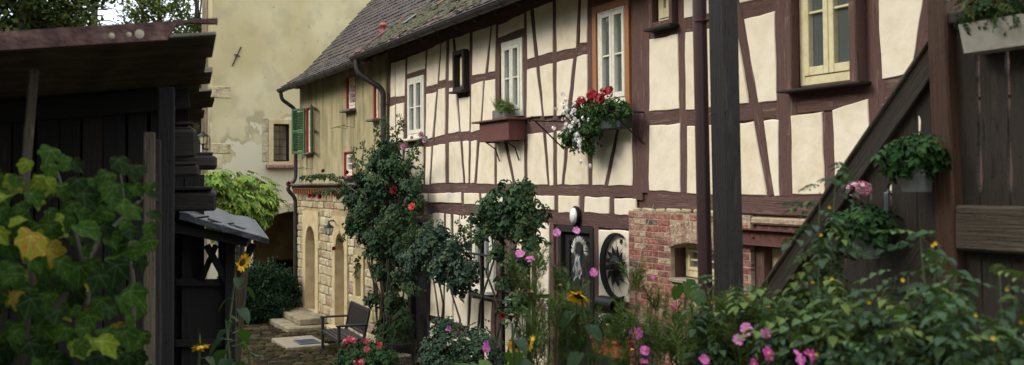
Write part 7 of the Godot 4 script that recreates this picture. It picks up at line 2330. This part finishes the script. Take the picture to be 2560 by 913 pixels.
func broad_herbs() -> void:
	for q in [[Vector3(-5.304, 2.456, 4.663), 0.34, "bright broad-leaved herb left of the cosmos stems", 20], [Vector3(-5.217, 2.389, 4.029), 0.28, "low green broad-leaved herb below the newspaper tube", 18], [Vector3(-5.004, 2.449, 4.507), 0.26, "low green broad-leaved herb among the cosmos", 16], [Vector3(-6.718, 2.283, 5.71), 0.3, "green broad-leaved herb at the edge of the paving", 18]]:
		var b := root(q[0])
		var top: Vector3 = q[0]
		var t := thing("broad_leaved_herb", q[2], "herb", b, "broad-leaved herbs in the bed")
		var h := top.y - b.y
		stem_to(t, Vector3.ZERO, Vector3(0, h, 0), 0.01)
		for i in q[3]:
			var a: float = i * 2.4
			var p := Vector3(0, h * lerpf(0.75, 1.05, rng.randf()), 0)
			var d := Vector3(cos(a), rr(0.3, 1.3), sin(a)).normalized()
			var m := MB.new()
			leaflet(m, Vector3.ZERO, d, Vector3(0, 1, 0.05), q[1] * rr(0.5, 0.9), q[1] * 0.24, 0.25, 0.35)
			part(t, "leaf", m, unit.herbgreen[i % 2], Transform3D(Basis(), p))

func trees() -> void:
	var dk := [Color(0.03, 0.052, 0.015), Color(0.045, 0.07, 0.018), Color(0.022, 0.04, 0.013)]
	var lt := [Color(0.075, 0.1, 0.022), Color(0.095, 0.12, 0.03), Color(0.055, 0.08, 0.02)]
	var g := "trees behind the shed"
	var bl := []
	for i in 26: bl.append([Vector3(1.6 * cos(i * 1.7), 5.0 + i * 0.36, 1.5 * sin(i * 2.4) + 0.2), rr(0.8, 1.2)])
	var b := Vector3(-37.838, 5.843, 7.141)
	tree("leafy_tree", "dark dense broadleaf tree at the left behind the shed roof", Vector3(b.x, -0.3, b.z), 14.5, 0.3, bl, 1500, 0.7, 1.2, [Color(0.06, 0.085, 0.022), Color(0.045, 0.07, 0.02), Color(0.08, 0.1, 0.028)], unit.clump, g)
	bl = []
	for i in 14: bl.append([Vector3(1.2 * cos(i * 1.9), 5.5 + i * 0.37, 0.6 * sin(i * 2.4)), rr(0.55, 0.85)])
	b = Vector3(-43.703, 6.226, 5.493)
	tree("leafy_tree", "sunlit green broadleaf tree right of the dark dense one", Vector3(b.x, -0.3, b.z), 11.5, 0.2, bl, 520, 0.6, 1.0, [Color(0.12, 0.15, 0.03), Color(0.15, 0.18, 0.04)], unit.clump, g)
	bl = []
	for i in 26: bl.append([Vector3(1.4 * cos(i * 1.9), 6.0 + i * 0.34, 1.35 * sin(i * 2.4)), rr(0.5, 0.85)])
	b = Vector3(-46.248, 6.459, 1.619)
	tree("leafy_tree", "airy broadleaf tree with gaps beside the tower corner", Vector3(b.x, -0.3, b.z), 15.0, 0.22, bl, 520, 0.55, 0.9, [Color(0.11, 0.135, 0.03), Color(0.08, 0.11, 0.028)], unit.clump, g)
	bl = []
	for i in 8: bl.append([Vector3(rr(-0.8, 0.8), rr(6.0, 14.0), rr(-0.3, 0.3)), rr(0.4, 0.6)])
	b = Vector3(-41.366, 6.189, 0.74)
	tree("leafy_tree", "narrow green tree squeezed against the tower corner", Vector3(b.x, -0.3, b.z), 14.0, 0.16, bl, 160, 0.5, 0.9, lt, unit.clump, g)
	# sparse larch
	b = Vector3(-45.384, 6.349, 4.386)
	var t := thing("larch_tree", "sparse larch with bare drooping branches against the sky", "tree", Vector3(b.x, -0.3, b.z), g)
	var m := MB.new(); m.tube([Vector3.ZERO, Vector3(0, 7, 0), Vector3(0.05, 17, 0)], [0.24, 0.19, 0.06], 8)
	part(t, "trunk", m, M.bark)
	m = MB.new()
	var xfs := []
	var cols := []
	for i in 84:
		var y := 4.0 + i * 0.14
		var a := i * 2.4
		var l := rr(0.7, 1.7)
		var d := Vector3(cos(a), 0, sin(a))
		var pts := [Vector3(0, y, 0), Vector3(0, y + 0.05, 0) + d * l * 0.5, Vector3(0, y - 0.25 * l * 0.5, 0) + d * l]
		m.tube(pts, [0.03, 0.02, 0.006], 4)
		for k in 5:
			var p: Vector3 = (pts[1] as Vector3).lerp(pts[2], rr(-0.6, 1.0))
			xfs.append(Transform3D(Basis(Vector3.UP, rr(0, 6)).scaled(Vector3.ONE * rr(0.3, 0.6)), p + Vector3(0, -0.1, 0)))
			cols.append(Color(0.06, 0.075, 0.025) * rr(0.7, 1.2))
	part(t, "limbs", m, M.bark)
	stuff(t, "crown", unit.needle, M.leaf, xfs, cols)
	# trees across the courtyard that the windows mirror
	for q in [[3.5, 11.5, 11.0, "broad tree behind the viewer shading the garden bed"], [-5.0, 13.5, 12.0, "broad tree beside the shed shading the vine"]]:
		bl = []
		for i in 22: bl.append([Vector3(rr(-4.2, 4.2), rr(q[2] * 0.42, q[2] * 0.9), rr(-4.2, 4.2)), rr(1.1, 1.8)])
		tree("garden_tree", q[3], Vector3(q[0], ground_y(q[0], q[1]) - 0.1, q[1]), q[2], 0.32, bl, 1000, 0.8, 1.3, dk, unit.clump, "trees at the garden's edge")
	var au := [Color(0.2, 0.2, 0.05), Color(0.16, 0.18, 0.045), Color(0.24, 0.22, 0.06)]
	var gg := "trees across the courtyard"
	for q in [[-23.0, 17.0, 13.0, au, "yellow-green tree across the courtyard, mirrored in the casement windows"], [-16.0, 19.0, 12.0, dk, "dark tree across the courtyard, mirrored in the window glass"], [-30.0, 20.0, 14.0, dk, "far dark tree across the courtyard, mirrored in the windows"], [-37.0, 15.0, 11.0, au, "light green tree beyond the courtyard, mirrored in the upper windows"], [-48.0, 14.0, 13.0, dk, "dark tree farthest along the courtyard edge, mirrored in the left windows"], [-56.0, 18.0, 14.0, lt, "light tree beyond the farthest dark tree, mirrored in the left windows"], [-44.0, 20.0, 14.0, au, "golden tree behind the courtyard row, mirrored in the left windows"]]:
		bl = []
		var h: float = q[2]
		for i in 14: bl.append([Vector3(rr(-2.8, 2.8), rr(h * 0.3, h * 0.9), rr(-2.8, 2.8)), rr(1.0, 1.7)])
		tree("courtyard_tree", q[4], Vector3(q[0], ground_y(q[0], q[1]) - 0.1, q[1]), h, 0.28, bl, 900, 0.8, 1.3, q[3], unit.clump, gg)

func _ready() -> void:
	rng.seed = 20240
	light_and_camera()
	materials()
	plant_meshes()
	terrain()
	half_timbered_house()
	stone_house()
	tower()
	trees()
	stair_and_balcony()
	shed()
	facade_things()
	courtyard_things()
	roses()
	hedge_and_wisteria()
	sunflowers()
	cosmos_bed()
	broad_herbs()
	tomatoes()
	vine()

const VINE := [
	[-5.328, 3.533, 6.745, 0.07, 1],
	[-5.246, 3.554, 6.683, 0.077, 0],
	[-5.187, 3.358, 7.291, 0.093, 0],
	[-4.972, 2.828, 6.696, 0.058, 1],
	[-5.128, 3.319, 6.729, 0.055, 0],
	[-5.354, 3.169, 7.18, 0.079, 1],
	[-5.372, 3.069, 6.989, 0.073, 1],
	[-5.152, 3.493, 6.766, 0.066, 0],
	[-5.143, 3.563, 6.807, 0.069, 1],
	[-5.252, 3.3, 6.638, 0.076, 1],
	[-5.131, 2.806, 6.633, 0.061, 1],
	[-5.141, 2.774, 6.725, 0.074, 0],
	[-5.295, 3.098, 7.201, 0.081, 2],
	[-5.357, 3.125, 6.893, 0.073, 1],
	[-5.504, 3.366, 7.191, 0.071, 1],
	[-5.227, 3.089, 6.995, 0.069, 1],
	[-5.125, 2.669, 6.586, 0.081, 1],
	[-4.889, 3.395, 6.675, 0.084, 0],
	[-5.283, 3.309, 6.666, 0.071, 1],
	[-5.325, 2.907, 6.686, 0.074, 3],
	[-5.411, 3.043, 7.276, 0.062, 0],
	[-5.444, 3.671, 7.305, 0.085, 1],
	[-5.38, 2.727, 7.02, 0.068, 0],
	[-4.943, 2.701, 6.716, 0.088, 1],
	[-5.511, 2.834, 7.234, 0.07, 0],
	[-5.198, 2.849, 7.015, 0.091, 1],
	[-5.379, 3.68, 7.241, 0.079, 0],
	[-4.902, 3.606, 6.571, 0.064, 1],
	[-5.14, 3.37, 7.209, 0.07, 1],
	[-5.354, 3.074, 6.802, 0.065, 0],
	[-5.001, 3.569, 6.6, 0.09, 0],
	[-4.943, 3.592, 6.644, 0.065, 1],
	[-5.075, 3.48, 7.002, 0.075, 1],
	[-5.525, 3.193, 7.146, 0.053, 1],
	[-5.396, 3.087, 6.863, 0.084, 0],
	[-5.044, 2.726, 6.552, 0.07, 0],
	[-4.977, 3.139, 6.633, 0.056, 1],
	[-5.103, 3.36, 7.122, 0.076, 0],
	[-4.962, 3.628, 6.82, 0.055, 1],
	[-5.291, 2.793, 6.968, 0.067, 1],
	[-5.374, 3.402, 7.175, 0.077, 1],
	[-5.174, 3.311, 7.125, 0.07, 1],
	[-5.041, 3.554, 6.649, 0.066, 0],
	[-5.069, 3.504, 6.773, 0.089, 0],
	[-5.052, 2.847, 6.629, 0.069, 1],
	[-5.406, 3.029, 6.898, 0.091, 0],
	[-5.234, 3.416, 6.768, 0.076, 1],
	[-5.31, 3.377, 7.186, 0.065, 1],
	[-5.398, 2.689, 6.919, 0.076, 1],
	[-5.288, 2.9, 7.206, 0.073, 1],
	[-5.514, 3.141, 7.286, 0.061, 1],
	[-5.232, 3.699, 6.967, 0.053, 0],
	[-5.089, 2.716, 6.635, 0.083, 0],
	[-5.216, 3.595, 6.642, 0.075, 1],
	[-4.889, 3.302, 6.65, 0.081, 1],
	[-5.155, 3.011, 7.104, 0.067, 1],
	[-5.203, 3.696, 6.955, 0.051, 1],
	[-5.257, 3.23, 6.897, 0.076, 0],
	[-5.399, 2.862, 6.9, 0.079, 1],
	[-5.357, 2.868, 7.006, 0.093, 1],
	[-5.109, 3.072, 6.804, 0.064, 0],
	[-5.189, 3.036, 7.048, 0.081, 1],
	[-5.267, 3.124, 6.907, 0.086, 1],
	[-5.292, 2.91, 6.656, 0.051, 1],
	[-5.382, 2.706, 7.246, 0.073, 1],
	[-5.195, 2.839, 6.788, 0.058, 1],
	[-5.339, 3.645, 7.046, 0.06, 1],
	[-5.249, 3.323, 6.627, 0.083, 1],
	[-5.443, 3.576, 7.176, 0.054, 1],
	[-5.437, 2.82, 7.118, 0.079, 1],
	[-4.963, 3.399, 6.763, 0.073, 1],
	[-5.435, 3.436, 7.154, 0.058, 1],
	[-5.318, 2.858, 6.752, 0.076, 1],
	[-5.196, 2.709, 6.776, 0.072, 1],
	[-5.13, 3.234, 7.003, 0.09, 1],
	[-5.437, 3.227, 7.01, 0.093, 0],
	[-4.929, 3.267, 6.623, 0.08, 0],
	[-5.081, 2.887, 6.82, 0.085, 1],
	[-5.146, 3.143, 7.025, 0.084, 1],
	[-5.197, 3.024, 6.6, 0.094, 1],
	[-5.23, 2.874, 6.571, 0.079, 1],
	[-5.107, 3.143, 7.093, 0.055, 1],
	[-5.237, 3.025, 6.977, 0.061, 1],
	[-5.556, 3.277, 7.304, 0.053, 0],
	[-5.272, 2.804, 6.629, 0.087, 0],
	[-5.168, 3.585, 7.27, 0.095, 1],
	[-5.016, 3.612, 6.88, 0.076, 0],
	[-5.219, 3.097, 6.73, 0.053, 0],
	[-5.178, 3.069, 7.237, 0.092, 1],
	[-5.569, 3.531, 7.222, 0.071, 0],
	[-5.301, 3.216, 6.667, 0.055, 0],
	[-4.957, 3.644, 6.754, 0.075, 0],
	[-5.34, 2.802, 6.739, 0.094, 3],
	[-5.239, 3.356, 6.884, 0.063, 1],
	[-5.333, 3.602, 6.765, 0.057, 1],
	[-5.092, 3.024, 6.767, 0.054, 1],
	[-5.31, 3.331, 7.285, 0.073, 1],
	[-5.409, 3.376, 7.165, 0.053, 1],
	[-5.382, 3.155, 6.929, 0.062, 1],
	[-5.451, 3.432, 6.976, 0.095, 1],
	[-5.433, 3.607, 7.077, 0.051, 2],
	[-5.376, 3.15, 7.089, 0.082, 1],
	[-5.324, 3.266, 7.267, 0.053, 1],
	[-5.296, 3.202, 6.756, 0.066, 1],
	[-5.306, 3.096, 6.925, 0.084, 2],
	[-5.195, 3.083, 6.601, 0.068, 1],
	[-5.329, 3.411, 7.042, 0.083, 1],
	[-5.225, 2.983, 6.835, 0.058, 1],
	[-5.377, 3.175, 7.087, 0.052, 0],
	[-5.268, 3.127, 6.817, 0.053, 1],
	[-4.649, 3.584, 7.195, 0.099, 1],
	[-4.642, 3.608, 6.994, 0.083, 1],
	[-4.596, 2.78, 6.854, 0.088, 0],
	[-4.677, 2.936, 7.029, 0.089, 0],
	[-4.806, 3.52, 6.916, 0.089, 1],
	[-4.817, 3.212, 6.9, 0.098, 3],
	[-4.664, 3.095, 6.937, 0.069, 1],
	[-4.677, 3.435, 7.213, 0.084, 0],
	[-5.041, 3.31, 7.24, 0.072, 1],
	[-4.58, 3.099, 6.909, 0.06, 1],
	[-4.761, 2.914, 6.904, 0.082, 2],
	[-4.516, 3.433, 6.809, 0.074, 0],
	[-4.482, 3.262, 6.861, 0.078, 1],
	[-4.641, 3.026, 7.138, 0.098, 1],
	[-4.558, 3.557, 7.07, 0.069, 2],
	[-4.816, 3.434, 6.993, 0.075, 2],
	[-4.992, 2.927, 7.064, 0.095, 1],
	[-5.008, 3.107, 7.103, 0.06, 1],
	[-4.867, 3.395, 6.996, 0.08, 1],
	[-4.798, 2.797, 6.821, 0.073, 0],
	[-4.867, 3.499, 7.124, 0.065, 1],
	[-4.798, 3.483, 6.774, 0.095, 1],
	[-4.834, 3.259, 6.831, 0.089, 1],
	[-4.611, 3.494, 6.893, 0.085, 1],
	[-4.826, 3.273, 6.744, 0.075, 1],
	[-4.785, 3.045, 7.252, 0.093, 1],
	[-4.855, 3.236, 7.264, 0.06, 0],
	[-4.614, 3.236, 6.947, 0.082, 0],
	[-4.748, 3.33, 6.866, 0.056, 1],
	[-4.894, 2.774, 6.865, 0.09, 0],
	[-4.731, 3.471, 7.123, 0.091, 1],
	[-4.57, 3.247, 6.927, 0.095, 1],
	[-4.813, 3.024, 6.846, 0.086, 1],
	[-4.779, 2.844, 6.648, 0.08, 0],
	[-4.855, 2.894, 7.216, 0.092, 1],
	[-4.678, 2.813, 6.705, 0.069, 0],
	[-4.833, 3.16, 7.207, 0.092, 1],
	[-4.752, 2.904, 7.164, 0.078, 0],
	[-4.79, 2.872, 6.969, 0.063, 0],
	[-4.665, 3.131, 7.107, 0.095, 1],
	[-4.585, 3.501, 6.662, 0.057, 1],
	[-4.684, 3.365, 7.175, 0.09, 1],
	[-4.813, 3.152, 7.261, 0.095, 0],
	[-4.436, 3.131, 6.747, 0.097, 1],
	[-4.562, 3.578, 6.863, 0.068, 1],
	[-4.707, 3.473, 6.602, 0.071, 0],
	[-4.764, 2.764, 7.065, 0.093, 0],
	[-4.882, 3.222, 6.933, 0.086, 1],
	[-4.883, 3.053, 6.834, 0.076, 2],
	[-5.079, 2.829, 7.284, 0.098, 1],
	[-4.837, 3.638, 7.051, 0.058, 2],
	[-4.832, 2.805, 7.023, 0.07, 1],
	[-4.86, 3.504, 7.19, 0.077, 1],
	[-4.637, 2.817, 6.746, 0.097, 1],
	[-4.816, 2.854, 6.844, 0.088, 0],
	[-4.913, 2.874, 7.028, 0.073, 0],
	[-4.757, 3.584, 6.954, 0.062, 1],
	[-4.547, 3.623, 6.905, 0.078, 0],
	[-4.623, 3.391, 6.78, 0.08, 1],
	[-4.853, 3.087, 6.791, 0.089, 1],
	[-4.828, 2.88, 6.776, 0.08, 2],
	[-4.742, 2.773, 6.887, 0.059, 0],
	[-4.608, 3.292, 7.035, 0.091, 1],
	[-4.829, 2.875, 6.806, 0.074, 1],
	[-4.574, 3.475, 6.849, 0.075, 1],
	[-4.689, 2.786, 6.586, 0.09, 1],
	[-4.897, 3.696, 7.001, 0.09, 1],
	[-4.669, 2.776, 6.789, 0.076, 0],
	[-4.586, 3.174, 6.91, 0.098, 0],
	[-4.728, 2.765, 7.022, 0.056, 1],
	[-4.728, 3.629, 7.147, 0.089, 2],
	[-4.789, 3.266, 6.686, 0.07, 0],
	[-4.531, 2.773, 6.605, 0.066, 1],
	[-4.422, 2.84, 6.733, 0.079, 0],
	[-4.454, 3.676, 6.695, 0.089, 0],
	[-4.633, 3.486, 6.925, 0.069, 1],
	[-4.612, 3.443, 7.123, 0.06, 1],
	[-4.73, 2.929, 7.171, 0.063, 0],
	[-4.698, 3.754, 7.005, 0.087, 1],
	[-4.714, 3.388, 7.015, 0.091, 2],
	[-4.645, 3.176, 7.085, 0.089, 1],
	[-4.742, 3.562, 7.241, 0.062, 0],
	[-4.765, 3.42, 7.266, 0.067, 0],
	[-4.572, 3.442, 6.721, 0.058, 1],
	[-4.864, 3.606, 6.934, 0.08, 1],
	[-4.616, 3.625, 7.026, 0.092, 2],
	[-4.831, 3.684, 7.223, 0.059, 1],
	[-4.739, 3.247, 6.91, 0.074, 1],
	[-5.04, 3.647, 7.233, 0.093, 1],
	[-4.905, 3.628, 7.209, 0.075, 1],
	[-4.893, 2.986, 7.044, 0.095, 1],
	[-4.701, 3.355, 6.601, 0.088, 1],
	[-4.703, 3.727, 6.962, 0.07, 1],
	[-4.647, 3.648, 6.782, 0.084, 1],
	[-4.808, 3.198, 6.924, 0.086, 1],
	[-4.765, 3.117, 7.06, 0.063, 1],
	[-4.994, 3.44, 7.173, 0.097, 1],
	[-4.966, 3.145, 7.26, 0.066, 1],
	[-4.715, 3.2, 6.922, 0.077, 0],
	[-4.747, 2.896, 7.037, 0.087, 1],
	[-4.969, 3.212, 7.108, 0.097, 2],
	[-4.485, 3.43, 6.629, 0.061, 1],
	[-4.601, 3.497, 6.925, 0.058, 1],
	[-4.644, 3.055, 6.962, 0.058, 2],
	[-4.487, 3.106, 6.751, 0.065, 1],
	[-4.58, 3.428, 6.974, 0.09, 2],
	[-4.693, 2.94, 6.647, 0.058, 1],
	[-4.928, 3.149, 7.054, 0.057, 0],
	[-4.998, 3.203, 7.113, 0.095, 0],
	[-4.968, 3.346, 7.061, 0.083, 2],
	[-4.251, 3.18, 7.021, 0.07, 1],
	[-4.428, 3.552, 6.783, 0.09, 1],
	[-4.518, 3.196, 7.225, 0.1, 0],
	[-4.281, 3.245, 6.833, 0.082, 0],
	[-4.45, 3.024, 7.134, 0.063, 1],
	[-4.484, 3.474, 6.963, 0.06, 2],
	[-4.367, 3.288, 7.146, 0.104, 1],
	[-4.194, 3.452, 6.886, 0.092, 1],
	[-4.574, 3.699, 7.094, 0.058, 2],
	[-4.266, 3.356, 7.02, 0.103, 3],
	[-4.307, 2.987, 6.863, 0.088, 2],
	[-4.539, 3.527, 7.082, 0.077, 1],
	[-4.278, 3.571, 6.898, 0.09, 0],
	[-4.437, 2.998, 6.724, 0.091, 1],
	[-4.529, 3.339, 7.243, 0.088, 0],
	[-4.127, 2.953, 6.836, 0.082, 0],
	[-4.648, 3.145, 7.237, 0.082, 0],
	[-4.36, 3.317, 7.021, 0.083, 1],
	[-4.475, 3.231, 6.864, 0.074, 1],
	[-4.165, 2.876, 6.741, 0.061, 0],
	[-4.596, 3.659, 7.28, 0.07, 1],
	[-4.438, 2.858, 7.141, 0.082, 1],
	[-4.161, 3.001, 6.909, 0.063, 1],
	[-4.522, 3.571, 7.081, 0.073, 1],
	[-4.21, 3.312, 6.983, 0.085, 1],
	[-4.38, 3.442, 7.009, 0.08, 1],
	[-4.119, 2.946, 6.741, 0.065, 0],
	[-4.26, 3.427, 7.205, 0.07, 2],
	[-4.311, 3.184, 7.13, 0.066, 3],
	[-4.315, 3.379, 7.022, 0.077, 2],
	[-4.323, 3.174, 6.72, 0.099, 1],
	[-4.383, 3.419, 6.712, 0.069, 0],
	[-4.554, 3.023, 7.227, 0.095, 2],
	[-4.26, 3.703, 6.769, 0.078, 0],
	[-4.201, 3.691, 6.935, 0.057, 0],
	[-4.222, 2.932, 6.813, 0.094, 0],
	[-4.199, 3.084, 6.737, 0.056, 1],
	[-4.195, 3.343, 7.085, 0.087, 1],
	[-4.16, 3.13, 6.983, 0.079, 0],
	[-4.383, 3.029, 6.891, 0.069, 1],
	[-4.125, 2.856, 6.842, 0.081, 1],
	[-4.318, 3.698, 6.939, 0.062, 1],
	[-4.26, 2.927, 6.996, 0.097, 0],
	[-4.464, 2.839, 7.068, 0.09, 0],
	[-4.254, 3.268, 7.133, 0.073, 1],
	[-4.183, 3.177, 7.08, 0.086, 0],
	[-4.372, 3.473, 6.944, 0.073, 1],
	[-4.687, 2.928, 7.205, 0.093, 0],
	[-4.095, 3.015, 6.84, 0.09, 2],
	[-4.416, 3.009, 6.805, 0.091, 1],
	[-4.288, 3.046, 6.956, 0.069, 1],
	[-4.565, 3.559, 7.181, 0.1, 2],
	[-4.263, 3.665, 6.722, 0.056, 0],
	[-4.323, 2.922, 7.057, 0.064, 1],
	[-4.503, 2.969, 7.08, 0.102, 0],
	[-4.228, 3.522, 6.76, 0.093, 1],
	[-4.601, 3.136, 7.208, 0.096, 0],
	[-4.456, 3.27, 6.9, 0.093, 1],
	[-4.606, 3.636, 7.135, 0.06, 1],
	[-4.169, 3.443, 6.914, 0.095, 1],
	[-4.298, 3.6, 6.777, 0.088, 1],
	[-4.446, 3.466, 7.111, 0.061, 2],
	[-4.593, 3.605, 7.065, 0.066, 1],
	[-4.554, 3.621, 7.053, 0.062, 2],
	[-4.222, 3.123, 6.806, 0.064, 0],
	[-4.329, 3.642, 7.205, 0.076, 1],
	[-4.179, 2.938, 6.775, 0.071, 0],
	[-4.591, 2.979, 7.158, 0.077, 1],
	[-4.445, 3.27, 6.76, 0.102, 0],
	[-4.445, 3.135, 7.267, 0.105, 1],
	[-4.225, 3.41, 7.08, 0.12, 3]]
